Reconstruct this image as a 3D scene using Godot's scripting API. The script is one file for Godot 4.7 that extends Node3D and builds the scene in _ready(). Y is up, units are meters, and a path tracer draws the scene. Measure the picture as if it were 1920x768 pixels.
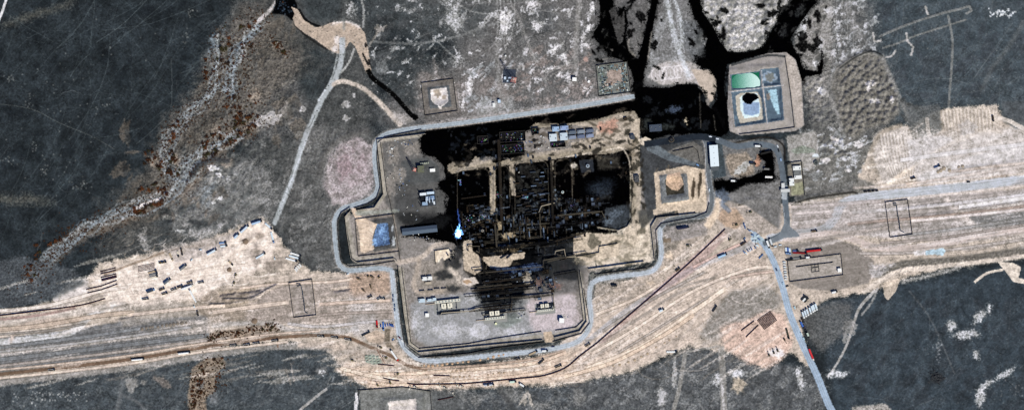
extends Node3D
# An industrial plant in a stony desert, seen from straight above. One unit is one metre; map
# coordinates (east, south) are metres from the north-west corner of the surveyed rectangle.
const CX := 960.0
const CY := 384.0
const TW := 2048
const TH := 820
const TX := -64.0
const TY := -26.0
const CELL := 1.6
const GX := 1280
const GY := 512
# light that level ground gets, so that colours read off the photograph turn into base colours
const K := Vector3(1.62, 1.60, 1.66)

var rgb := PackedByteArray()
var nz: Array = []
var grain := PackedByteArray()
var hf := PackedFloat32Array()
var rng := RandomNumberGenerator.new()
var mats := {}
var used := {}
var ground_mat: StandardMaterial3D
var unit_box: BoxMesh
var unit_cyl: CylinderMesh

# ---------------------------------------------------------------- colour
func s2l(v: float) -> float:
	return v / 12.92 if v <= 0.04045 else pow((v + 0.055) / 1.055, 2.4)

func l2s(v: float) -> float:
	return v * 12.92 if v <= 0.0031308 else 1.055 * pow(v, 1.0 / 2.4) - 0.055

func base_colour(r: float, g: float, b: float) -> Color:
	return Color(l2s(minf(0.88, s2l(r / 255.0) / K.x)), l2s(minf(0.88, s2l(g / 255.0) / K.y)), l2s(minf(0.88, s2l(b / 255.0) / K.z)))

func mat(r: int, g: int, b: int, rough := 0.9, spec := 0.15, metal := 0.0) -> StandardMaterial3D:
	var key := "%d_%d_%d_%.2f_%.2f" % [r, g, b, rough, metal]
	if not mats.has(key):
		var m := StandardMaterial3D.new()
		m.albedo_color = base_colour(r, g, b)
		m.roughness = rough
		m.metallic_specular = spec
		m.metallic = metal
		mats[key] = m
	return mats[key]

# ---------------------------------------------------------------- painting the soil map
func spline(p: Array, step := 6.0) -> PackedVector2Array:
	var q := PackedVector2Array()
	for i in range(0, p.size(), 2):
		q.append(Vector2(p[i], p[i + 1]))
	var out := PackedVector2Array()
	for i in q.size() - 1:
		var a := q[maxi(i - 1, 0)]
		var b := q[i]
		var c := q[i + 1]
		var d := q[mini(i + 2, q.size() - 1)]
		var n := maxi(1, int(b.distance_to(c) / step))
		for j in n:
			out.append(b.cubic_interpolate(c, a, d, float(j) / n))
	out.append(q[q.size() - 1])
	return out

func straight(p: Array) -> PackedVector2Array:
	var q := PackedVector2Array()
	for i in range(0, p.size(), 2):
		q.append(Vector2(p[i], p[i + 1]))
	return q

# a polyline of width w as quads and round joints
func stroke(pts: PackedVector2Array, w: float, w2 := -1.0) -> Array:
	var out := []
	if w2 < 0.0:
		w2 = w
	for i in pts.size() - 1:
		var t := float(i) / maxf(1.0, pts.size() - 2.0)
		var d := (pts[i + 1] - pts[i]).normalized()
		var n := Vector2(-d.y, d.x) * lerpf(w, w2, t) * 0.5
		var e := d * minf(w * 0.25, 2.0)
		out.append(PackedVector2Array([pts[i] - e + n, pts[i + 1] + e + n, pts[i + 1] + e - n, pts[i] - e - n]))
	return out

func track(p: Array, w: float, w2 := -1.0) -> Array:
	return stroke(spline(p), w, w2)

func blob(x: float, y: float, rx: float, ry := -1.0, turn := 0.0) -> PackedVector2Array:
	var q := PackedVector2Array()
	if ry < 0.0:
		ry = rx
	for i in 20:
		var a := TAU * i / 20.0
		var j := rng.randf_range(0.55, 1.25)
		q.append(Vector2(x, y) + Vector2(cos(a) * rx * j, sin(a) * ry * j).rotated(deg_to_rad(turn)))
	return q

func ring(x: float, y: float, rx: float, ry: float) -> PackedVector2Array:
	var q := PackedVector2Array()
	for i in 25:
		q.append(Vector2(x, y) + Vector2(cos(TAU * i / 24.0) * rx, sin(TAU * i / 24.0) * ry))
	return q

# irregular smears of another soil, lying about one way
func smears(n: int, x0: float, y0: float, x1: float, y1: float, l: float, w: float, turn: float, spread: float, c: Array, op: float, rag := 1.6) -> void:
	var b := []
	for i in n:
		var s := rng.randf_range(0.3, 1.4)
		b.append(blob(rng.randf_range(x0, x1), rng.randf_range(y0, y1), l * s, w * s * rng.randf_range(0.5, 1.4), turn + rng.randfn(0.0, spread)))
	paint(b, c, op, 1, rag, 0.8, 4, 0.4)

# long streaks left by blades and wheels, running at a slope
func streaks(polys: Array, slope: float, amount: float, k := 3) -> void:
	var m := cover(polys, TX, TY, 1.0, TW, TH, k)
	var by: PackedByteArray = m[4]
	var sn: PackedByteArray = nz[5]
	for y in m[3]:
		var ty: int = y + m[1]
		if ty >= TH:
			break
		for x in mini(m[2], TW - int(m[0])):
			var v := by[y * m[2] + x]
			if v == 0:
				continue
			var tx: int = x + m[0]
			var sy := posmod(ty + int(tx * slope), TH)
			var s := 1.0 + (sn[sy * TW + tx] - 128.0) / 128.0 * amount * v / 255.0
			var o := (ty * TW + tx) * 3
			for i in 3:
				rgb[o + i] = clampi(int(rgb[o + i] * s), 0, 255)

# coverage of polygons on a grid: [x0, y0, w, h, bytes], softened over about 2^k cells
func cover(polys: Array, ox: float, oy: float, cell: float, gw: int, gh: int, k: int) -> Array:
	var lo := Vector2(1e9, 1e9)
	var hi := Vector2(-1e9, -1e9)
	for p: PackedVector2Array in polys:
		for v in p:
			lo = lo.min(v)
			hi = hi.max(v)
	var b := 1 << k
	var pad := 2 * b + 1
	var x0 := maxi(0, int((lo.x - ox) / cell) - pad)
	var y0 := maxi(0, int((lo.y - oy) / cell) - pad)
	var x1 := mini(gw, int((hi.x - ox) / cell) + pad)
	var y1 := mini(gh, int((hi.y - oy) / cell) + pad)
	if x1 <= x0 or y1 <= y0:
		return []
	var w := int(ceil(float(x1 - x0) / b)) * b
	var h := int(ceil(float(y1 - y0) / b)) * b
	var im := Image.create(w, h, false, Image.FORMAT_L8)
	for p: PackedVector2Array in polys:
		var n := p.size()
		var py0 := 1e9
		var py1 := -1e9
		for v in p:
			py0 = minf(py0, v.y)
			py1 = maxf(py1, v.y)
		var r0 := maxi(0, int((py0 - oy) / cell) - y0 - 1)
		var r1 := mini(h - 1, int((py1 - oy) / cell) - y0 + 1)
		for r in range(r0, r1 + 1):
			var yy := oy + (r + y0 + 0.5) * cell
			var xs: Array[float] = []
			for i in n:
				var a := p[i]
				var c := p[(i + 1) % n]
				if (a.y <= yy) != (c.y <= yy):
					xs.append(a.x + (yy - a.y) / (c.y - a.y) * (c.x - a.x))
			xs.sort()
			for i in range(0, xs.size() - 1, 2):
				var xa := int(round((xs[i] - ox) / cell)) - x0
				var xb := int(round((xs[i + 1] - ox) / cell)) - x0
				if xb > xa:
					im.fill_rect(Rect2i(xa, r, xb - xa, 1), Color.WHITE)
	if k > 0:
		for i in k:
			im.shrink_x2()
		im.resize(w, h, Image.INTERPOLATE_CUBIC)
	return [x0, y0, w, h, im.get_data()]

# lay a soil colour over the map. k: softness, rag: how far noise breaks the edge up, soft: width of the edge, tex: mottling
func paint(polys: Array, c: Array, op := 1.0, k := 2, rag := 0.5, soft := 0.35, noise := 1, tex := 0.25) -> void:
	var m := cover(polys, TX, TY, 1.0, TW, TH, k)
	if m.is_empty():
		return
	var by: PackedByteArray = m[4]
	var na: PackedByteArray = nz[noise]
	var nf: PackedByteArray = nz[0]
	var nm: PackedByteArray = nz[4]
	var nd: PackedByteArray = nz[0]
	var w: int = m[2]
	var inv := 1.0 / (soft * (1.5 if k > 1 else 1.1))
	var cr := float(c[0])
	var cg := float(c[1])
	var cb := float(c[2])
	for y in m[3]:
		var ty: int = y + m[1]
		if ty >= TH:
			break
		var row := ty * TW
		var lim := mini(w, TW - int(m[0]))
		for x in lim:
			var v := by[y * w + x]
			if v == 0:
				continue
			var at: int = row + x + int(m[0])
			var a := (v / 255.0 - 0.5 + (na[at] + nd[at] - 256.0) / 400.0 * rag) * inv + 0.5
			if a <= 0.0:
				continue
			a = minf(a, 1.0) * op
			var s := 1.0 + (nf[at] + nm[at] - 256.0) / 256.0 * tex * 0.6
			var o := at * 3
			rgb[o] = clampi(int(lerpf(rgb[o], cr * s, a)), 0, 255)
			rgb[o + 1] = clampi(int(lerpf(rgb[o + 1], cg * s, a)), 0, 255)
			rgb[o + 2] = clampi(int(lerpf(rgb[o + 2], cb * s, a)), 0, 255)

# where the ground is paved or rolled, its grain is finer
func calm(polys: Array, value: int) -> void:
	var m := cover(polys, TX, TY, 1.0, TW, TH, 1)
	var by: PackedByteArray = m[4]
	for y in mini(m[3], TH - int(m[1])):
		for x in mini(m[2], TW - int(m[0])):
			var v := by[y * m[2] + x]
			if v > 0:
				var at_: int = (y + m[1]) * TW + x + m[0]
				grain[at_] = int(lerpf(grain[at_], value, v / 255.0))

func dot(x: float, y: float, c: Array, a: float) -> void:
	var tx := int(x - TX)
	var ty := int(y - TY)
	if tx < 0 or ty < 0 or tx >= TW or ty >= TH:
		return
	var o := (ty * TW + tx) * 3
	for i in 3:
		rgb[o + i] = int(lerpf(rgb[o + i], c[i], a))

# a thin wheel track
func scratch(pts: PackedVector2Array, c: Array, a: float, wide := 2) -> void:
	for i in pts.size() - 1:
		var n := int(ceil(pts[i].distance_to(pts[i + 1])))
		for j in n:
			var p := pts[i].lerp(pts[i + 1], float(j) / n)
			for w in wide:
				dot(p.x + w, p.y, c, a * rng.randf_range(0.4, 1.0))

# many faint tracks inside a box, running about one way
func scratches(n: int, x0: float, y0: float, x1: float, y1: float, turn: float, spread: float, length: float, c: Array, a: float) -> void:
	for i in n:
		var p := Vector2(rng.randf_range(x0, x1), rng.randf_range(y0, y1))
		var d := deg_to_rad(turn + rng.randfn(0.0, spread))
		var bend := rng.randfn(0.0, 0.012)
		var pts := PackedVector2Array()
		for j in int(length * rng.randf_range(0.4, 1.5) / 5.0):
			pts.append(p)
			p += Vector2.from_angle(d) * 5.0
			d += bend + rng.randfn(0.0, 0.03)
			if p.x < x0 or p.x > x1 or p.y < y0 or p.y > y1:
				break
		scratch(pts, c, a * rng.randf_range(0.4, 1.4), 1 + rng.randi() % 2)

# single stones, tussocks and crusts over a wide stretch
func stones(n: int, x0: float, y0: float, x1: float, y1: float, c: Array, a: float) -> void:
	for i in n:
		var px := rng.randf_range(x0, x1)
		var py := rng.randf_range(y0, y1)
		var w := 1 + rng.randi() % 3
		var h := 1 + rng.randi() % 2
		var s := a * rng.randf_range(0.3, 1.0)
		for dy in h:
			for dx in w:
				dot(px + dx, py + dy, c, s)

# one road of ruts beside each other
func ruts(p: Array, w: float, c: Array) -> void:
	paint(track(p, w), c, 0.8, 1, 0.5, 0.45, 4, 0.15)
	var q := spline(p)
	for e in [-0.5, -0.2, 0.2, 0.5]:
		var r := PackedVector2Array()
		for i in q.size() - 1:
			r.append(q[i] + (q[i + 1] - q[i]).orthogonal().normalized() * e * w)
		var dark := absf(e) > 0.4
		scratch(r, [c[0] * 0.66, c[1] * 0.64, c[2] * 0.62] if dark else [minf(255, c[0] * 1.2), minf(255, c[1] * 1.2), minf(255, c[2] * 1.22)], 0.55 if dark else 0.4, 2)

# stones or crusts scattered about a place
func flecks(n: int, x: float, y: float, rx: float, ry: float, c: Array, a: float, size := 1.2) -> void:
	for i in n:
		var px := x + rng.randfn(0.0, 0.45) * rx
		var py := y + rng.randfn(0.0, 0.45) * ry
		var s := rng.randf_range(0.6, size)
		for dy in range(int(-s), int(s) + 1):
			for dx in range(int(-s), int(s) + 1):
				dot(px + dx, py + dy, c, a * rng.randf_range(0.35, 1.0))

# ---------------------------------------------------------------- relief
func relief(polys: Array, k: int, amount: float, noise := -1, level := false) -> void:
	var m := cover(polys, TX, TY, CELL, GX + 1, GY + 1, k)
	if m.is_empty():
		return
	var by: PackedByteArray = m[4]
	for y in m[3]:
		var gy: int = y + m[1]
		if gy > GY:
			break
		for x in m[2]:
			var gx: int = x + m[0]
			if gx > GX:
				break
			var v: float = by[y * m[2] + x] / 255.0
			if v <= 0.0:
				continue
			var at := gy * (GX + 1) + gx
			if level:
				hf[at] = lerpf(hf[at], amount, minf(1.0, v * 1.6))
			elif noise < 0:
				hf[at] += v * amount
			else:
				var tx := mini(TW - 1, int(gx * CELL))
				var ty := mini(TH - 1, int(gy * CELL))
				hf[at] += v * amount * (nz[noise][ty * TW + tx] / 255.0 - 0.5) * 2.0

func height(px: float, py: float) -> float:
	var fx := clampf((px - TX) / CELL, 0.0, GX - 0.001)
	var fy := clampf((py - TY) / CELL, 0.0, GY - 0.001)
	var x := int(fx)
	var y := int(fy)
	var a := y * (GX + 1) + x
	fx -= x
	fy -= y
	return lerpf(lerpf(hf[a], hf[a + 1], fx), lerpf(hf[a + GX + 1], hf[a + GX + 2], fx), fy)

func at(px: float, py: float, up := 0.0) -> Vector3:
	return Vector3(px - CX, height(px, py) + up, py - CY)

func noise_map(freq: float, octaves: int, kind: int, seed_: int) -> PackedByteArray:
	var n := FastNoiseLite.new()
	n.seed = seed_
	n.frequency = freq
	n.noise_type = kind
	n.fractal_type = FastNoiseLite.FRACTAL_FBM if octaves > 1 else FastNoiseLite.FRACTAL_NONE
	n.fractal_octaves = octaves
	if kind == FastNoiseLite.TYPE_CELLULAR:
		n.cellular_return_type = FastNoiseLite.RETURN_DISTANCE
		n.cellular_jitter = 0.9
	return n.get_image(TW, TH).get_data()

func poly(p: Array) -> Array:
	return [straight(p)]

func streak_map() -> PackedByteArray:
	var n := FastNoiseLite.new()
	n.seed = 77
	n.frequency = 0.22
	n.fractal_octaves = 3
	var im := n.get_image(TW / 16, TH)
	im.resize(TW, TH, Image.INTERPOLATE_CUBIC)
	return im.get_data()

func ridge_map() -> PackedByteArray:
	var n := FastNoiseLite.new()
	n.seed = 15
	n.frequency = 0.017
	n.fractal_type = FastNoiseLite.FRACTAL_RIDGED
	n.fractal_octaves = 5
	n.domain_warp_enabled = true
	n.domain_warp_amplitude = 40.0
	n.domain_warp_frequency = 0.02
	return n.get_image(TW, TH).get_data()

# ---------------------------------------------------------------- what lies where on the ground
var ring_road := [1188, 181, 1120, 193, 1060, 203, 960, 217, 860, 231, 800, 238, 760, 243, 725, 251, 708, 263, 702, 282, 704, 320, 708, 348, 702, 365, 686, 376, 660, 385, 640, 392, 628, 410, 627, 432, 631, 475, 637, 497, 652, 506, 680, 505, 712, 502, 734, 506]
var ring_road_south := [735, 508, 740, 560, 746, 610, 753, 642, 770, 663, 792, 674, 830, 675, 900, 668, 1000, 658, 1060, 648, 1088, 636, 1104, 615, 1108, 590, 1105, 560, 1108, 536, 1120, 524, 1160, 517, 1215, 510, 1233, 498, 1240, 475, 1238, 450, 1238, 430, 1250, 415, 1280, 408, 1318, 404, 1331, 394, 1335, 370, 1329, 330, 1327, 280, 1322, 262]
var access_road := [1580, 800, 1556, 762, 1532, 703, 1505, 645, 1482, 590, 1468, 540, 1452, 493, 1432, 457, 1412, 438]
var plant_road := [1432, 455, 1462, 442, 1475, 424, 1473, 385, 1469, 335, 1461, 292, 1449, 276, 1420, 270, 1380, 274, 1345, 262, 1310, 256, 1262, 263, 1210, 270]
var east_road := [1440, 448, 1480, 440, 1540, 431, 1566, 408, 1576, 386, 1594, 375, 1640, 367, 1700, 361, 1780, 353, 1850, 345, 1990, 328]
var corridor_road := [1470, 447, 1560, 437, 1600, 448, 1640, 463, 1690, 466, 1760, 458, 1840, 442, 1990, 420]
var west_track := [642, 72, 640, 108, 630, 145, 604, 185, 588, 222, 570, 262, 556, 308, 545, 342, 528, 385, 514, 420]
var haul_road := [-60, 707, 100, 690, 250, 672, 350, 655, 440, 642, 520, 632, 600, 628, 650, 632, 690, 648, 730, 665, 765, 684, 800, 692]
var south_west_road := [1420, 455, 1360, 478, 1300, 502, 1240, 540, 1170, 585, 1100, 640]

func paint_ground() -> void:
	nz = [noise_map(0.33, 3, FastNoiseLite.TYPE_SIMPLEX_SMOOTH, 3), noise_map(0.055, 5, FastNoiseLite.TYPE_SIMPLEX_SMOOTH, 11), noise_map(0.012, 5, FastNoiseLite.TYPE_SIMPLEX_SMOOTH, 23), noise_map(0.1, 1, FastNoiseLite.TYPE_CELLULAR, 7), noise_map(0.16, 4, FastNoiseLite.TYPE_SIMPLEX_SMOOTH, 31), streak_map(), ridge_map()]
	rgb.resize(TW * TH * 3)
	grain.resize(TW * TH)
	grain.fill(255)
	for i in TW * TH:
		var s: float = 1.0 + (nz[0][i] - 128.0) / 256.0 * 0.2 + (nz[4][i] - 128.0) / 256.0 * 0.22 + (nz[2][i] - 128.0) / 256.0 * 0.4
		var o := i * 3
		rgb[o] = int(42 * s)
		rgb[o + 1] = int(48 * s)
		rgb[o + 2] = int(53 * s)
	var white := [205, 205, 202]
	# wide kinds of ground
	paint(poly([470, -30, 640, -30, 700, 60, 700, 240, 620, 300, 560, 420, 500, 430, 300, 480, 180, 480, 250, 400, 390, 320, 500, 250, 430, 200, 400, 100]), [84, 84, 84], 0.9, 5, 0.9, 0.7, 1, 0.5)
	paint(poly([550, 250, 700, 240, 712, 300, 640, 390, 625, 420, 640, 520, 560, 500, 520, 430]), [104, 103, 103], 0.9, 4, 0.7, 0.6, 2, 0.45)
	paint(poly([345, 335, 380, 305, 420, 298, 470, 300, 520, 330, 520, 400, 430, 430, 330, 440, 320, 380]), [122, 121, 121], 0.8, 4, 0.9, 0.6, 1, 0.5)
	paint(poly([470, 60, 520, 70, 560, 150, 580, 210, 540, 260, 480, 250, 420, 220, 440, 160]), [98, 97, 98], 0.8, 4, 0.8, 0.6, 1, 0.6)
	paint(poly([560, -30, 640, -30, 640, 30, 600, 45, 570, 30]), [58, 64, 68], 0.8, 4, 0.5, 0.5)
	paint(poly([555, 70, 590, 85, 635, 105, 625, 150, 590, 190, 575, 190, 545, 110]), [52, 58, 62], 0.9, 4, 0.5, 0.5)
	paint(poly([690, -30, 960, -30, 1340, -30, 1340, 182, 1190, 182, 960, 216, 740, 244, 700, 210, 770, 150, 840, 120, 860, 70, 800, 30]), [110, 107, 107], 0.95, 5, 0.9, 0.7, 2, 0.4)
	paint(poly([700, 60, 800, 70, 900, 60, 930, 20, 860, 0, 720, -30, 690, 30]), [70, 74, 77], 0.85, 5, 0.9, 0.6, 2, 0.4)
	paint(poly([700, 90, 790, 95, 830, 120, 790, 150, 780, 200, 760, 200, 710, 150]), [60, 64, 67], 0.85, 4, 0.9, 0.5, 1, 0.5)
	paint(poly([780, 140, 870, 130, 960, 150, 960, 218, 800, 240]), [120, 114, 112], 0.7, 4, 0.8, 0.6, 2, 0.3)
	paint(poly([990, 20, 1040, 15, 1045, 60, 1000, 70]), [82, 84, 88], 0.7, 4, 0.6, 0.6)
	paint(poly([1590, -30, 1990, -30, 1990, 250, 1880, 215, 1760, 205, 1700, 225, 1660, 245, 1640, 160, 1600, 110]), [68, 77, 85], 1.0, 5, 0.5, 0.6, 2, 0.2)
	paint(poly([1480, -30, 1620, -30, 1640, 90, 1660, 170, 1680, 230, 1640, 260, 1520, 260, 1500, 150, 1490, 90]), [116, 114, 113], 0.95, 5, 0.9, 0.7, 1, 0.4)
	paint(poly([1500, 250, 1600, 240, 1640, 270, 1640, 340, 1590, 360, 1500, 365]), [122, 119, 115], 0.95, 4, 0.7, 0.5, 1, 0.4)
	paint(poly([1535, 560, 1600, 556, 1660, 540, 1780, 515, 1990, 485, 1990, 810, 1570, 810]), [57, 66, 75], 1.0, 4, 0.4, 0.5, 2, 0.2)
	paint(poly([1060, 715, 1200, 695, 1290, 652, 1420, 670, 1540, 700, 1560, 810, 1050, 810]), [92, 94, 98], 1.0, 4, 0.6, 0.5, 1, 0.5)
	paint(poly([860, 735, 1080, 720, 1080, 810, 860, 810]), [88, 92, 98], 0.95, 4, 0.7, 0.5, 1, 0.5)
	paint(poly([800, 728, 880, 728, 880, 810, 800, 810]), [98, 99, 101], 0.95, 3, 0.8, 0.5, 1, 0.5)
	paint(poly([640, 700, 690, 722, 690, 810, 640, 810]), [92, 95, 98], 0.8, 3, 0.9, 0.6, 1, 0.5)
	paint(poly([-60, 715, 200, 690, 330, 672, 480, 650, 560, 645, 640, 660, 660, 700, 690, 810, -60, 810]), [72, 78, 84], 1.0, 4, 0.5, 0.5, 2, 0.4)
	# the same soils again, broken up
	smears(60, 380, 40, 560, 260, 20, 9, -50, 30, [118, 106, 94], 0.5, 1.7)
	smears(50, 220, 240, 420, 410, 16, 7, -50, 30, [128, 112, 98], 0.5, 1.7)
	smears(60, 380, 60, 480, 240, 18, 4, -65, 20, [132, 146, 160], 0.5, 1.7)
	smears(40, 290, 280, 400, 380, 16, 5, -50, 20, [146, 156, 166], 0.5, 1.7)
	smears(50, 440, 130, 560, 250, 9, 5, -40, 30, [150, 146, 142], 0.5, 2.0)
	smears(40, 330, 310, 520, 470, 14, 7, -30, 30, [156, 154, 152], 0.5, 1.8)
	smears(40, 880, 120, 960, 215, 10, 4, -60, 30, [186, 194, 200], 0.5, 1.8)
	smears(60, 960, 90, 1110, 190, 10, 4, -30, 30, [160, 142, 134], 0.5, 1.8)
	smears(190, 700, 0, 1115, 180, 8, 2.8, -40, 35, [214, 214, 212], 0.65, 2.0)
	smears(160, 700, 0, 1190, 220, 16, 6, -30, 30, [88, 88, 90], 0.4, 1.6)
	smears(60, 780, 120, 1120, 215, 14, 6, -10, 30, [140, 130, 126], 0.5, 1.6)
	smears(130, 1490, 0, 1640, 130, 9, 3.4, -50, 40, [208, 210, 212], 0.6, 2.0)
	smears(90, 1490, 0, 1640, 130, 10, 5, -60, 40, [70, 72, 76], 0.45, 1.6)
	smears(130, 1500, 235, 1645, 360, 9, 3.4, -20, 30, [204, 208, 212], 0.6, 2.0)
	smears(80, 1500, 235, 1645, 360, 12, 4, -14, 20, [84, 84, 84], 0.5, 1.6)
	smears(200, 300, 250, 640, 520, 9, 4, -50, 30, [150, 148, 146], 0.42, 2.0)
	smears(200, 380, 60, 640, 500, 14, 6, -50, 30, [62, 64, 66], 0.45, 1.6)
	smears(120, 1080, 690, 1540, 780, 12, 4, -40, 40, [150, 150, 150], 0.45, 2.0)
	smears(90, 1080, 690, 1540, 780, 14, 6, -40, 40, [62, 64, 68], 0.5, 1.6)
	smears(90, 860, 728, 1100, 785, 10, 4, 40, 40, [140, 138, 136], 0.45, 2.0)
	smears(90, 860, 728, 1100, 785, 12, 5, 30, 40, [60, 62, 66], 0.45, 1.6)
	smears(110, 0, 690, 640, 785, 16, 5, -20, 30, [104, 108, 112], 0.4, 1.8)
	smears(90, 0, 690, 640, 785, 12, 5, -20, 30, [44, 48, 54], 0.5, 1.6)
	smears(160, -40, -10, 380, 450, 22, 9, -45, 30, [54, 61, 67], 0.4, 1.6)
	smears(120, -40, -10, 380, 450, 16, 8, -45, 40, [29, 34, 39], 0.5, 1.6)
	smears(120, 1560, 560, 1980, 790, 20, 8, -45, 40, [72, 80, 88], 0.4, 1.6)
	smears(90, 1560, 560, 1980, 790, 16, 8, -45, 40, [48, 52, 58], 0.5, 1.6)
	smears(100, 1640, 0, 1980, 230, 22, 8, -45, 30, [84, 92, 99], 0.4, 1.6)
	smears(60, 1640, 0, 1980, 230, 18, 8, -45, 30, [60, 63, 70], 0.4, 1.6)
	# pale crusts on the desert
	for b in [[348, 68, 8, 22, 26], [20, 150, 12, 14, 26], [55, 182, 10, 12, 16], [195, 202, 14, 10, 20], [150, 350, 22, 16, 46], [85, 320, 9, 14, 26], [65, 272, 9, 16, 26], [110, 300, 60, 60, 40], [230, 80, 90, 50, 40], [120, 180, 120, 100, 70], [52, 198, 18, 8, 22], [15, 300, 12, 20, 18], [357, 26, 12, 14, 20]]:
		flecks(b[4], b[0], b[1], b[2], b[3], [172, 172, 166], 0.42)
	paint([blob(0, 372, 60, 7, 8), blob(60, 374, 40, 6, 8), blob(60, 30, 70, 6, -18)], [110, 106, 96], 0.6, 3, 1.6, 0.9, 4, 0.5)
	scratches(120, -60, -20, 480, 470, -48, 14, 160, [98, 108, 112], 0.30)
	scratches(60, -60, -20, 480, 470, 15, 40, 110, [98, 108, 112], 0.26)
	scratch(spline([0, 195, 60, 205, 110, 230, 170, 255, 215, 280]), [120, 122, 118], 0.4, 2)
	scratch(spline([320, 110, 322, 160, 318, 205, 290, 240, 255, 270]), [112, 118, 120], 0.4, 2)
	scratch(spline([180, 80, 230, 45, 275, 0]), [112, 122, 126], 0.45, 2)
	paint(track([-10, 55, 3, 25, 16, -15], 5), white, 0.95, 1, 0.3, 0.4)
	scratches(30, 560, 80, 640, 330, -60, 8, 120, [112, 116, 116], 0.25)
	# dry river with its brown banks
	paint(track([540, 60, 470, 130, 440, 180, 380, 240, 330, 310, 270, 380, 200, 415], 130, 46), [92, 86, 80], 0.7, 5, 1.4, 0.8, 1, 0.6)
	paint(track([480, 20, 440, 90, 410, 130, 400, 180, 340, 230, 310, 290, 290, 360], 70, 36) + track([550, 100, 470, 190, 440, 230, 400, 270, 350, 330], 50, 40), [104, 98, 93], 0.75, 4, 1.1, 0.7, 1, 0.7)
	paint(track([480, 238, 440, 252, 400, 285, 350, 345, 290, 378, 220, 412, 150, 440, 100, 480, 55, 530], 34, 24), [116, 104, 94], 0.75, 3, 0.9, 0.6, 1, 0.6)
	for k in 9:
		for r in [[405, 72, 410, 110, 403, 150, 400, 168, 382, 190, 358, 212, 332, 236, 318, 256, 306, 280, 312, 310, 318, 330], [488, 45, 462, 70, 444, 98, 436, 130, 432, 165, 424, 180], [452, 255, 414, 266, 388, 284, 368, 308, 350, 338, 318, 360, 268, 384, 215, 404, 170, 428, 132, 450, 100, 480, 60, 525, 20, 545]]:
			var q := []
			for v in range(0, r.size(), 2):
				q.append_array([r[v] + rng.randfn(0, 8.0), r[v + 1] + rng.randfn(0, 8.0)])
			paint(track(q, rng.randf_range(1.5, 5.0)), [[140, 152, 164], [108, 120, 132], [164, 170, 174]][k % 3], rng.randf_range(0.3, 0.6), 1, 1.9, 0.6, 4, 0.4)
	paint(track([132, 450, 100, 480, 60, 525, 20, 545], 12, 24), [112, 120, 128], 0.7, 3, 1.1, 0.7, 4, 0.6)
	paint(track([300, 372, 272, 382, 250, 392], 5), [214, 206, 196], 0.8, 1, 0.9, 0.6, 4)
	paint([blob(345, 325, 24, 34, 30)], [128, 134, 140], 0.6, 3, 1.4, 0.8, 4, 0.6)
	paint([blob(330, 300, 8, 12), blob(404, 243, 6, 9), blob(518, 85, 14, 5, 38), blob(478, 180, 10, 14), blob(290, 305, 10, 12), blob(425, 305, 12, 10)], [164, 148, 132], 0.7, 2, 1.2, 0.7, 4)
	paint(track([360, 330, 375, 310, 400, 300, 430, 303], 9), [56, 58, 62], 0.85, 2, 0.5, 0.5)
	paint([blob(412, 328, 8, 4, 30), blob(427, 333, 5), blob(400, 380, 4), blob(414, 372, 5), blob(402, 315, 14, 6), blob(340, 432, 10, 3)], white, 0.8, 1, 1.3, 0.6, 4)
	paint(track([270, 425, 272, 450, 285, 475], 3) + track([262, 440, 282, 478], 12), [168, 164, 160], 0.7, 2, 1.0, 0.7, 4, 0.5)
	paint([blob(345, 424, 9, 5), blob(412, 420, 4, 10, 8), blob(310, 407, 12, 3), blob(402, 462, 26, 12, -14), blob(380, 440, 30, 16), blob(440, 450, 16, 7, -35)], [166, 163, 160], 0.62, 2, 1.3, 0.8, 4, 0.5)
	# the oil-blackened gully in the north-west and the sand pushed into it
	paint(track([478, 44, 500, 26, 526, -6], 7), [188, 182, 176], 0.9, 2, 0.5, 0.5)
	paint(poly([520, -30, 545, -30, 556, 8, 560, 22, 556, 40, 545, 38, 535, 28, 510, 27, 516, 8]), [6, 7, 9], 1.0, 2, 0.8, 0.3, 4, 0.1)
	flecks(70, 530, 14, 20, 18, [92, 118, 150], 0.5)
	paint(track([560, 20, 575, 40, 600, 50], 7, 4), [12, 13, 15], 0.9, 1, 0.8, 0.4, 4)
	paint(track([552, 46, 575, 68, 600, 85, 612, 92], 4), [26, 26, 26], 0.7, 1, 0.8, 0.5, 4)
	paint(poly([545, 12, 558, 18, 570, 38, 592, 52, 608, 48, 622, 42, 650, 40, 672, 48, 684, 62, 690, 90, 694, 118, 697, 140, 687, 138, 676, 110, 664, 85, 656, 78, 650, 88, 640, 103, 625, 98, 608, 88, 590, 74, 570, 62, 553, 48, 549, 34, 552, 26]), [174, 157, 138], 1.0, 1, 0.7, 0.35, 4, 0.25)
	paint(track([622, 45, 650, 40, 675, 52], 4) + [blob(632, 75, 5, 12, 15), blob(628, 92, 8, 8)], [206, 202, 196], 0.7, 2, 0.8, 0.6, 4)
	paint(track(west_track, 11, 9), [164, 170, 173], 0.95, 2, 0.3, 0.4, 1, 0.2)
	paint(track([633, 100, 622, 145, 596, 190], 3) + track([588, 225, 560, 300, 530, 380], 3), [196, 202, 204], 0.6, 1, 0.5, 0.6)
	paint(track([664, 92, 655, 116, 640, 136], 4), [168, 168, 164], 0.85, 1, 0.4, 0.4)
	paint(track([624, 160, 640, 152, 676, 163, 703, 184, 726, 207, 742, 224, 752, 234], 8, 10), [188, 176, 160], 0.95, 2, 0.3, 0.4)
	paint(poly([735, 205, 760, 215, 778, 222, 768, 232, 740, 232]), [164, 158, 152], 0.8, 3, 0.6, 0.6)
	paint(track([690, 132, 700, 148, 716, 160, 738, 178, 756, 198, 772, 216, 780, 219], 9, 8) + [blob(777, 219, 7, 6)], [8, 8, 9], 1.0, 1, 0.9, 0.35, 4, 0.2)
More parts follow.
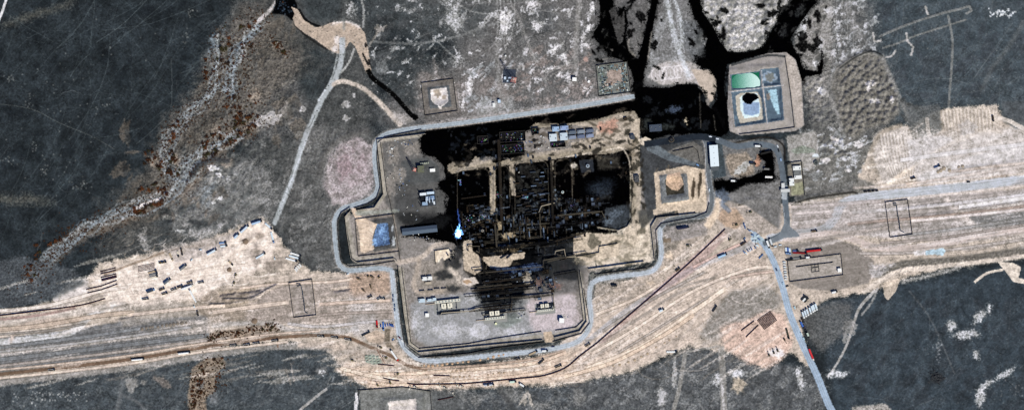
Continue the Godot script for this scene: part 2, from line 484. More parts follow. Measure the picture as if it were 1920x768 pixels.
	paint(track([680, 100, 690, 122], 3) + [blob(686, 85, 3, 6), blob(692, 116, 3, 7)], [18, 18, 20], 0.9, 1, 0.8, 0.4, 4)
	paint([blob(716, 128, 14, 17)], [128, 130, 132], 0.75, 2, 1.1, 0.6, 4)
	paint(track([671, -20, 682, 18, 680, 52], 4) + track([660, 5, 652, 25], 6), [160, 160, 158], 0.75, 1, 0.9, 0.5, 4)
	paint(track([690, 90, 708, 62, 725, 48], 4) + [blob(710, 55, 10, 8)], [150, 142, 134], 0.7, 1, 1.1, 0.6, 4)
	scratches(14, 640, -20, 648, 60, 90, 3, 90, [120, 126, 128], 0.4)
	# stones and scrub stains
	stones(5200, -60, -20, 640, 560, [22, 25, 28], 0.55)
	stones(2600, -60, -20, 640, 560, [96, 100, 102], 0.4)
	stones(2600, 640, -20, 1340, 220, [60, 60, 62], 0.5)
	stones(2600, 640, -20, 1340, 220, [176, 175, 172], 0.45)
	stones(2200, 1480, -20, 1980, 360, [44, 48, 52], 0.5)
	stones(1600, 1480, -20, 1980, 360, [150, 152, 152], 0.4)
	stones(2600, 1500, 500, 1980, 790, [34, 39, 44], 0.5)
	stones(1300, 1500, 500, 1980, 790, [120, 126, 130], 0.4)
	stones(2400, 860, 690, 1560, 790, [50, 52, 55], 0.5)
	stones(2400, 860, 690, 1560, 790, [150, 150, 148], 0.45)
	stones(2400, -60, 650, 690, 790, [36, 40, 45], 0.5)
	stones(1600, -60, 650, 690, 790, [126, 130, 132], 0.4)
	for w in 150:
		var z: Array = [[-40, 0, 480, 470], [440, 40, 640, 480], [1600, 0, 1960, 220], [1560, 560, 1960, 780], [0, 700, 640, 780], [880, 735, 1540, 780], [700, 0, 1110, 210]][w % 7]
		var p := Vector2(rng.randf_range(z[0], z[2]), rng.randf_range(z[1], z[3]))
		var dir := rng.randf_range(1.6, 3.0)
		var pts := PackedVector2Array()
		for k in 8 + rng.randi() % 26:
			pts.append(p)
			dir += rng.randfn(0, 0.28)
			p += Vector2.from_angle(dir) * 4.0
			if p.x < z[0] or p.y > z[3] or p.x > z[2] or p.y < z[1]:
				break
		scratch(pts, [28, 32, 36] if w % 3 else [112, 116, 118], 0.4, 1 + w % 2)
	# pale scars and wheel tracks north of the plant
	paint([blob(853, 38, 16, 22), blob(856, 116, 8, 7), blob(846, 10, 18, 5, 25), blob(660, 20, 6, 12)], white, 0.7, 3, 1.7, 0.8, 4, 0.4)
	paint(track([700, 78, 780, 82, 850, 70, 905, 52, 960, 34], 5), [140, 140, 140], 0.5, 1, 0.9, 0.7, 4)
	paint(track([820, 78, 856, 112], 3) + track([838, -10, 880, 20, 930, 28], 3), [170, 170, 168], 0.5, 1, 1.0, 0.7, 4)
	for i in 6:
		paint(track([930 + i * 7, -20, 934 + i * 6, 40, 930 + i * 5, 78], 2), [172, 172, 170], 0.6, 1, 1.3, 0.8, 4)
	paint([blob(948, 40, 12, 22), blob(1005, 48, 8, 12, -40), blob(1040, 92, 5, 13, 30), blob(1058, 107, 5, 7), blob(1100, 85, 8, 5), blob(1110, 15, 5, 10), blob(1104, 52, 6, 8), blob(1060, 170, 6, 4, -30), blob(1096, 165, 3, 7, -35), blob(1048, 140, 8, 3, -40), blob(1030, 130, 14, 3, -20), blob(1064, 118, 6, 4), blob(880, 160, 6, 16), blob(868, 195, 4, 12), blob(1093, 70, 4, 10, 20), blob(1000, 8, 14, 8)], [214, 212, 208], 0.85, 2, 1.7, 0.7, 4, 0.4)
	paint(track([960, 10, 975, 40, 990, 80, 1000, 105, 1012, 120], 4) + track([1088, -20, 1082, 50, 1078, 100, 1080, 140], 9), [150, 147, 144], 0.7, 2, 0.8, 0.6, 4)
	paint(track([932, 78, 934, 140, 938, 180], 8), [150, 148, 146], 0.6, 2, 0.9, 0.7, 4)
	paint(track([1020, 148, 1035, 132, 1068, 122], 3) + track([1024, 152, 1040, 137, 1070, 126], 2) + track([1110, 115, 1150, 108, 1172, 104], 3), [160, 154, 148], 0.55, 1, 0.9, 0.7, 4)
	scratches(90, 700, 0, 1120, 230, -35, 30, 90, [150, 147, 144], 0.30)
	scratches(40, 960, 0, 1120, 120, 70, 14, 90, [160, 158, 156], 0.3)
	flecks(120, 1010, 80, 110, 70, [176, 174, 170], 0.4)
	flecks(160, 800, 150, 90, 70, [150, 148, 146], 0.35)
	paint([blob(1098, 111, 5)], [186, 150, 136], 0.7, 1, 0.5, 0.5)
	paint(poly([890, 196, 960, 180, 965, 205, 900, 216]), [172, 174, 174], 0.65, 3, 1.0, 0.8, 2)
	paint(track([800, 236, 960, 212, 1120, 188, 1185, 177], 12), [164, 160, 158], 0.75, 2, 0.7, 0.6, 4)
	# fans of graded soil between the two black streams
	paint(poly([1225, 60, 1250, -10, 1290, -10, 1310, 60, 1320, 100, 1310, 120, 1340, 130, 1340, 180, 1320, 190, 1300, 160, 1215, 160, 1205, 150]), [118, 117, 118], 0.95, 3, 0.5, 0.5, 1, 0.35)
	paint(poly([1275, 40, 1310, 40, 1330, 70, 1335, 100, 1300, 115, 1285, 90]), [98, 100, 104], 0.85, 3, 1.2, 0.6, 4, 0.8)
	paint(poly([1215, 145, 1225, 125, 1250, 115, 1275, 112, 1300, 118, 1320, 130, 1335, 140, 1335, 170, 1328, 190, 1322, 185, 1315, 165, 1300, 157, 1240, 160]), [176, 170, 164], 0.95, 2, 0.5, 0.5, 4, 0.25)
	paint(poly([1296, 130, 1340, 132, 1345, 160, 1338, 188, 1325, 196, 1322, 180, 1312, 162]), [180, 166, 148], 1.0, 1, 0.6, 0.4, 4, 0.2)
	paint(track([1248, -15, 1254, 20, 1262, 60, 1275, 100, 1292, 145], 9) + track([1256, -15, 1272, 20, 1278, 60, 1277, 90], 5), [188, 194, 196], 0.75, 2, 1.0, 0.7, 4)
	for i in 7:
		scratch(ring(1232 + i * 7, 140 - i, 11, 12), [220, 218, 214], 0.45)
	scratches(40, 1215, 0, 1320, 120, 84, 7, 100, [180, 182, 184], 0.35)
	paint(poly([1290, 0, 1320, 40, 1338, 70, 1362, 98, 1395, 98, 1430, 88, 1446, 58, 1468, 22, 1490, -10, 1530, -30, 1300, -30]), [158, 156, 152], 1.0, 2, 0.6, 0.4, 3, 0.5)
	smears(70, 1310, -20, 1480, 95, 9, 6, 0, 60, [196, 194, 188], 0.6, 1.8)
	smears(60, 1310, -20, 1480, 95, 9, 5, 0, 60, [106, 106, 106], 0.6, 1.8)
	smears(30, 1210, 20, 1300, 120, 10, 4, -70, 30, [160, 162, 164], 0.5, 1.8)
	flecks(260, 1390, 40, 55, 35, [206, 204, 200], 0.5)
	flecks(200, 1390, 40, 60, 40, [84, 84, 86], 0.5)
	paint(poly([1485, 95, 1500, 55, 1530, 10, 1560, 0, 1560, 120, 1540, 200, 1520, 200, 1500, 150]), [142, 138, 134], 0.8, 3, 1.0, 0.6, 4, 0.6)
	paint([blob(1505, 55, 9, 20, 20), blob(1540, 85, 7, 16, -20), blob(1605, 95, 16, 5, -14), blob(1530, 120, 6, 8), blob(1540, 170, 6, 10), blob(1560, 20, 14, 6), blob(1610, 97, 8, 3)], [206, 208, 208], 0.75, 2, 1.4, 0.7, 4, 0.4)
	paint(track([1560, 15, 1548, 60, 1542, 100, 1540, 135, 1548, 170, 1565, 200, 1576, 230, 1578, 245], 8, 7), [152, 149, 146], 0.75, 2, 0.6, 0.6, 4)
	paint(track([1585, 5, 1600, 40, 1612, 70], 12), [140, 138, 138], 0.6, 2, 0.7, 0.6, 4)
	for i in 5:
		scratch(spline([1560 + i * 9, 0, 1556 + i * 11, 60, 1550 + i * 12, 110]), [176, 175, 172], 0.4)
	# spoil field: heaps dumped side by side
	paint(poly([1568, 125, 1590, 108, 1630, 98, 1655, 105, 1680, 160, 1690, 210, 1665, 232, 1630, 240, 1600, 262, 1580, 240, 1570, 200, 1558, 160]), [118, 114, 109], 0.9, 3, 0.5, 0.5, 4, 0.45)
	paint([blob(1632, 157, 9, 6), blob(1640, 190, 12, 5), blob(1628, 166, 4, 8), blob(1672, 188, 5, 8), blob(1608, 270, 10, 7), blob(1548, 300, 12, 6), blob(1565, 262, 10, 6, 30), blob(1590, 320, 8, 3)], [202, 198, 192], 0.85, 1, 1.3, 0.6, 4)
	paint(track([1655, 105, 1670, 145, 1690, 190, 1704, 220, 1712, 235], 7), [140, 138, 136], 0.8, 2, 0.8, 0.6, 4)
	paint([blob(1694, 188, 6, 5), blob(1702, 195, 10, 4, 20), blob(1697, 222, 14, 4, 50)], [58, 60, 62], 0.85, 1, 1.2, 0.6, 4)
	paint(poly([1690, 190, 1740, 205, 1745, 235, 1700, 235]), [120, 119, 118], 0.6, 2, 1.4, 0.7, 4, 0.6)
	paint(track([1575, 128, 1600, 110, 1625, 98, 1640, 97, 1655, 105], 3), [40, 42, 44], 0.75, 1, 0.9, 0.5, 4)
	# old earthworks drawn on the dark plain
	paint(track([1650, 68, 1700, 47, 1760, 27, 1800, 17, 1818, 12, 1822, 20, 1812, 26], 4.5), [150, 148, 144], 0.65, 1, 0.5, 0.4, 4)
	paint(track([1812, 37, 1780, 47, 1745, 58, 1710, 70, 1682, 82, 1655, 90], 3.5), [140, 139, 136], 0.7, 1, 0.9, 0.5, 4)
	paint(track([1637, 62, 1640, 78, 1652, 76], 4) + track([1700, 62, 1702, 78, 1712, 88, 1708, 104], 4) + track([1735, 12, 1740, 28], 4) + track([1680, 95, 1672, 105, 1660, 108], 4), [176, 172, 166], 0.85, 1, 1.0, 0.5, 4)
	paint(track([1778, 30, 1782, 50, 1786, 80, 1784, 130, 1780, 180, 1778, 215], 4.5), [142, 141, 138], 0.65, 1, 0.5, 0.4, 4)
	flecks(60, 1880, 25, 26, 9, [222, 226, 228], 0.85, 2.2)
	flecks(60, 1730, 60, 90, 50, [150, 150, 150], 0.4)
	paint(track([1920, 40, 1890, 90, 1860, 130, 1840, 170], 8), [104, 106, 108], 0.5, 2, 0.9, 0.8)
	scratches(90, 1600, 0, 1980, 240, -50, 25, 120, [120, 124, 128], 0.25)
	# south-western gullies and the brushy hollow
	paint([blob(245, 712, 9, 7), blob(247, 720, 12, 14), blob(268, 716, 7, 4)], [150, 146, 142], 0.85, 2, 0.9, 0.6, 4)
	paint([blob(303, 712, 18, 7, 20), blob(312, 722, 12, 6)], [128, 118, 112], 0.8, 2, 1.2, 0.6, 4)
	paint(poly([360, 690, 385, 670, 415, 668, 425, 682, 405, 700, 402, 735, 385, 745, 390, 790, 355, 790, 352, 740]), [138, 122, 106], 0.95, 2, 0.8, 0.5, 4, 0.5)
	paint([blob(375, 720, 8, 12), blob(400, 745, 10, 12, 20)], [112, 114, 118], 0.8, 2, 0.6, 0.6)
	flecks(120, 70, 745, 60, 18, [190, 190, 188], 0.6)
	flecks(60, 140, 740, 40, 10, [200, 198, 194], 0.6)
	paint(track([215, 790, 225, 740, 232, 700], 8) + track([230, 740, 260, 755, 290, 790], 6), [112, 114, 118], 0.7, 2, 0.6, 0.6)
	scratches(60, 0, 690, 640, 790, -40, 30, 90, [116, 120, 124], 0.3)
	paint([blob(602, 695, 14, 10)], [118, 116, 116], 0.7, 2, 1.0, 0.6, 4)
	flecks(26, 603, 697, 9, 6, [214, 214, 212], 0.9, 1.6)
	paint(track([560, 770, 590, 745, 612, 728], 5), [176, 172, 166], 0.8, 1, 0.8, 0.5, 4)
	scratches(26, 590, 700, 680, 790, -50, 30, 60, [170, 170, 170], 0.35)
	paint(track([545, 720, 535, 690], 3) + track([552, 715, 545, 680], 2), [150, 140, 132], 0.6, 1, 1.0, 0.6, 4)

func paint_works() -> void:
	var sand := [186, 172, 156]
	var pale := [212, 202, 188]
	var asphalt := [134, 145, 156]
	# the graded strip across the country
	paint(poly([-60, 592, 60, 575, 150, 540, 185, 492, 260, 478, 360, 455, 430, 432, 490, 406, 520, 440, 548, 478, 580, 505, 640, 512, 740, 506, 745, 640, 780, 680, 860, 690, 1040, 660, 1110, 560, 1230, 500, 1325, 405, 1345, 365, 1400, 375, 1480, 382, 1600, 352, 1632, 280, 1660, 238, 1705, 236, 1760, 205, 1870, 198, 1885, 222, 1990, 236, 1990, 470, 1760, 505, 1690, 525, 1640, 545, 1550, 560, 1500, 600, 1520, 690, 1480, 660, 1430, 690, 1380, 660, 1290, 650, 1180, 698, 1050, 722, 900, 722, 760, 733, 690, 728, 640, 690, 620, 660, 560, 640, 450, 645, 300, 678, 100, 706, -60, 728]), [180, 167, 150], 1.0, 3, 1.3, 0.32, 1, 0.25)
	# greyer bands and worn strips
	paint(poly([-60, 640, 130, 618, 250, 598, 390, 590, 390, 640, 200, 672, -60, 706]), [112, 112, 116], 0.95, 2, 0.5, 0.5, 1, 0.25)
	paint(track([-60, 672, 60, 655, 200, 638, 300, 626, 380, 615], 9, 8), [176, 168, 158], 0.9, 2, 0.9, 0.5, 4, 0.3)
	paint(track([-60, 648, 60, 634, 120, 626, 148, 612, 165, 595, 200, 575, 235, 562], 11, 12), [188, 188, 184], 0.9, 2, 0.5, 0.5, 4)
	paint(track([-60, 608, 60, 596, 150, 583, 205, 575], 12), [190, 180, 166], 0.9, 2, 0.5, 0.5, 4)
	paint(track([-60, 603, 60, 592, 140, 577], 5), [150, 120, 114], 0.7, 1, 0.6, 0.5, 4)
	paint(track([20, 640, 32, 615, 60, 603, 130, 596], 6) + [blob(100, 606, 50, 7, -8)], [178, 160, 144], 0.75, 2, 0.8, 0.6, 4)
	paint(track([-60, 722, 100, 705, 250, 686, 420, 660, 520, 648, 620, 650], 14), [150, 145, 140], 0.9, 2, 0.7, 0.5, 4)
	paint(track([-60, 718, 100, 700, 250, 680, 350, 665, 440, 652], 3), [96, 96, 98], 0.6, 1, 0.9, 0.6, 4)
	for i in 9:
		scratch(spline([-60, 650 + i * 6, 100, 628 + i * 6, 240, 608 + i * 6, 380, 592 + i * 6]), [88, 88, 92] if i % 2 else [156, 152, 148], 0.5, 2)
	paint(poly([215, 570, 300, 560, 380, 575, 370, 590, 230, 612]), [158, 150, 140], 0.7, 2, 1.0, 0.6, 4, 0.4)
	paint(poly([380, 545, 440, 540, 520, 525, 545, 560, 545, 600, 480, 612, 400, 605, 370, 580]), [144, 130, 116], 0.8, 2, 0.8, 0.6, 4, 0.4)
	paint(poly([330, 600, 400, 600, 400, 640, 360, 650]), [172, 162, 150], 0.7, 2, 1.2, 0.7, 4)
	paint(poly([385, 632, 400, 622, 480, 610, 530, 606, 520, 622, 400, 640]), [146, 128, 112], 0.95, 1, 0.6, 0.5, 4, 0.4)
	paint(track([400, 610, 440, 606, 510, 605, 540, 618, 600, 624, 670, 615], 8, 12), [172, 168, 162], 0.8, 2, 0.6, 0.5, 4)
	paint(poly([170, 520, 215, 500, 290, 485, 400, 460, 500, 410, 520, 450, 500, 500, 440, 520, 370, 560, 250, 572, 200, 560]), [216, 202, 184], 0.9, 3, 0.7, 0.6, 1, 0.25)
	paint(poly([95, 560, 130, 530, 165, 520, 165, 548, 110, 570]), [206, 198, 188], 0.85, 2, 0.9, 0.5, 4)
	paint(track([200, 568, 300, 545, 380, 515, 440, 480, 490, 430], 12) + track([260, 560, 340, 520, 430, 450, 480, 415], 7), [214, 198, 178], 0.6, 2, 0.8, 0.6, 4)
	scratches(120, 180, 430, 520, 580, -24, 10, 80, [226, 214, 198], 0.19)
	scratches(80, 180, 430, 520, 580, -24, 14, 60, [150, 136, 120], 0.17)
	paint([blob(487, 442, 9, 6), blob(460, 452, 12, 5, -20)], [146, 132, 118], 0.7, 2, 0.9, 0.5, 4)
	paint([blob(478, 480, 12, 24, -10), blob(520, 492, 16, 9), blob(505, 500, 10, 14)], [140, 128, 118], 0.7, 2, 1.0, 0.6, 4, 0.4)
	paint(track([195, 515, 260, 490, 330, 466, 400, 458], 4), [138, 118, 100], 0.7, 1, 0.8, 0.5, 4)
	paint(poly([40, 480, 140, 505, 160, 530, 95, 562, 0, 580, -60, 590, -60, 500]), [84, 88, 94], 0.8, 3, 0.9, 0.5, 4, 0.6)
	paint(poly([470, 540, 640, 520, 740, 512, 742, 600, 660, 610, 540, 605, 460, 600]), [160, 148, 138], 0.85, 3, 0.7, 0.5, 1, 0.3)
	paint(poly([542, 530, 585, 523, 593, 590, 551, 595]), [150, 140, 132], 0.9, 1, 0.2, 0.3, 1, 0.15)
	paint(track([440, 528, 560, 520, 660, 512], 6) + track([600, 560, 670, 556, 735, 552], 5), [182, 168, 152], 0.7, 2, 0.7, 0.5, 4)
	paint(poly([655, 515, 700, 505, 735, 510, 735, 545, 700, 560, 670, 565, 655, 545]), [172, 146, 124], 0.8, 3, 1.2, 0.6, 4, 0.35)
	paint(poly([655, 555, 705, 550, 705, 600, 690, 640, 660, 625]), [172, 170, 168], 0.55, 3, 0.9, 0.7, 4)
	paint(poly([682, 628, 705, 618, 722, 628, 718, 645, 690, 640]), [184, 164, 142], 0.85, 1, 0.7, 0.5, 4)
	paint(track([727, 618, 726, 640, 736, 655], 10), [118, 106, 92], 0.85, 1, 0.9, 0.5, 4, 0.5)
	paint(track(haul_road, 7, 6), [116, 92, 76], 0.95, 1, 0.4, 0.4, 4, 0.35)
	paint(track([520, 633, 521, 650], 3), [120, 88, 70], 0.7, 1, 0.3, 0.4)
	paint(track([560, 645, 640, 650, 700, 680], 12), [186, 170, 152], 0.8, 2, 0.8, 0.6, 4)
	paint(poly([622, 690, 660, 680, 720, 690, 800, 700, 1000, 690, 1110, 640, 1160, 650, 1080, 710, 900, 728, 700, 730, 650, 705]), [202, 180, 156], 0.8, 3, 0.8, 0.5, 1, 0.25)
	paint(poly([1110, 600, 1280, 500, 1420, 460, 1440, 500, 1420, 540, 1380, 580, 1300, 640, 1180, 690, 1060, 715]), [190, 174, 156], 0.8, 3, 0.8, 0.5, 1, 0.25)
	scratches(170, 900, 450, 1440, 720, -33, 7, 150, [214, 202, 186], 0.21)
	scratches(150, 900, 450, 1440, 720, -33, 8, 130, [150, 136, 122], 0.18)
	scratches(110, 640, 670, 1100, 725, -4, 6, 110, [216, 200, 180], 0.21)
	scratches(80, 640, 670, 1100, 725, -4, 6, 90, [160, 138, 118], 0.19)
	paint(track([1100, 640, 1170, 585, 1240, 540, 1300, 502, 1360, 478, 1412, 456], 9, 12), [166, 164, 164], 0.85, 2, 0.4, 0.4, 4)
	paint(track([1110, 650, 1200, 595, 1260, 555, 1330, 530, 1440, 502], 5) + track([1150, 560, 1240, 545, 1340, 520], 4), [140, 132, 126], 0.55, 1, 0.8, 0.6, 4)
	paint(track([1290, 620, 1320, 570, 1370, 530, 1440, 520], 5), [196, 182, 166], 0.7, 1, 0.6, 0.5, 4)
	paint(poly([1115, 530, 1215, 520, 1240, 500, 1245, 430, 1320, 412, 1330, 430, 1270, 500, 1180, 570, 1115, 600]), [172, 158, 142], 0.8, 3, 0.9, 0.6, 1, 0.35)
	paint(poly([1245, 425, 1330, 412, 1325, 440, 1250, 455]), [142, 136, 134], 0.8, 2, 0.6, 0.5, 4)
	paint(track([1105, 572, 1170, 560, 1240, 552], 4) + track([1120, 545, 1220, 530], 3), [140, 130, 122], 0.55, 1, 0.9, 0.6, 4)
	paint([blob(1254, 478, 9, 8), blob(1245, 502, 8, 4), blob(1220, 530, 10, 5)], [208, 188, 160], 0.8, 2, 1.0, 0.6, 4)
	paint(poly([1120, 645, 1230, 540, 1330, 452, 1362, 426, 1370, 436, 1300, 510, 1200, 580, 1135, 640]), [172, 140, 136], 0.5, 2, 0.9, 0.6, 4)
	paint(poly([1370, 545, 1440, 535, 1470, 560, 1450, 585, 1400, 600, 1340, 640, 1310, 630, 1340, 580]), [132, 128, 124], 0.8, 3, 1.0, 0.6, 4, 0.5)
	paint(poly([1350, 610, 1400, 600, 1440, 580, 1470, 590, 1488, 640, 1470, 672, 1440, 690, 1400, 680, 1355, 650]), [200, 172, 152], 0.9, 3, 0.9, 0.5, 4, 0.3)
	# east half
	paint(poly([1345, 370, 1420, 375, 1470, 385, 1465, 430, 1420, 440, 1380, 450, 1350, 430]), [160, 150, 140], 0.8, 2, 0.8, 0.5, 4, 0.3)
	paint(poly([1352, 392, 1380, 390, 1395, 410, 1385, 430, 1360, 425, 1345, 410]), [176, 146, 118], 0.7, 2, 0.9, 0.6, 4)
	paint(poly([1485, 382, 1600, 372, 1660, 375, 1900, 355, 1990, 350, 1990, 420, 1760, 452, 1600, 440, 1560, 432, 1485, 430]), [164, 156, 150], 0.9, 2, 0.6, 0.5, 1, 0.25)
	for i in 7:
		paint(track([1490, 392 + i * 6, 1660, 384 + i * 7, 1990, 348 + i * 11], 2 + i % 3), [[138, 130, 126], [188, 180, 172], [150, 140, 132]][i % 3], 0.6, 1, 1.3, 0.7, 4)
	paint(poly([1810, 400, 1990, 375, 1990, 415, 1830, 430]), [120, 120, 122], 0.8, 2, 0.8, 0.5, 4)
	paint([blob(1900, 372, 60, 10, -6), blob(1840, 380, 30, 6, -6)], [196, 196, 194], 0.7, 2, 1.3, 0.7, 4)
	paint(poly([1640, 250, 1665, 240, 1700, 236, 1712, 262, 1712, 300, 1690, 330, 1665, 350, 1645, 330, 1630, 300]), [178, 170, 159], 0.9, 3, 0.7, 0.6, 1, 0.2)
	paint(poly([1700, 200, 1762, 196, 1766, 244, 1738, 264, 1712, 262, 1704, 240]), [98, 100, 102], 0.85, 2, 1.2, 0.5, 4, 0.4)
	paint(poly([1878, 190, 1990, 190, 1990, 246, 1905, 242, 1880, 226]), [82, 86, 91], 0.9, 2, 1.0, 0.5, 4, 0.3)
	smears(22, 1700, 235, 1765, 285, 12, 2, -25, 12, [186, 178, 166], 0.6, 1.5)
	paint(track([1646, 330, 1634, 290, 1650, 252, 1690, 234], 8), [150, 138, 122], 0.7, 2, 1.0, 0.6, 4, 0.3)
	for i in 24:
		scratch(spline([1648 + i * 3, 252 - i * 0.4, 1655 + i * 3, 290, 1672 + i * 2, 330]), [204, 197, 186] if i % 2 else [146, 137, 124], 0.6)
	paint(poly([1762, 212, 1800, 200, 1868, 198, 1874, 232, 1862, 252, 1800, 262, 1780, 250]), [184, 173, 157], 0.9, 2, 0.9, 0.5, 4, 0.3)
	for i in 30:
		scratch(spline([1764 + i * 3.4, 206, 1768 + i * 3.3, 235, 1772 + i * 3.2, 262]), [214, 204, 188] if i % 2 else [148, 136, 120], 0.55)
	paint([blob(1815, 240, 18, 14)], [166, 162, 158], 0.6, 2, 0.9, 0.6, 4)
	paint(track([1660, 350, 1700, 320, 1740, 292, 1790, 264, 1850, 250, 1880, 250], 8, 10), [218, 202, 178], 0.9, 2, 0.4, 0.5, 4)
	paint(track([1866, 220, 1890, 226, 1930, 245, 1990, 262], 8), [200, 190, 174], 0.9, 1, 0.5, 0.5, 4)
	paint(track([1738, 222, 1742, 255, 1746, 275], 7), [180, 172, 160], 0.8, 1, 0.4, 0.4)
	paint(poly([1705, 262, 1760, 250, 1790, 262, 1740, 290, 1700, 320]), [172, 166, 160], 0.7, 2, 1.0, 0.6, 4, 0.4)
	paint(poly([1720, 330, 1800, 300, 1900, 270, 1990, 255, 1990, 300, 1850, 330, 1720, 345]), [192, 188, 182], 0.8, 2, 0.9, 0.6, 4, 0.2)
	paint(poly([1800, 318, 1900, 300, 1990, 292, 1990, 312, 1880, 330, 1800, 335]), [160, 144, 130], 0.75, 2, 1.1, 0.6, 4, 0.3)
	paint(poly([1540, 345, 1600, 330, 1640, 345, 1640, 358, 1560, 372, 1490, 378, 1490, 362]), [112, 110, 108], 0.8, 2, 0.9, 0.5, 4, 0.4)
	paint(track([1484, 384, 1520, 372, 1600, 360, 1608, 362], 4), [44, 42, 40], 0.85, 1, 0.7, 0.5, 4)
	paint(track([1385, 384, 1420, 374, 1455, 376], 4), [54, 50, 46], 0.8, 1, 0.8, 0.5, 4)
	paint(track(east_road, 16, 18), [172, 178, 186], 0.92, 2, 0.3, 0.4, 4, 0.15)
	paint(track([1640, 352, 1760, 340, 1990, 312], 5) + track([1700, 372, 1850, 356, 1990, 338], 5), [198, 188, 176], 0.8, 1, 0.7, 0.5, 4)
	paint(track(corridor_road, 12, 14), [188, 174, 162], 0.95, 2, 0.3, 0.4, 4, 0.15)
	paint(track([1480, 451, 1600, 436, 1690, 424], 6) + track([1600, 352, 1640, 350], 4), [182, 170, 158], 0.8, 1, 0.5, 0.5, 4)
	paint(track([1774, 372, 1795, 395, 1820, 418, 1842, 436], 9, 14), [196, 186, 174], 0.9, 2, 0.5, 0.5, 4)
	paint(poly([1475, 462, 1560, 445, 1610, 462, 1640, 490, 1630, 530, 1560, 545, 1500, 540, 1480, 530]), [134, 126, 120], 0.9, 2, 0.3, 0.4, 1, 0.15)
	paint(poly([1477, 489, 1577, 476, 1581, 515, 1481, 528]), [162, 154, 144], 0.95, 1, 0.2, 0.3, 4, 0.25)
	paint(poly([1615, 468, 1645, 478, 1660, 474, 1655, 470, 1680, 470, 1650, 480, 1620, 480]), [204, 190, 176], 0.85, 1, 0.4, 0.4, 4)
	paint(poly([1630, 510, 1690, 488, 1800, 480, 1990, 452, 1990, 476, 1800, 496, 1700, 500, 1650, 524]), [102, 98, 94], 0.85, 2, 1.1, 0.5, 4, 0.6)
	paint(poly([1630, 496, 1680, 494, 1650, 520, 1632, 520]), [176, 172, 170], 0.7, 2, 1.2, 0.6, 4)
	paint(track([1620, 548, 1655, 522, 1690, 507, 1760, 499, 1860, 488, 1990, 470], 9), [202, 190, 172], 0.95, 2, 0.5, 0.5, 4, 0.2)
	paint(poly([1655, 530, 1690, 520, 1680, 545, 1665, 563, 1658, 555]), [196, 180, 158], 0.9, 1, 0.7, 0.4, 4)
	paint(track([1690, 528, 1760, 512, 1800, 500], 7), [172, 168, 162], 0.75, 2, 1.3, 0.6, 4, 0.4)
	paint(track([1828, 528, 1850, 512, 1880, 505], 5) + poly([1870, 490, 1900, 492, 1915, 500, 1910, 520, 1990, 545, 1900, 528, 1885, 508]), [204, 192, 172], 0.95, 1, 0.6, 0.4, 4)
	paint(track([1640, 545, 1610, 580, 1590, 640, 1570, 680, 1552, 705], 6, 4), [176, 172, 166], 0.85, 1, 0.7, 0.5, 4)
	paint(track([1645, 540, 1635, 565, 1615, 590], 4) + [blob(1594, 612, 16, 14), blob(1586, 630, 8, 12)], [158, 155, 152], 0.75, 1, 1.2, 0.6, 4, 0.4)
	paint(poly([1500, 590, 1560, 565, 1600, 570, 1590, 620, 1540, 660, 1520, 640]), [110, 108, 108], 0.7, 3, 1.1, 0.7, 4, 0.5)
	paint([blob(1785, 610, 13, 10), blob(1838, 592, 18, 8, -45), blob(1855, 578, 4, 10), blob(1830, 665, 5, 9), blob(1848, 722, 22, 6, -35), blob(1885, 700, 26, 6, -30), blob(1838, 745, 10, 16, 20), blob(1812, 625, 26, 10), blob(1500, 708, 7, 24, -12), blob(1380, 700, 16, 10), blob(1345, 712, 8, 12), blob(1455, 660, 20, 8), blob(1570, 700, 18, 8)], [206, 206, 204], 0.8, 2, 1.7, 0.7, 4, 0.4)
	paint(track([1705, 545, 1740, 590, 1765, 640, 1790, 700], 3), [110, 112, 116], 0.5, 1, 1.0, 0.7, 4)
	scratches(150, 1540, 560, 1980, 790, -50, 40, 110, [112, 116, 122], 0.15)
	flecks(70, 1760, 655, 8, 30, [170, 172, 176], 0.5)
	flecks(90, 1880, 730, 60, 30, [150, 148, 148], 0.4)
	paint([blob(1757, 707, 14, 12)], [48, 50, 54], 0.8, 2, 1.3, 0.6, 4)
	paint(poly([1598, 762, 1660, 756, 1672, 768, 1672, 800, 1590, 800]), [176, 168, 158], 0.85, 2, 1.2, 0.6, 4)
	paint(track([1263, 768, 1275, 720, 1285, 660], 8) + track([1357, 800, 1356, 720, 1352, 650], 12) + track([1280, 660, 1350, 648], 4), [152, 148, 142], 0.75, 1, 0.6, 0.5, 4)
	paint(track([1354, 720, 1360, 800], 4) + [blob(1265, 700, 6, 30), blob(1240, 740, 8, 20)], [196, 194, 190], 0.6, 1, 1.2, 0.6, 4)
	paint([blob(960, 740, 30, 14, 20), blob(1085, 745, 12, 16), blob(890, 750, 14, 10), blob(1010, 760, 30, 8)], [128, 126, 124], 0.7, 3, 1.5, 0.7, 4, 0.5)
	paint(track([935, 725, 955, 755, 975, 790], 10), [70, 70, 72], 0.6, 2, 0.8, 0.6, 4)
	paint([blob(985, 745, 4, 18, 10), blob(994, 748, 3, 18, -14), blob(979, 750, 3, 14, 30)], [190, 180, 164], 0.7, 1, 1.0, 0.6, 4)
	paint([blob(1385, 720, 14, 16)], [196, 178, 150], 0.7, 2, 1.2, 0.6, 4)
	paint(poly([675, 732, 750, 722, 808, 733, 812, 800, 678, 800]), [128, 128, 126], 0.9, 1, 0.4, 0.4, 1, 0.3)
	paint([blob(668, 760, 4, 26)], [214, 212, 208], 0.8, 1, 0.7, 0.5, 4)
	paint(poly([728, 752, 780, 746, 784, 800, 732, 800]), [190, 182, 172], 0.9, 1, 0.8, 0.4, 4)
	paint(poly([684, 664, 700, 663, 714, 672, 716, 680, 700, 683, 684, 678]), [150, 162, 150], 0.85, 1, 0.4, 0.4, 4)
	smears(93, 0, 480, 740, 720, 36, 3.2, -12, 6, [214, 204, 190], 0.45, 1.3)
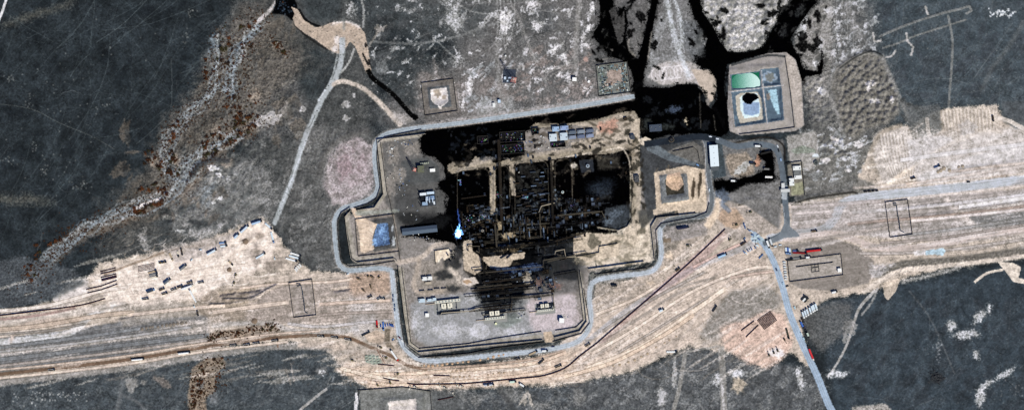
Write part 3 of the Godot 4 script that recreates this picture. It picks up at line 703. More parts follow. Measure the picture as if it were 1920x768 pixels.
	smears(82, 0, 560, 740, 720, 39, 2.4, -10, 4, [138, 130, 122], 0.41, 1.3)
	smears(60, 640, 670, 1100, 725, 28, 2.4, -6, 6, [216, 204, 188], 0.50, 1.3)
	smears(82, 1050, 440, 1440, 700, 39, 2.4, -33, 4, [212, 202, 188], 0.45, 1.3)
	smears(66, 1050, 440, 1440, 700, 32, 2.4, -33, 5, [146, 136, 126], 0.41, 1.3)
	smears(82, 1480, 370, 1980, 470, 43, 2.4, -8, 3, [208, 202, 194], 0.45, 1.3)
	smears(60, 1480, 370, 1980, 470, 43, 2.4, -8, 3, [128, 122, 118], 0.41, 1.3)
	smears(49, 1640, 240, 1980, 345, 32, 3.2, -16, 6, [222, 214, 200], 0.45, 1.3)
	smears(38, 1690, 240, 1980, 345, 28, 2.4, -14, 6, [150, 140, 130], 0.41, 1.3)
	streaks(poly([-60, 580, 200, 500, 500, 420, 740, 510, 745, 650, 600, 650, 300, 680, -60, 730]), 0.13, 0.12)
	streaks(poly([640, 680, 1060, 660, 1110, 690, 900, 725, 700, 730]), 0.06, 0.1)
	streaks(poly([1060, 700, 1115, 600, 1330, 430, 1440, 460, 1440, 540, 1290, 650]), 0.62, 0.1)
	streaks(poly([1350, 380, 1620, 350, 1990, 240, 1990, 480, 1640, 540, 1490, 540]), 0.14, 0.1)
	# bands of the graded strip, each its own soil
	for b in [[[-60, 586, 60, 577, 130, 562, 190, 545, 240, 538], 7, 208, 196, 180], [[-60, 620, 60, 612, 180, 592, 250, 585], 8, 176, 158, 138], [[-60, 630, 80, 620, 160, 606], 4, 128, 122, 116], [[-60, 658, 120, 636, 260, 616, 330, 606], 6, 122, 124, 128], [[-60, 664, 100, 648, 240, 630, 360, 612], 5, 150, 148, 146], [[-60, 680, 120, 660, 300, 638, 390, 628], 8, 116, 118, 122], [[-60, 692, 150, 668, 330, 645, 430, 632], 5, 156, 146, 136], [[-60, 698, 100, 683, 250, 665, 350, 648, 440, 635, 520, 625, 600, 620], 4, 186, 168, 148], [[-60, 714, 100, 698, 250, 680, 350, 663, 450, 650, 540, 640], 5, 198, 182, 162], [[240, 590, 330, 580, 420, 572], 7, 190, 174, 156], [[400, 585, 470, 575, 540, 566], 8, 196, 180, 160], [[450, 540, 520, 532, 620, 528, 660, 522], 5, 196, 178, 158], [[600, 570, 660, 566, 735, 562], 6, 190, 170, 150], [[600, 590, 660, 586, 738, 584], 5, 150, 138, 128], [[540, 606, 600, 612, 680, 604, 738, 600], 6, 168, 164, 160]]:
		ruts(b[0], b[1], [b[2], b[3], b[4]])
	for b in [[[1110, 662, 1200, 610, 1300, 545, 1400, 505, 1450, 500], 6, 206, 190, 170], [[1100, 690, 1200, 650, 1290, 590, 1360, 540], 9, 214, 196, 172], [[1060, 705, 1150, 678, 1240, 630, 1300, 590], 7, 202, 180, 154], [[1130, 620, 1220, 562, 1320, 510], 5, 150, 142, 134], [[1160, 660, 1250, 605, 1330, 555], 4, 156, 146, 136], [[1120, 588, 1190, 560, 1240, 530], 6, 196, 180, 160], [[1370, 520, 1420, 512, 1455, 508], 5, 176, 156, 140], [[1300, 500, 1360, 470, 1400, 452], 5, 188, 160, 146]]:
		ruts(b[0], b[1], [b[2], b[3], b[4]])
	for b in [[[1485, 388, 1580, 382, 1660, 376], 7, 176, 166, 158], [[1490, 400, 1560, 396], 6, 196, 186, 176], [[1490, 412, 1560, 405], 5, 142, 132, 126], [[1590, 420, 1660, 413, 1790, 402, 1990, 378], 5, 150, 132, 120], [[1710, 414, 1800, 405, 1990, 385], 6, 204, 194, 184], [[1600, 398, 1700, 390, 1800, 380, 1990, 356], 7, 182, 178, 174], [[1800, 388, 1990, 362], 8, 214, 210, 204], [[1700, 440, 1800, 428, 1990, 400], 6, 140, 138, 136], [[1650, 455, 1760, 446, 1990, 410], 4, 150, 140, 132], [[1610, 475, 1760, 470, 1990, 438], 6, 158, 150, 142], [[1690, 300, 1800, 285, 1990, 262], 8, 204, 200, 194], [[1700, 345, 1800, 330, 1990, 300], 5, 196, 178, 158], [[1780, 322, 1900, 308, 1990, 300], 5, 150, 128, 110]]:
		ruts(b[0], b[1], [b[2], b[3], b[4]])
	for b in [[[650, 700, 760, 700, 900, 690, 1000, 680, 1060, 660], 6, 206, 182, 156], [[690, 715, 760, 722, 900, 712, 1010, 698, 1060, 680], 6, 210, 186, 160], [[790, 690, 900, 684, 1000, 672, 1060, 655], 4, 168, 146, 126], [[640, 690, 700, 705, 760, 712], 7, 214, 196, 172]]:
		ruts(b[0], b[1], [b[2], b[3], b[4]])
	for i in 40:
		scratch(ring(rng.randf_range(230, 500), rng.randf_range(440, 560), rng.randf_range(8, 26), rng.randf_range(5, 14)).slice(0, 6 + rng.randi() % 14), [240, 230, 214] if i % 2 else [168, 150, 130], 0.5)
	paint(poly([1700, 262, 1900, 240, 1990, 255, 1990, 310, 1720, 345]), [186, 183, 178], 0.6, 3, 1.2, 0.7, 1, 0.2)
	paint(poly([1485, 384, 1640, 374, 1640, 415, 1485, 432]), [168, 160, 154], 0.5, 3, 1.2, 0.7, 1, 0.2)
	paint(poly([300, 462, 420, 442, 440, 436, 420, 470, 330, 492]), [160, 152, 146], 0.6, 2, 1.2, 0.6, 4, 0.3)
	stones(1500, -40, 560, 740, 720, [108, 98, 88], 0.5)
	stones(1200, 640, 660, 1110, 725, [120, 100, 84], 0.5)
	stones(1500, 1100, 420, 1460, 690, [120, 108, 96], 0.5)
	stones(1500, 1480, 370, 1980, 480, [108, 102, 96], 0.5)
	for i in 34:
		var v := Vector2(rng.randf_range(1080, 1420), rng.randf_range(470, 690))
		scratch(ring(v.x, v.y, rng.randf_range(8, 40), rng.randf_range(6, 22)).slice(0, 5 + rng.randi() % 10), [228, 216, 198] if i % 2 else [150, 136, 120], 0.4)
	# pink lot west of the ring road
	paint(poly([615, 300, 640, 268, 670, 256, 698, 272, 701, 340, 690, 366, 655, 380, 625, 384, 608, 350]), [152, 141, 141], 0.9, 3, 1.0, 0.6, 1, 0.3)
	paint([blob(660, 320, 28, 36)], [146, 118, 124], 0.45, 3, 2.0, 0.9, 1, 0.4)
	smears(26, 615, 270, 700, 380, 14, 7, 70, 30, [176, 168, 166], 0.5, 1.6)
	paint(track([615, 310, 620, 360, 640, 385], 7) + [blob(668, 362, 20, 10)], [184, 176, 172], 0.6, 2, 1.0, 0.7, 4)
	paint(track([598, 330, 608, 290, 640, 258, 690, 244], 10), [92, 90, 90], 0.7, 2, 0.7, 0.5, 4)
	paint([blob(600, 250, 30, 20)], [122, 120, 120], 0.5, 3, 1.4, 0.8, 4)
	paint([blob(648, 197, 8, 7), blob(648, 222, 8, 6), blob(568, 205, 7, 6, -30), blob(664, 180, 3, 5), blob(500, 225, 30, 12, -20)], [190, 187, 184], 0.7, 1, 1.3, 0.6, 4)
	# inside the fence
	paint(poly([706, 262, 800, 248, 1190, 190, 1330, 185, 1335, 395, 1240, 420, 1225, 490, 1105, 510, 1095, 610, 1080, 630, 790, 665, 768, 650, 750, 505, 660, 490, 648, 405, 712, 385, 720, 365]), [138, 131, 126], 1.0, 2, 0.2, 0.3, 1, 0.25)
	paint(poly([716, 268, 800, 254, 838, 300, 850, 400, 850, 430, 790, 450, 748, 480, 738, 400, 722, 380]), [100, 98, 98], 0.9, 2, 0.5, 0.5, 1, 0.2)
	paint(poly([752, 302, 800, 294, 822, 310, 826, 340, 790, 350, 755, 345]), [84, 86, 88], 0.9, 2, 0.3, 0.4)
	paint(poly([738, 345, 820, 342, 835, 370, 840, 410, 745, 420]), [88, 87, 87], 0.8, 2, 0.4, 0.5)
	paint([blob(738, 290, 12, 20), blob(776, 278, 22, 12), blob(732, 345, 10, 24), blob(748, 330, 14, 16)], [146, 138, 130], 0.75, 2, 1.4, 0.7, 4, 0.4)
	paint(poly([740, 365, 790, 360, 800, 385, 742, 400]), [74, 74, 76], 0.7, 2, 0.5, 0.6)
	paint(poly([748, 440, 830, 430, 830, 470, 760, 486, 752, 480]), [136, 130, 126], 0.9, 2, 0.7, 0.5, 4)
	paint(track([745, 492, 790, 482, 812, 462, 840, 452], 9), [188, 174, 156], 0.85, 2, 0.5, 0.5, 4)
	paint(track([786, 486, 782, 510, 776, 535, 790, 548, 830, 545], 9), [196, 178, 156], 0.75, 2, 0.8, 0.6, 4)
	paint(poly([778, 490, 860, 480, 870, 540, 800, 555, 775, 540]), [150, 140, 128], 0.6, 3, 0.9, 0.6, 4)
	paint(poly([785, 560, 900, 545, 1000, 560, 1075, 550, 1085, 600, 1060, 625, 800, 648, 775, 630, 770, 570]), [146, 147, 150], 0.9, 3, 0.5, 0.5, 1, 0.2)
	paint([blob(835, 622, 30, 14), blob(780, 605, 10, 24), blob(960, 622, 30, 8, -10), blob(905, 560, 22, 8), blob(890, 620, 16, 12)], [192, 192, 192], 0.65, 3, 1.3, 0.8, 4)
	paint(poly([985, 570, 1000, 558, 1075, 545, 1088, 600, 1065, 618, 1000, 622]), [190, 176, 172], 0.75, 3, 0.7, 0.6, 4)
	paint(poly([930, 595, 965, 585, 980, 600, 950, 615, 925, 612]), [126, 136, 130], 0.6, 2, 0.7, 0.6, 4)
	for i in 5:
		scratch(ring(900, 620, 17 - i * 2.5, 13 - i * 2), [206, 206, 206], 0.5)
	paint(poly([1018, 622, 1034, 620, 1040, 640, 1022, 642]), [184, 164, 138], 0.95, 1, 0.3, 0.4, 4)
	for t in [[752, 502, 760, 580, 769, 645, 785, 657, 880, 648, 930, 641, 1015, 630], [1042, 627, 1082, 617, 1097, 600, 1087, 512], [1106, 500, 1205, 486], [1224, 485, 1218, 425, 1229, 405, 1300, 396], [711, 266, 722, 362, 706, 386, 668, 400], [653, 400, 651, 410, 664, 480, 672, 487, 738, 478], [800, 252, 715, 262]]:
		paint(stroke(straight(t), 8), [158, 152, 140], 0.9, 1, 0.2, 0.3, 4, 0.12)
	# the burning ground round the process units
	paint(poly([1000, 490, 1080, 470, 1100, 500, 1085, 545, 1000, 560]), [92, 90, 92], 0.7, 3, 0.9, 0.6, 4, 0.4)
	paint([blob(1040, 535, 14, 8), blob(1010, 525, 8, 14), blob(1055, 500, 8, 8)], [130, 96, 88], 0.6, 2, 1.0, 0.6, 4)
	paint(poly([1090, 440, 1170, 420, 1215, 400, 1222, 490, 1150, 500, 1105, 505, 1080, 460]), [196, 184, 162], 0.95, 2, 0.8, 0.5, 4, 0.3)
	paint(poly([1195, 235, 1320, 250, 1325, 400, 1215, 410, 1200, 330]), [64, 66, 70], 0.95, 2, 0.5, 0.4, 4, 0.3)
	paint(poly([1330, 262, 1470, 262, 1462, 430, 1400, 385, 1345, 372]), [114, 112, 112], 0.95, 2, 0.5, 0.5, 4, 0.3)

func paint_fire() -> void:
	var soot := [3, 3, 4]
	var sand := [182, 168, 146]
	# oil streams in the north
	paint(poly([1118, -30, 1145, -30, 1150, 10, 1160, 28, 1170, 10, 1177, 40, 1172, 75, 1180, 92, 1196, 112, 1204, 85, 1222, 0, 1226, -30, 1240, -30, 1230, 20, 1221, 70, 1207, 140, 1204, 185, 1184, 190, 1188, 150, 1182, 128, 1165, 112, 1150, 108, 1135, 95, 1118, 76, 1112, 62, 1124, 45, 1126, 20]), [38, 38, 40], 0.7, 3, 2.4, 0.8, 1, 0.3)
	paint(poly([1118, -30, 1145, -30, 1150, 10, 1160, 28, 1170, 10, 1177, 40, 1172, 75, 1180, 92, 1196, 112, 1204, 85, 1222, 0, 1226, -30, 1240, -30, 1230, 20, 1221, 70, 1207, 140, 1204, 185, 1184, 190, 1188, 150, 1182, 128, 1165, 112, 1150, 108, 1135, 95, 1118, 76, 1112, 62, 1124, 45, 1126, 20]), soot, 1.0, 1, 0.9, 0.3, 4, 0.1)
	paint(poly([1118, -30, 1145, -30, 1150, 10, 1160, 28, 1170, 10, 1177, 40, 1172, 75, 1180, 92, 1196, 112, 1204, 85, 1222, 0, 1226, -30, 1240, -30, 1230, 20, 1221, 70, 1207, 140, 1204, 185, 1184, 190, 1188, 150, 1182, 128, 1165, 112, 1150, 108, 1135, 95, 1118, 76, 1112, 62, 1124, 45, 1126, 20]), soot, 1.0, 3, 2.6, 0.2, 1, 0.1)
	paint(poly([1142, 20, 1152, 12, 1160, 32, 1170, 20, 1172, 50, 1168, 78, 1160, 84, 1150, 50]), [78, 76, 76], 0.9, 1, 1.4, 0.6, 4, 0.5)
	paint([blob(1134, 62, 6, 9)], [64, 64, 62], 0.8, 1, 1.8, 0.6, 4)
	paint(track([1180, 70, 1178, 90, 1192, 106], 4) + track([1128, 84, 1150, 95], 3) + track([1215, 110, 1222, 60], 3), [150, 144, 136], 0.7, 1, 1.2, 0.6, 4)
	paint(poly([1286, -30, 1305, -30, 1318, 25, 1336, 48, 1350, 78, 1366, 98, 1400, 99, 1432, 88, 1446, 60, 1468, 22, 1486, 0, 1500, -30, 1560, -30, 1522, 14, 1502, 42, 1482, 72, 1490, 95, 1500, 110, 1506, 130, 1534, 134, 1538, 116, 1541, 90, 1544, 120, 1541, 139, 1512, 142, 1503, 155, 1495, 138, 1487, 110, 1472, 100, 1440, 99, 1390, 112, 1362, 122, 1357, 165, 1362, 190, 1367, 245, 1345, 262, 1330, 250, 1335, 200, 1345, 186, 1343, 150, 1332, 132, 1304, 120, 1320, 96, 1326, 72, 1314, 50, 1300, 30]), [38, 38, 40], 0.7, 3, 2.4, 0.8, 1, 0.3)
	paint(poly([1286, -30, 1305, -30, 1318, 25, 1336, 48, 1350, 78, 1366, 98, 1400, 99, 1432, 88, 1446, 60, 1468, 22, 1486, 0, 1500, -30, 1560, -30, 1522, 14, 1502, 42, 1482, 72, 1490, 95, 1500, 110, 1506, 130, 1534, 134, 1538, 116, 1541, 90, 1544, 120, 1541, 139, 1512, 142, 1503, 155, 1495, 138, 1487, 110, 1472, 100, 1440, 99, 1390, 112, 1362, 122, 1357, 165, 1362, 190, 1367, 245, 1345, 262, 1330, 250, 1335, 200, 1345, 186, 1343, 150, 1332, 132, 1304, 120, 1320, 96, 1326, 72, 1314, 50, 1300, 30]), soot, 1.0, 1, 0.9, 0.3, 4, 0.1)
	paint(poly([1286, -30, 1305, -30, 1318, 25, 1336, 48, 1350, 78, 1366, 98, 1400, 99, 1432, 88, 1446, 60, 1468, 22, 1486, 0, 1500, -30, 1560, -30, 1522, 14, 1502, 42, 1482, 72, 1490, 95, 1500, 110, 1506, 130, 1534, 134, 1538, 116, 1541, 90, 1544, 120, 1541, 139, 1512, 142, 1503, 155, 1495, 138, 1487, 110, 1472, 100, 1440, 99, 1390, 112, 1362, 122, 1357, 165, 1362, 190, 1367, 245, 1345, 262, 1330, 250, 1335, 200, 1345, 186, 1343, 150, 1332, 132, 1304, 120, 1320, 96, 1326, 72, 1314, 50, 1300, 30]), soot, 1.0, 3, 2.6, 0.2, 1, 0.1)
	paint([blob(1312, 70, 7, 18), blob(1316, 100, 6, 8), blob(1470, 60, 8, 12, 30), blob(1500, 20, 8, 14, 30)], [58, 60, 62], 0.7, 2, 1.8, 0.7, 4, 0.5)
	smears(46, 1108, -10, 1245, 150, 9, 4, 70, 40, soot, 0.95, 1.8)
	smears(46, 1425, -10, 1550, 105, 10, 5, -50, 40, soot, 0.95, 1.8)
	smears(34, 1296, 20, 1365, 130, 8, 4, 50, 40, soot, 0.95, 1.8)
	smears(26, 1330, 100, 1372, 250, 6, 4, 80, 30, soot, 0.9, 1.8)
	smears(40, 1120, 0, 1210, 170, 5, 2, 70, 40, [58, 57, 56], 0.6, 2.0)
	smears(50, 1430, 0, 1550, 120, 6, 2.5, -40, 40, [62, 62, 62], 0.6, 2.0)
	# the belt south of the ring road
	paint(poly([788, 264, 802, 240, 836, 231, 858, 236, 878, 227, 960, 222, 1060, 208, 1188, 187, 1195, 162, 1250, 166, 1275, 158, 1302, 158, 1318, 172, 1326, 198, 1342, 210, 1360, 250, 1330, 262, 1300, 250, 1255, 252, 1218, 262, 1206, 262, 1192, 214, 1160, 213, 1120, 226, 1060, 232, 1010, 238, 990, 244, 960, 250, 990, 300, 905, 292, 885, 300, 870, 305, 858, 310, 850, 340, 838, 345, 832, 310, 815, 294, 800, 292, 790, 282]), [38, 38, 40], 0.7, 3, 2.4, 0.8, 1, 0.3)
	paint(poly([788, 264, 802, 240, 836, 231, 858, 236, 878, 227, 960, 222, 1060, 208, 1188, 187, 1195, 162, 1250, 166, 1275, 158, 1302, 158, 1318, 172, 1326, 198, 1342, 210, 1360, 250, 1330, 262, 1300, 250, 1255, 252, 1218, 262, 1206, 262, 1192, 214, 1160, 213, 1120, 226, 1060, 232, 1010, 238, 990, 244, 960, 250, 990, 300, 905, 292, 885, 300, 870, 305, 858, 310, 850, 340, 838, 345, 832, 310, 815, 294, 800, 292, 790, 282]), soot, 1.0, 1, 0.9, 0.3, 4, 0.1)
	paint(poly([788, 264, 802, 240, 836, 231, 858, 236, 878, 227, 960, 222, 1060, 208, 1188, 187, 1195, 162, 1250, 166, 1275, 158, 1302, 158, 1318, 172, 1326, 198, 1342, 210, 1360, 250, 1330, 262, 1300, 250, 1255, 252, 1218, 262, 1206, 262, 1192, 214, 1160, 213, 1120, 226, 1060, 232, 1010, 238, 990, 244, 960, 250, 990, 300, 905, 292, 885, 300, 870, 305, 858, 310, 850, 340, 838, 345, 832, 310, 815, 294, 800, 292, 790, 282]), soot, 1.0, 3, 2.6, 0.2, 1, 0.1)
	# the core, and the sooty fringe south of it
	paint(poly([820, 345, 850, 325, 930, 300, 1030, 292, 1060, 285, 1150, 275, 1188, 285, 1192, 370, 1188, 412, 1150, 435, 1110, 445, 1070, 460, 1010, 500, 960, 505, 910, 500, 880, 480, 850, 455, 800, 445, 760, 440, 756, 428, 800, 412, 835, 400, 842, 370]), [38, 38, 40], 0.7, 3, 2.4, 0.8, 1, 0.3)
	paint(poly([820, 345, 850, 325, 930, 300, 1030, 292, 1060, 285, 1150, 275, 1188, 285, 1192, 370, 1188, 412, 1150, 435, 1110, 445, 1070, 460, 1010, 500, 960, 505, 910, 500, 880, 480, 850, 455, 800, 445, 760, 440, 756, 428, 800, 412, 835, 400, 842, 370]), soot, 1.0, 1, 0.9, 0.3, 4, 0.1)
	paint(poly([820, 345, 850, 325, 930, 300, 1030, 292, 1060, 285, 1150, 275, 1188, 285, 1192, 370, 1188, 412, 1150, 435, 1110, 445, 1070, 460, 1010, 500, 960, 505, 910, 500, 880, 480, 850, 455, 800, 445, 760, 440, 756, 428, 800, 412, 835, 400, 842, 370]), soot, 1.0, 3, 2.6, 0.2, 1, 0.1)
	paint(poly([865, 470, 1000, 470, 1030, 490, 1010, 515, 985, 545, 968, 565, 940, 572, 905, 565, 890, 545, 878, 515]), [14, 15, 18], 0.97, 3, 1.6, 0.6, 1, 0.4)
	paint(poly([905, 540, 980, 535, 972, 570, 952, 590, 915, 590, 900, 565]), [30, 33, 38], 0.85, 4, 1.7, 0.8, 1, 0.4)
	paint(poly([1005, 470, 1100, 430, 1110, 470, 1085, 500, 1085, 525, 1010, 520]), [30, 32, 36], 0.85, 3, 1.2, 0.6, 4, 0.4)
	paint([blob(850, 490, 16, 16), blob(832, 515, 18, 10), blob(862, 470, 10, 14), blob(850, 540, 14, 6)], [34, 36, 40], 0.85, 2, 1.5, 0.7, 4, 0.4)
	paint([blob(1070, 470, 14, 16), blob(1030, 500, 22, 10)], [40, 42, 44], 0.8, 2, 1.3, 0.7, 4, 0.4)
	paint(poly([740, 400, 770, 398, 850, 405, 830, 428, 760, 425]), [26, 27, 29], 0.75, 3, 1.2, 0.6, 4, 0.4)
	# sand banks thrown up between the units
	paint(poly([838, 310, 850, 303, 870, 306, 878, 314, 884, 300, 892, 293, 900, 297, 905, 303, 920, 298, 925, 306, 960, 296, 1000, 287, 1060, 279, 1120, 266, 1185, 258, 1186, 275, 1150, 288, 1100, 290, 1040, 299, 1000, 304, 950, 310, 928, 312, 900, 315, 862, 322, 848, 326, 840, 320]), sand, 0.8, 1, 1.3, 0.4, 4, 0.25)
	paint(poly([992, 240, 1005, 230, 1060, 232, 1120, 224, 1165, 210, 1190, 208, 1200, 225, 1196, 260, 1150, 262, 1110, 275, 1075, 280, 1070, 268, 1115, 258, 1120, 240, 1070, 234, 1010, 240]), sand, 0.75, 1, 1.4, 0.4, 4, 0.35)
	paint([blob(1138, 238, 20, 11), blob(1150, 228, 10, 6)], [176, 128, 108], 0.75, 2, 1.2, 0.6, 4, 0.4)
	paint(poly([1184, 225, 1200, 222, 1200, 300, 1203, 340, 1200, 420, 1200, 450, 1180, 470, 1165, 440, 1180, 420, 1186, 370, 1184, 290]), sand, 0.85, 1, 1.5, 0.4, 4, 0.3)
	paint(track([1166, 278, 1176, 290, 1182, 320, 1182, 400, 1176, 425, 1160, 431, 1120, 426], 3) + track([1060, 294, 1110, 286, 1165, 276], 3), [196, 184, 164], 0.8, 1, 0.6, 0.4, 4)
	for b in [[858, 320, 917, 402], [928, 314, 954, 385], [966, 306, 1027, 402], [1041, 301, 1071, 385]]:
		var r := PackedVector2Array([Vector2(b[0], b[3]), Vector2(b[0], b[1] + 8), Vector2(b[0] + 3, b[1] + 2), Vector2(b[0] + 9, b[1]), Vector2(b[2] - 9, b[1] - 3), Vector2(b[2] - 3, b[1]), Vector2(b[2], b[1] + 8), Vector2(b[2] + 2, b[3])])
		paint(stroke(r, 3), [150, 138, 120], 0.55, 1, 1.0, 0.5, 4)
		paint([r], soot, 1.0, 1, 0.4, 0.3, 4, 0.1)
	paint(poly([918, 312, 928, 312, 930, 360, 928, 402, 920, 402, 919, 360]) + poly([955, 310, 964, 308, 966, 350, 968, 368, 960, 366, 956, 340]) + poly([1030, 302, 1038, 300, 1038, 318, 1033, 322]), sand, 0.85, 1, 1.2, 0.5, 4, 0.3)
	paint(track([1033, 310, 1036, 360, 1034, 400], 4) + track([1072, 305, 1075, 345], 5), [96, 86, 74], 0.6, 1, 1.4, 0.6, 4)
	paint([blob(990, 320, 18, 12), blob(1010, 350, 14, 20), blob(975, 345, 8, 18), blob(1130, 360, 18, 12)], [44, 43, 42], 0.8, 2, 1.9, 0.7, 4, 0.5)
	paint(poly([1085, 300, 1112, 298, 1114, 322, 1090, 324]), [46, 50, 58], 0.95, 1, 0.3, 0.4)
	paint([blob(1076, 311, 7, 6)], [214, 204, 186], 0.85, 2, 0.7, 0.5, 4)
	paint(poly([1118, 292, 1160, 288, 1162, 315, 1122, 318]), [74, 70, 64], 0.75, 2, 1.3, 0.6, 4, 0.5)
	paint(poly([1135, 390, 1182, 382, 1184, 418, 1160, 430, 1130, 425]), [66, 72, 80], 0.85, 2, 1.2, 0.5, 4, 0.4)
	paint([blob(1155, 400, 14, 6, -20), blob(1140, 415, 10, 6)], [120, 134, 152], 0.5, 2, 1.6, 0.7, 4)
	paint([blob(1128, 355, 26, 18)], [38, 46, 58], 0.8, 3, 1.2, 0.8, 4)
	# grey flecked ground among the wreckage
	for b in [[935, 395, 10, 14], [1075, 385, 20, 12], [1095, 400, 10, 14], [905, 400, 10, 14], [960, 410, 12, 10], [985, 415, 14, 10], [1060, 405, 12, 12], [880, 420, 20, 20], [1000, 380, 20, 20], [1045, 370, 10, 24]]:
		flecks(60, b[0], b[1], b[2], b[3], [84, 100, 122], 0.45)
		flecks(26, b[0], b[1], b[2], b[3], [150, 168, 190], 0.5)
		flecks(30, b[0], b[1], b[2], b[3], [104, 96, 84], 0.5)
	for i in 260:
		flecks(3, rng.randf_range(840, 1190), rng.randf_range(240, 480), 5, 5, [70, 76, 84], 0.4)
	for i in 16:
		scratch(straight([900 + rng.randf() * 150, 420 + i * 3, 905 + rng.randf() * 150, 420 + i * 3 - 4]), [120, 112, 98], 0.5)
	paint(track([931, 400, 934, 460], 2) + track([938, 300, 941, 420], 2) + track([944, 320, 946, 420], 1) + track([1050, 424, 1010, 428, 930, 440], 2), [96, 90, 80], 0.6, 1, 0.9, 0.5, 4)
	paint(poly([932, 416, 941, 414, 942, 430, 934, 432]) + poly([940, 438, 965, 434, 966, 444, 944, 448]), [172, 154, 124], 0.85, 1, 1.2, 0.5, 4)
	# soot over the sand banks
	smears(80, 840, 262, 1200, 330, 9, 3.2, -8, 30, [30, 28, 26], 0.85, 1.7)
	smears(56, 1176, 220, 1208, 440, 6, 3, 80, 30, [36, 34, 30], 0.85, 1.7)
	smears(40, 840, 262, 1200, 330, 8, 2.5, -8, 20, [120, 108, 92], 0.6, 1.7)
	smears(50, 1080, 436, 1215, 495, 9, 3, -20, 40, [88, 82, 70], 0.7, 1.7)
	smears(30, 990, 205, 1190, 262, 10, 3, -8, 30, [70, 62, 54], 0.7, 1.7)
	smears(30, 1228, 314, 1325, 396, 8, 2.5, 70, 40, [130, 112, 90], 0.6, 1.7)
	smears(26, 868, 450, 985, 510, 7, 3, -10, 40, [60, 54, 46], 0.7, 1.7)
	# footings and floors showing through the soot, laid out square
	for i in 150:
		var x := rng.randf_range(862, 1125)
		var y := rng.randf_range(372, 480)
		var l := rng.randf_range(5, 24)
		var v: Vector2 = Vector2(1, -0.1) if rng.randf() < 0.6 else Vector2(0.07, 1)
		paint(stroke(PackedVector2Array([Vector2(x, y), Vector2(x, y) + v * l]), rng.randf_range(1.0, 2.2)), [[92, 84, 72], [70, 76, 86], [110, 124, 146], [120, 106, 84], [48, 50, 54]][rng.randi() % 5], rng.randf_range(0.35, 0.8), 0, 0.6, 0.5, 4)
	smears(60, 865, 375, 1120, 480, 5, 3, -6, 20, [60, 62, 66], 0.6, 1.7)
	smears(26, 880, 400, 1060, 470, 5, 3, -6, 20, [118, 100, 76], 0.55, 1.9)
	smears(40, 968, 310, 1026, 400, 5, 3, 80, 30, [52, 52, 50], 0.7, 1.7)
	smears(24, 930, 318, 954, 384, 4, 3, 80, 30, [44, 46, 48], 0.6, 1.7)
	smears(30, 840, 240, 940, 300, 6, 3, 0, 40, [30, 36, 46], 0.6, 1.7)
	smears(24, 1210, 180, 1330, 250, 8, 4, -10, 30, [34, 38, 44], 0.6, 1.7)
	# sandy floor of the southern process rows
	paint(poly([868, 452, 884, 448, 886, 470, 900, 480, 905, 505, 890, 515, 870, 505, 868, 480]) + poly([900, 482, 945, 478, 985, 472, 983, 484, 962, 488, 955, 500, 935, 505, 915, 498]) + poly([1075, 445, 1100, 436, 1140, 438, 1165, 445, 1160, 480, 1100, 490, 1075, 478]), [186, 170, 146], 0.95, 1, 1.0, 0.45, 4, 0.3)
	paint([blob(1114, 452, 13, 14), blob(1150, 456, 14, 6, -25), blob(1100, 478, 20, 5)], [46, 44, 40], 0.85, 1, 1.0, 0.5, 4)
	paint(poly([1085, 438, 1100, 434, 1170, 440, 1215, 405, 1222, 470, 1200, 485, 1100, 497, 1075, 490]), [190, 176, 152], 0.45, 2, 1.2, 0.6, 4, 0.3)
	paint(poly([918, 498, 950, 502, 1000, 492, 1018, 496, 1018, 506, 960, 512, 925, 512]), [58, 74, 106], 0.9, 1, 1.3, 0.5, 4, 0.5)
	paint(poly([868, 522, 890, 518, 898, 530, 880, 536, 866, 532]), [214, 202, 184], 0.85, 1, 0.9, 0.5, 4)
	paint([blob(848, 508, 4, 12, -35), blob(858, 518, 5, 16, -20), blob(990, 520, 9, 16, -15)], [196, 184, 164], 0.75, 2, 1.0, 0.6, 4)
	paint([blob(876, 528, 9, 4)], [160, 128, 96], 0.8, 1, 0.8, 0.5, 4)
	paint(poly([815, 470, 842, 466, 844, 482, 832, 488, 830, 480, 822, 492, 816, 490]), [214, 198, 170], 0.95, 1, 0.7, 0.4, 4)
	# dyke with a pale crown in the east
	paint(poly([1210, 272, 1230, 270, 1258, 288, 1300, 300, 1310, 304, 1300, 312, 1250, 300, 1214, 282]), [104, 112, 120], 0.9, 1, 0.3, 0.4)
	paint(poly([1270, 275, 1300, 265, 1316, 275, 1322, 310, 1290, 300, 1250, 285]), [112, 108, 104], 0.85, 1, 0.8, 0.5, 4, 0.3)
	paint(poly([1226, 323, 1260, 316, 1285, 310, 1322, 318, 1326, 395, 1290, 396, 1230, 394, 1230, 370]), [188, 171, 146], 1.0, 1, 0.6, 0.4, 4, 0.25)
	paint(poly([1236, 328, 1288, 325, 1292, 374, 1240, 382]), [112, 116, 122], 0.95, 1, 0.4, 0.4)
	paint(poly([1247, 336, 1280, 332, 1283, 362, 1250, 366]), [58, 54, 46], 0.95, 1, 0.5, 0.4, 4)
	paint(poly([1250, 328, 1275, 322, 1282, 345, 1272, 358, 1258, 355, 1248, 345]), [188, 160, 132], 0.95, 1, 0.8, 0.4, 4, 0.4)
	paint([blob(1300, 350, 4, 22, 4), blob(1312, 345, 3, 26, 6)], [54, 44, 36], 0.85, 1, 1.3, 0.5, 4)
	paint(poly([1195, 395, 1225, 390, 1222, 410, 1205, 430, 1200, 420]), [66, 66, 66], 0.8, 2, 0.6, 0.5, 4)
	paint(poly([1224, 393, 1258, 388, 1262, 396, 1226, 404]) + poly([1270, 386, 1320, 380, 1324, 396, 1272, 402]), [188, 172, 148], 0.9, 1, 0.7, 0.4, 4)
	paint(poly([1196, 262, 1210, 256, 1222, 262, 1218, 274, 1202, 272]), [210, 196, 170], 0.9, 1, 0.9, 0.4, 4)
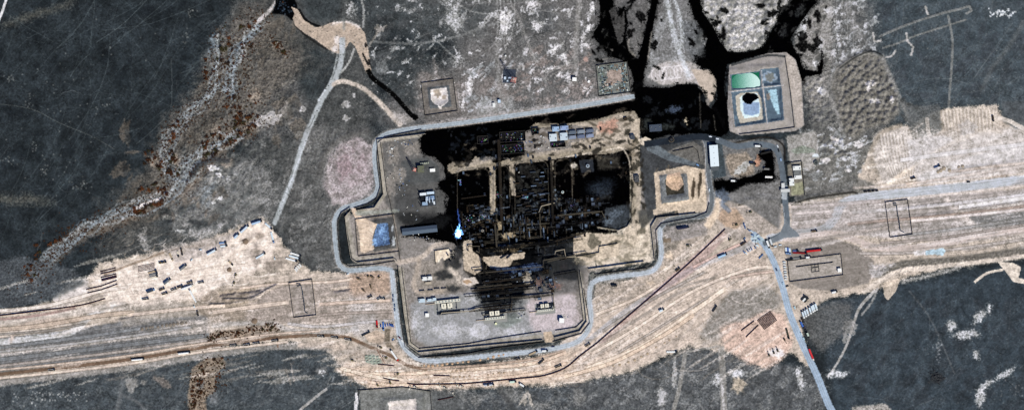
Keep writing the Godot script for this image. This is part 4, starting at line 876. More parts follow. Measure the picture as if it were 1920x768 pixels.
	paint([blob(1228, 267, 8, 4), blob(1290, 259, 13, 3, -3)], [164, 164, 162], 0.95, 1, 0.4, 0.4)
	paint([blob(1265, 205, 14, 6, -10)], [70, 82, 104], 0.85, 2, 1.5, 0.6, 4)
	paint([blob(1215, 232, 10, 12), blob(1250, 238, 16, 6)], [52, 56, 56], 0.85, 2, 1.2, 0.7, 4)
	flecks(14, 1287, 228, 6, 7, [220, 204, 170], 0.8, 2.0)
	paint(track([1312, 175, 1314, 240], 2) + track([1338, 215, 1342, 245], 2), [110, 104, 96], 0.6, 1, 0.7, 0.5, 4)
	# between warehouse and gate
	paint(poly([1322, 262, 1352, 256, 1362, 330, 1330, 336]), [66, 76, 84], 0.95, 1, 0.3, 0.4)
	paint(poly([1362, 290, 1400, 285, 1412, 300, 1415, 325, 1390, 335, 1370, 328, 1362, 310]), [150, 136, 120], 0.9, 2, 1.0, 0.5, 4, 0.5)
	paint([blob(1395, 312, 14, 9, -40), blob(1384, 322, 8, 6)], [176, 184, 184], 0.6, 1, 1.8, 0.6, 4)
	paint([blob(1421, 300, 6, 14, 10)], [186, 136, 108], 0.85, 1, 0.7, 0.5, 4)
	paint(poly([1420, 290, 1432, 282, 1448, 286, 1453, 335, 1440, 346, 1405, 360, 1380, 362, 1365, 358, 1340, 360, 1332, 340, 1385, 336, 1410, 330, 1430, 322, 1438, 305]), [38, 38, 40], 0.7, 3, 2.4, 0.8, 1, 0.3)
	paint(poly([1420, 290, 1432, 282, 1448, 286, 1453, 335, 1440, 346, 1405, 360, 1380, 362, 1365, 358, 1340, 360, 1332, 340, 1385, 336, 1410, 330, 1430, 322, 1438, 305]), soot, 1.0, 1, 0.9, 0.3, 4, 0.1)
	paint(poly([1420, 290, 1432, 282, 1448, 286, 1453, 335, 1440, 346, 1405, 360, 1380, 362, 1365, 358, 1340, 360, 1332, 340, 1385, 336, 1410, 330, 1430, 322, 1438, 305]), soot, 1.0, 3, 2.6, 0.2, 1, 0.1)
	paint(poly([1400, 345, 1460, 340, 1462, 372, 1390, 380, 1350, 372]), [124, 122, 122], 0.85, 2, 0.9, 0.6, 4, 0.3)
	paint([blob(1358, 368, 12, 14, -30)], [86, 98, 118], 0.8, 2, 1.3, 0.6, 4, 0.5)
	paint(track([1342, 360, 1352, 380, 1368, 396], 8), [110, 124, 148], 0.7, 1, 1.2, 0.6, 4)
	paint(track([1345, 372, 1340, 400, 1326, 425], 14), [200, 180, 152], 0.85, 2, 0.8, 0.5, 4)
	paint(track([1376, 268, 1395, 264, 1430, 257, 1455, 262, 1470, 275, 1472, 300], 3), [36, 32, 30], 0.85, 1, 0.6, 0.4, 4)
	paint([blob(1481, 265, 7, 3, 15)], [24, 24, 26], 0.9, 1, 0.6, 0.4, 4)
	paint(poly([1474, 255, 1530, 245, 1536, 300, 1520, 320, 1480, 305]), [156, 152, 146], 0.9, 2, 0.8, 0.5, 4)
	paint(poly([1482, 282, 1505, 272, 1528, 280, 1530, 286, 1490, 288]), [132, 140, 128], 0.85, 1, 0.8, 0.5, 4, 0.4)
	paint([blob(1530, 292, 6, 5)], [196, 206, 208], 0.8, 1, 0.4, 0.4)
	paint(poly([1476, 308, 1504, 304, 1508, 366, 1480, 368]), [128, 122, 112], 0.95, 1, 0.3, 0.4)
	paint(poly([1484, 345, 1506, 340, 1508, 364, 1484, 366]), [146, 146, 116], 0.85, 1, 0.5, 0.4, 4)
	# flare pits
	paint(poly([790, 156, 850, 148, 858, 208, 797, 217]), [116, 110, 106], 0.95, 1, 0.2, 0.3)
	paint(poly([801, 164, 842, 160, 847, 200, 806, 204]), [84, 88, 94], 0.95, 1, 0.2, 0.3)
	paint(poly([807, 168, 838, 164, 841, 190, 832, 198, 814, 196, 808, 186]) + poly([820, 198, 830, 198, 826, 206]), [206, 200, 190], 0.95, 1, 0.7, 0.4, 4, 0.4)
	paint([blob(820, 175, 7, 8), blob(833, 182, 4, 5)], [140, 124, 106], 0.7, 1, 1.6, 0.6, 4)
	paint(poly([666, 411, 682, 409, 739, 401, 749, 471, 672, 480]), [140, 130, 122], 0.95, 1, 0.3, 0.3)
	paint(poly([698, 412, 737, 406, 744, 464, 700, 472]), [74, 74, 76], 0.95, 2, 0.3, 0.4)
	paint([blob(738, 452, 4, 9), blob(736, 428, 2, 8)], [196, 204, 208], 0.7, 1, 0.9, 0.5, 4)
	paint(poly([656, 388, 664, 386, 672, 402, 690, 412, 708, 420, 702, 432, 698, 446, 702, 466, 684, 474, 676, 472, 674, 440, 668, 414]), [198, 178, 152], 1.0, 1, 0.5, 0.4, 4, 0.2)
	for i in 8:
		scratch(spline([672, 410 + i * 7, 690, 416 + i * 6, 700, 430 + i * 4]), [222, 206, 184], 0.45)
	paint(poly([707, 420, 727, 417, 731, 458, 702, 462, 700, 446, 704, 432]), [88, 116, 160], 1.0, 1, 0.7, 0.4, 4, 0.6)
	paint([blob(716, 432, 5, 10, 30), blob(702, 452, 4, 8), blob(722, 448, 4, 8)], [130, 168, 214], 0.75, 1, 1.4, 0.6, 4)
	paint(poly([665, 396, 748, 392, 749, 398, 668, 404]), [150, 156, 146], 0.6, 1, 0.7, 0.5, 4)
	# storage yard north of the road
	paint(poly([1118, 123, 1176, 116, 1183, 173, 1123, 181]), [112, 116, 114], 0.95, 1, 0.2, 0.3, 4, 0.4)
	paint(poly([1138, 132, 1165, 130, 1168, 152, 1150, 160, 1128, 165, 1138, 150]), [160, 142, 130], 0.9, 1, 0.8, 0.4, 4)
	# settling ponds
	paint(poly([1367, 122, 1400, 112, 1440, 100, 1474, 98, 1492, 112, 1503, 150, 1508, 236, 1490, 246, 1388, 254, 1368, 246, 1364, 200]), [150, 144, 139], 1.0, 1, 0.3, 0.3, 4, 0.15)
	paint(poly([1475, 100, 1490, 112, 1502, 150, 1506, 236, 1494, 240, 1474, 112]), [172, 162, 150], 0.9, 1, 0.5, 0.4, 4)
	paint(track([1372, 122, 1400, 114, 1440, 104, 1472, 106], 4), [60, 62, 66], 0.85, 1, 0.8, 0.5, 4)
	for p in [[1426, 130, 1460, 127, 1464, 160, 1430, 162], [1371, 172, 1429, 166, 1437, 230, 1378, 238], [1431, 164, 1465, 160, 1470, 225, 1438, 230], [1369, 140, 1426, 133, 1428, 165, 1371, 170]]:
		paint(poly(p), [84, 102, 120], 1.0, 0, 0.0, 0.3, 1, 0.12)
	paint([blob(1443, 145, 13, 12)], [140, 156, 176], 0.9, 1, 0.3, 0.4, 4)
	paint([blob(1443, 145, 10, 9)], [118, 122, 122], 1.0, 1, 0.3, 0.4, 4)
	paint(poly([1379, 180, 1390, 174, 1420, 172, 1428, 185, 1431, 224, 1388, 232, 1382, 215]), [176, 170, 152], 1.0, 1, 0.6, 0.4, 4)
	paint(poly([1388, 182, 1396, 176, 1420, 175, 1426, 200, 1424, 218, 1396, 222, 1388, 205]), [200, 224, 236], 0.95, 1, 0.8, 0.45, 4)
	paint(poly([1393, 192, 1424, 192, 1424, 212, 1410, 217, 1395, 214]), [124, 148, 184], 0.9, 1, 0.9, 0.5, 4)
	paint(poly([1392, 180, 1400, 174, 1418, 176, 1423, 184, 1412, 190, 1408, 196, 1398, 194, 1392, 188]), [4, 5, 8], 1.0, 1, 0.8, 0.4, 4)
	paint(poly([1440, 170, 1456, 167, 1463, 215, 1456, 212, 1446, 190]), [156, 192, 210], 0.9, 1, 1.3, 0.5, 4, 0.4)
	paint([blob(1441, 182, 4, 8)], [136, 120, 110], 0.8, 1, 0.5, 0.4)
	paint(stroke(straight([1428, 132, 1439, 232]), 1.5) + stroke(straight([1366, 173, 1470, 160]), 1.5), [178, 178, 180], 0.8, 0, 0.0, 0.4)
	paint(poly([1735, 470, 1752, 466, 1755, 476, 1735, 478]) + poly([1754, 467, 1768, 464, 1773, 470, 1768, 479, 1755, 477]), [160, 186, 204], 0.9, 1, 0.8, 0.4, 4, 0.3)
	paint(poly([1712, 470, 1735, 468, 1735, 478, 1715, 478]), [200, 196, 190], 0.8, 1, 1.3, 0.5, 4, 0.4)
	# roads last, over everything
	paint(track(ring_road, 13), [172, 164, 158], 0.6, 2, 0.6, 0.5, 4)
	paint(track(ring_road_south, 14), [176, 170, 164], 0.6, 2, 0.6, 0.5, 4)
	var asphalt := [150, 162, 174]
	paint(track(ring_road, 8.5), asphalt, 0.95, 1, 0.5, 0.5, 4, 0.25)
	paint(track(ring_road_south, 9), [164, 174, 186], 0.95, 1, 0.5, 0.5, 4, 0.25)
	paint(track([1240, 424, 1250, 415, 1280, 408, 1318, 404, 1331, 394, 1335, 370, 1329, 330, 1327, 280, 1322, 262], 8), [84, 88, 94], 0.85, 1, 0.3, 0.5, 4)
	paint(track(access_road, 14, 11), [146, 166, 190], 0.97, 1, 0.5, 0.5, 4, 0.2)
	for r in [ring_road, ring_road_south, access_road, plant_road, east_road]:
		for o in [-2.4, -1.0, 1.4, 2.8]:
			var q := spline(r)
			var w := PackedVector2Array()
			for i in q.size() - 1:
				w.append(q[i] + (q[i + 1] - q[i]).orthogonal().normalized() * o)
			scratch(w, [112, 118, 126] if o in [-1.0, 2.8] else [196, 204, 210], 0.32, 1)

	paint(track(plant_road, 11), [96, 106, 118], 0.97, 1, 0.25, 0.4, 4, 0.15)
	paint(track([1340, 262, 1310, 256, 1262, 263, 1210, 270], 12), [30, 36, 46], 0.9, 1, 0.4, 0.5, 4)
	paint(poly([1438, 452, 1462, 438, 1474, 410, 1482, 425, 1496, 436, 1500, 443, 1470, 446, 1445, 458]), [116, 124, 134], 0.95, 1, 0.2, 0.4, 4, 0.12)
	paint([blob(1418, 447, 14, 9)], [150, 170, 182], 0.9, 1, 0.8, 0.5, 4)
	paint(track([1470, 372, 1473, 350], 10), [200, 206, 210], 0.6, 1, 0.8, 0.5, 4)
	paint(stroke(straight([1469, 385, 1472, 420]), 0.8), [190, 196, 200], 0.7, 0, 0.0, 0.4)
	paint(track([1184, 186, 1120, 198, 960, 222, 860, 236, 800, 243], 1.4), [190, 178, 160], 0.7, 0, 1.0, 0.4, 4)

func calm_ground() -> void:
	for r in [[ring_road, 10], [ring_road_south, 10], [access_road, 13], [plant_road, 11], [east_road, 16], [corridor_road, 12], [west_track, 9], [haul_road, 7]]:
		calm(track(r[0], r[1]), 50)
	calm(poly([1364, 122, 1440, 100, 1474, 98, 1508, 236, 1388, 254]), 70)
	calm(poly([716, 268, 800, 254, 838, 300, 850, 430, 748, 480, 722, 380]), 120)
	calm(poly([775, 560, 1085, 545, 1085, 600, 1060, 625, 800, 648]), 120)
	calm(poly([1475, 462, 1560, 445, 1640, 490, 1560, 545, 1480, 530]), 110)
	calm(poly([545, 12, 600, 45, 680, 55, 697, 140, 640, 103, 553, 48]), 120)
	calm(poly([1296, 130, 1340, 132, 1345, 160, 1325, 196]), 90)

# ---------------------------------------------------------------- the shape of the ground
func shape_ground() -> void:
	hf.resize((GX + 1) * (GY + 1))
	var all := poly([-64, -26, 1984, -26, 1984, 794, -64, 794])
	relief(all, 0, 0.04, 0)
	relief(all, 0, 0.07, 4)
	# stony desert
	relief(poly([-64, -26, 690, -26, 700, 220, 620, 300, 520, 400, 300, 455, 120, 500, -64, 575]), 4, 0.3, 4)
	relief(poly([380, 40, 560, 90, 560, 200, 470, 260, 300, 400, 230, 400, 330, 220]), 4, 0.9, 4)
	relief(poly([380, 40, 600, 60, 560, 260, 420, 420, 230, 430, 330, 220]), 4, 1.6, 1)
	relief(poly([60, 480, 560, 400, 540, 470, 250, 480, 100, 560]), 3, 1.0, 1)
	relief(poly([440, 150, 540, 110, 570, 190, 540, 250, 450, 230]), 3, 0.8, 0)
	relief(poly([560, 230, 690, 250, 620, 390, 600, 480, 530, 430]), 3, 0.6, 4)
	relief(poly([1480, 0, 1640, 0, 1690, 230, 1640, 350, 1500, 360, 1500, 150]), 3, 0.5, 4)
	relief(poly([1300, -26, 1480, -26, 1440, 85, 1370, 95]), 2, -2.6, 3)
	relief(poly([1600, -26, 1984, -26, 1984, 230, 1700, 220]), 4, 0.18, 4)
	relief(poly([1540, 570, 1700, 535, 1984, 490, 1984, 794, 1580, 794]), 4, 0.25, 4)
	relief(poly([-64, 715, 300, 690, 560, 650, 650, 700, 660, 794, -64, 794]), 3, 0.7, 4)
	relief(poly([880, 740, 1060, 725, 1290, 660, 1540, 700, 1560, 794, 860, 794]), 3, 0.5, 4)
	relief(poly([60, 490, 150, 520, 100, 560, -64, 585, -64, 500]), 3, 0.9, 4)
	relief(poly([1640, 498, 1800, 482, 1984, 455, 1984, 475, 1800, 494, 1650, 520]), 2, 1.4, 4)
	# spoil heaps of the dump, close together
	relief(poly([1572, 135, 1600, 118, 1650, 112, 1680, 165, 1688, 205, 1660, 230, 1625, 240, 1598, 258, 1580, 240, 1572, 200]), 2, -4.2, 3)
	relief(poly([1508, 150, 1545, 145, 1570, 235, 1510, 235]), 2, -2.6, 3)
	relief(poly([1535, 255, 1580, 255, 1600, 300, 1545, 300]), 2, -3.0, 3)
	relief(poly([380, 310, 430, 305, 440, 335, 375, 345]), 2, -1.8, 3)
	relief(poly([300, 400, 345, 385, 360, 405, 310, 425]), 2, -1.6, 3)
	# banks, cuttings and trenches
	relief(track([355, 345, 372, 312, 400, 300, 430, 303], 9), 2, 3.0)
	relief(track([598, 330, 608, 290, 640, 258, 690, 246], 8), 2, 1.4)
	relief(track([690, 132, 716, 160, 756, 198, 776, 216], 10), 2, -2.2)
	relief(track([700, 128, 730, 158, 768, 196], 6), 2, 1.6)
	relief(track([1484, 383, 1520, 371, 1606, 359], 7) + track([1385, 383, 1420, 373, 1455, 375], 6), 2, 2.2)
	relief(track([412, 552, 440, 548], 5) + track([447, 548, 486, 543], 5) + track([626, 545, 655, 541], 5), 1, -3.6)
	relief(track([420, 562, 470, 560, 500, 545, 520, 535], 4) + track([395, 572, 430, 570, 480, 562], 5), 1, 3.4)
	relief(track([222, 596, 250, 592], 4), 1, -2.6)
	relief(track([-64, 596, 60, 585, 140, 570, 200, 556], 5), 1, 1.0)
	relief(track([770, 683, 800, 694, 830, 697], 3), 1, -1.0)
	relief(track([1576, 126, 1600, 109, 1625, 98, 1652, 104], 5), 1, 2.0)
	relief(track([1650, 70, 1700, 49, 1760, 29, 1816, 14], 5) + track([1778, 50, 1786, 80, 1780, 205], 4), 1, 0.9)
	relief(track([1800, 318, 1880, 308, 1984, 296], 5) + track([1700, 392, 1770, 384], 4) + track([1800, 395, 1984, 372], 4) + track([1690, 412, 1790, 400], 4), 1, 1.0)
	relief(track([1376, 268, 1395, 264, 1430, 257, 1455, 262, 1470, 275, 1472, 300], 4), 1, 1.8)
	relief(track([1190, 110, 1204, 80, 1224, 10], 8), 2, -1.4)
	# flare pits and their banks
	for p in [[801, 164, 842, 160, 847, 200, 806, 204, 2.6], [698, 412, 737, 406, 744, 464, 700, 472, 2.6], [1236, 328, 1288, 325, 1292, 374, 1240, 382, 3.2], [716, 748, 796, 742, 800, 800, 718, 800, 2.6]]:
		relief(poly(p.slice(0, 8)), 2, p[8])
		var mid := Vector2(p[0] + p[4], p[1] + p[5]) * 0.5
		var q := []
		for i in 4:
			var v := mid.lerp(Vector2(p[i * 2], p[i * 2 + 1]), 0.62)
			q.append_array([v.x, v.y])
		relief(poly(q), 2, -p[8] - 1.2)
	# basins with dykes
	for b in [[858, 320, 917, 402], [928, 314, 954, 385], [966, 306, 1027, 402], [1041, 301, 1071, 385], [1078, 298, 1180, 425]]:
		relief(stroke(straight([b[0], b[3], b[0], b[1] + 6, b[0] + 6, b[1], b[2] - 6, b[1] - 3, b[2], b[1] + 4, b[2] + 1, b[3]]), 4), 1, 1.6)
	relief(track([838, 314, 900, 306, 1000, 294, 1060, 286, 1185, 268], 8), 2, 0.9)
	# settling ponds: four lined basins in an embankment
	relief(poly([1364, 130, 1470, 118, 1476, 232, 1374, 244]), 2, 2.4)
	for p in [[1428, 132, 1458, 129, 1462, 158, 1432, 160], [1374, 174, 1427, 169, 1434, 228, 1381, 235], [1434, 166, 1463, 163, 1467, 223, 1441, 227], [1372, 142, 1424, 136, 1426, 163, 1374, 167]]:
		relief(poly(p), 1, -3.4)
	# carriageways are level
	for r in [[ring_road, 12], [ring_road_south, 12], [access_road, 15], [plant_road, 12], [east_road, 18], [corridor_road, 14], [west_track, 11], [haul_road, 9]]:
		relief(track(r[0], r[1]), 1, 0.0, -1, true)

func build_ground() -> void:
	var lut := PackedByteArray()
	lut.resize(768)
	for i in 256:
		var c := base_colour(i, i, i)
		lut[i] = int(c.r * 255.0 + 0.5)
		lut[256 + i] = int(c.g * 255.0 + 0.5)
		lut[512 + i] = int(c.b * 255.0 + 0.5)
	var fine: PackedByteArray = nz[0]
	var mid: PackedByteArray = nz[4]
	var broad: PackedByteArray = nz[1]
	var wide: PackedByteArray = nz[2]
	var vein: PackedByteArray = nz[6]
	for i in range(0, rgb.size(), 3):
		# grain of the ground, and the photograph's paler, cooler sands
		var j := i / 3
		var l := (rgb[i] + rgb[i + 1] + rgb[i + 2]) / 3.0
		var dark := clampf((130.0 - l) / 60.0, 0.0, 1.0)
		var s := 1.0 + ((fine[j] - 128) * 0.0006 + (mid[j] - 128) * 0.0009) * (0.35 + wide[j] / 200.0) * grain[j] / 255.0 * (1.0 - 0.5 * clampf((l - 130.0) / 60.0, 0.0, 1.0))
		s += (broad[j] - 128) * 0.0014 * (0.3 + 0.7 * grain[j] / 255.0) + (vein[j] - 110) * 0.0016 * dark
		var pale := clampf((l - 90.0) / 90.0, 0.0, 1.0)
		s *= 1.0 + pale * 0.15
		l *= 0.1
		rgb[i] = clampi(int((rgb[i] * 0.9 + l) * s * (0.985 + 0.015 * pale)), 0, 255)
		rgb[i + 1] = clampi(int((rgb[i + 1] * 0.9 + l) * s), 0, 255)
		rgb[i + 2] = clampi(int((rgb[i + 2] * 0.9 + l) * s * (1.0 + 0.045 * pale * clampf((rgb[i] - rgb[i + 2]) / 30.0, 0.0, 1.0))), 0, 255)
		rgb[i] = lut[rgb[i]]
		rgb[i + 1] = lut[256 + rgb[i + 1]]
		rgb[i + 2] = lut[512 + rgb[i + 2]]
	ground_mat = StandardMaterial3D.new()
	ground_mat.albedo_texture = ImageTexture.create_from_image(Image.create_from_data(TW, TH, false, Image.FORMAT_RGB8, rgb))
	ground_mat.roughness = 1.0
	ground_mat.metallic_specular = 0.0
	var n := (GX + 1) * (GY + 1)
	var v := PackedVector3Array()
	var nn := PackedVector3Array()
	var uv := PackedVector2Array()
	var ix := PackedInt32Array()
	v.resize(n)
	nn.resize(n)
	uv.resize(n)
	ix.resize(GX * GY * 6)
	var i := 0
	for y in GY + 1:
		for x in GX + 1:
			var px := TX + x * CELL
			var py := TY + y * CELL
			v[i] = Vector3(px - CX, hf[i], py - CY)
			uv[i] = Vector2((px - TX) / TW, (py - TY) / TH)
			var dx := hf[i + (1 if x < GX else 0)] - hf[i - (1 if x > 0 else 0)]
			var dz := hf[i + (GX + 1 if y < GY else 0)] - hf[i - (GX + 1 if y > 0 else 0)]
			nn[i] = Vector3(-dx / (2.0 * CELL), 1.0, -dz / (2.0 * CELL)).normalized()
			i += 1
	i = 0
	for y in GY:
		for x in GX:
			var a := y * (GX + 1) + x
			ix[i] = a
			ix[i + 1] = a + 1
			ix[i + 2] = a + GX + 2
			ix[i + 3] = a
			ix[i + 4] = a + GX + 2
			ix[i + 5] = a + GX + 1
			i += 6
	var ar := []
	ar.resize(Mesh.ARRAY_MAX)
	ar[Mesh.ARRAY_VERTEX] = v
	ar[Mesh.ARRAY_NORMAL] = nn
	ar[Mesh.ARRAY_TEX_UV] = uv
	ar[Mesh.ARRAY_INDEX] = ix
	var am := ArrayMesh.new()
	am.add_surface_from_arrays(Mesh.PRIMITIVE_TRIANGLES, ar)
	structure("ground", am, ground_mat)
	# the desert beyond the surveyed rectangle, out to the horizon
	var st := SurfaceTool.new()
	st.begin(Mesh.PRIMITIVE_TRIANGLES)
	var lo := Vector2(TX - CX, TY - CY)
	var hi := lo + Vector2(GX, GY) * CELL
	for q in [[-30000.0, -30000.0, 30000.0, lo.y], [-30000.0, hi.y, 30000.0, 30000.0], [-30000.0, lo.y, lo.x, hi.y], [hi.x, lo.y, 30000.0, hi.y]]:
		for c in [[0, 1], [2, 1], [2, 3], [0, 1], [2, 3], [0, 3]]:
			st.set_normal(Vector3.UP)
			st.add_vertex(Vector3(q[c[0]], 0.0, q[c[1]]))
	var far := StandardMaterial3D.new()
	var nt := NoiseTexture2D.new()
	nt.width = 512
	nt.height = 512
	nt.seamless = true
	nt.generate_mipmaps = false
	var fn := FastNoiseLite.new()
	fn.seed = 5
	fn.frequency = 0.02
	fn.fractal_octaves = 6
	nt.noise = fn
	var g := Gradient.new()
	g.set_color(0, base_colour(38, 43, 48))
	g.set_color(1, base_colour(98, 99, 100))
	nt.color_ramp = g
	far.albedo_texture = nt
	far.uv1_triplanar = true
	far.uv1_world_triplanar = true
	far.uv1_scale = Vector3(0.002, 0.002, 0.002)
	far.roughness = 1.0
	far.metallic_specular = 0.0
	structure("desert_ground", st.commit(), far)

func structure(called: String, mesh: Mesh, m: Material) -> MeshInstance3D:
	var o := MeshInstance3D.new()
	o.name = called
	o.mesh = mesh
	o.material_override = m
	o.set_meta("kind", "structure")
	add_child(o, true)
	return o

# a carriageway: a sheet just above the levelled ground, coloured by the same soil map
func road(called: String, p: Array, w: float, up := 0.06) -> void:
	var c := spline(p, 5.0)
	var st := SurfaceTool.new()
	st.begin(Mesh.PRIMITIVE_TRIANGLES)
	var rows := []
	for i in c.size():
		var d := (c[mini(i + 1, c.size() - 1)] - c[maxi(i - 1, 0)]).normalized()
		var n := Vector2(-d.y, d.x) * w * 0.5
		var r := []
		for k in 5:
			var q := c[i] + n * (k / 2.0 - 1.0)
			q = q.clamp(Vector2(TX + 1, TY + 1), Vector2(TX + TW - 1, TY + GY * CELL - 1))
			r.append(q)
		rows.append(r)
	for i in rows.size() - 1:
		for k in 4:
			for e in [[0, 0], [1, 1], [0, 1], [0, 0], [1, 0], [1, 1]]:
				var q: Vector2 = rows[i + e[0]][k + e[1]]
				st.set_normal(Vector3.UP)
				st.set_uv(Vector2((q.x - TX) / TW, (q.y - TY) / TH))
				st.add_vertex(at(q.x, q.y, up))
	structure(called, st.commit(), ground_mat)

# ---------------------------------------------------------------- things
func thing(called: String, label: String, category: String, group: String, px: float, py: float, turn := 0.0, up := 0.0) -> Node3D:
	var o := Node3D.new()
	var n: int = used.get(called, 0)
	used[called] = n + 1
	o.name = called if n == 0 else "%s_%03d" % [called, n]
	add_child(o)
	o.position = at(px, py, up)
	o.rotation.y = -deg_to_rad(turn)
	o.set_meta("label", label)
	o.set_meta("category", category)
	if group != "":
		o.set_meta("group", group)
	return o

func part(parent: Node, called: String, mesh: Mesh, m: Material, pos := Vector3.ZERO, size := Vector3.ONE, turn := Vector3.ZERO) -> MeshInstance3D:
	var o := MeshInstance3D.new()
	o.name = called
	o.mesh = mesh
	o.material_override = m
	o.position = pos
	o.rotation = turn
	o.scale = size
	parent.add_child(o, true)
	return o

func bx(parent: Node, called: String, m: Material, x: float, y: float, z: float, sx: float, sy: float, sz: float, turn := Vector3.ZERO) -> MeshInstance3D:
	return part(parent, called, unit_box, m, Vector3(x, y + sy * 0.5, z), Vector3(sx, sy, sz), turn)

# a cylinder of radius r lying along x ("x"), along z ("z") or standing ("y")
func cy(parent: Node, called: String, m: Material, x: float, y: float, z: float, r: float, l: float, axis := "x") -> MeshInstance3D:
	var t := Vector3.ZERO
	if axis == "x":
		t = Vector3(0, 0, PI / 2)
	elif axis == "z":
		t = Vector3(PI / 2, 0, 0)
	return part(parent, called, unit_cyl, m, Vector3(x, y, z), Vector3(r * 2, l, r * 2), t)

# a round tube along points
func tube_mesh(pts: PackedVector3Array, r: float, sides := 7) -> ArrayMesh:
	var st := SurfaceTool.new()
	st.begin(Mesh.PRIMITIVE_TRIANGLES)
	st.set_smooth_group(0)
	var rings := []
	for i in pts.size():
		var d := (pts[mini(i + 1, pts.size() - 1)] - pts[maxi(i - 1, 0)]).normalized()
		var u := d.cross(Vector3.UP if absf(d.y) < 0.9 else Vector3.RIGHT).normalized()
		var w := u.cross(d)
		var ring_ := []
		for k in sides:
			ring_.append(pts[i] + (u * cos(TAU * k / sides) + w * sin(TAU * k / sides)) * r)
		rings.append(ring_)
	for i in pts.size() - 1:
		for k in sides:
			var l := (k + 1) % sides
			for v: Vector3 in [rings[i][k], rings[i + 1][l], rings[i + 1][k], rings[i][k], rings[i][l], rings[i + 1][l]]:
				st.add_vertex(v)
	for e in [0, pts.size() - 1]:
		for k in range(1, sides - 1):
			for v: Vector3 in [rings[e][0], rings[e][k], rings[e][k + 1]]:
				st.add_vertex(v)
	st.index()
	st.generate_normals()
	return st.commit()

# a gabled roof, length along x, one metre each way before scaling
func gable_mesh() -> ArrayMesh:
	var st := SurfaceTool.new()
	st.begin(Mesh.PRIMITIVE_TRIANGLES)
	st.set_smooth_group(-1)
	var a := Vector3(-0.5, 0, -0.5)
	var b := Vector3(0.5, 0, -0.5)
	var c := Vector3(0.5, 0, 0.5)
	var d := Vector3(-0.5, 0, 0.5)
	var e := Vector3(-0.5, 1, 0)
	var f := Vector3(0.5, 1, 0)
	for v: Vector3 in [a, f, b, a, e, f, d, c, f, d, f, e, a, d, e, b, f, c, a, b, c, a, c, d]:
		st.add_vertex(v)
	st.generate_normals()
	return st.commit()

var gable: ArrayMesh

# a low building: walls, roof slab with an overhang, door, roof units
func building(called: String, label: String, group: String, px: float, py: float, l: float, w: float, h: float, turn: float, roof: Material, wall: Material, extra := 0, gabled := 0.0) -> Node3D:
	var t := thing(called, label, "building", group, px, py, turn, -0.1)
	bx(t, "wall", wall, 0, 0, 0, l - 0.6, h, w - 0.6)
	if gabled > 0.0:
		part(t, "roof", gable, roof, Vector3(0, h + 0.01, 0), Vector3(l, gabled, w))
	else:
		bx(t, "roof", roof, 0, h + 0.01, 0, l, 0.4, w)
	bx(t, "door", mat(70, 74, 80), l * 0.2, 0.0, w * 0.5 - 0.3, 1.4, 2.2, 0.1)
	for i in extra:
		bx(t, "roof_unit", mat(120, 124, 128), -l * 0.35 + i * l * 0.7 / maxf(1.0, extra - 1.0), h + 0.42, (i % 2) * w * 0.3 - w * 0.15, 1.6, 1.1, 1.6)
	return t

# which stretch of the burnt area a point lies in
func place(x: float, y: float) -> String:
	if y < 300.0:
		return "on the blackened northern belt"
	if y > 490.0:
		return "in the sooty rows behind the compressor stations"
	if x < 918.0:
		return "between the gas fire and the tall pipe rack" if y > 400.0 else "in the empty western basin"
	if x < 962.0:
		return "close along the tall pipe rack"
	if y > 425.0:
		return "in the last row before the sandy process strip"
	if x < 1032.0:
		return "in the rubble-filled basin"
	return "among the wreckage east of the second tall rack" if y > 360.0 else "in the smooth eastern basin"

# kinds: box, tank, flat, dump, crane
func lorry(label: String, group: String, px: float, py: float, turn: float, l: float, kind: String, cargo: Material, cab: Material, called := "lorry") -> Node3D:
	var t := thing(called, label, "truck", group, px, py, turn)
	t.scale = Vector3.ONE * 1.15
	var black := mat(14, 14, 16)
	var c := bx(t, "cab", cab, l * 0.5 - 1.3, 0.7, 0, 2.5, 2.5, 2.6)
	part(c, "windscreen", unit_box, mat(30, 38, 48, 0.2, 0.5), Vector3(0.5, 0.2, 0), Vector3(0.06, 0.4, 0.9))
	var n := l - 3.2
	var mx := -l * 0.5 + n * 0.5
	bx(t, "chassis", black, -0.4, 0.75, 0, l - 1.2, 0.35, 1.4)
	if kind == "tank":
		cy(t, "tank", cargo, mx, 2.6, 0, 1.45, n)
	elif kind == "flat":
		bx(t, "deck", cargo, mx, 1.12, 0, n, 0.3, 2.8)
		bx(t, "headboard", black, mx + n * 0.5 - 0.15, 1.42, 0, 0.2, 1.3, 2.8)
	elif kind == "dump":
		bx(t, "tub", cargo, mx, 1.12, 0, n, 1.1, 2.9)
		bx(t, "tub_floor", mat(66, 56, 48), mx, 2.225, 0, n - 0.5, 0.05, 2.3)
	else:
		bx(t, "trailer", cargo, mx, 1.12, 0, n, 2.9, 2.9)
	for x in [l * 0.5 - 1.4, -l * 0.5 + 1.2, -l * 0.5 + 2.6] + ([l * 0.5 - 4.6] if l > 13.0 else []):
		for s in [-1.0, 1.0]:
			cy(t, "wheel", black, x, 0.52, s * 1.15, 0.52, 0.42, "z")
	return t

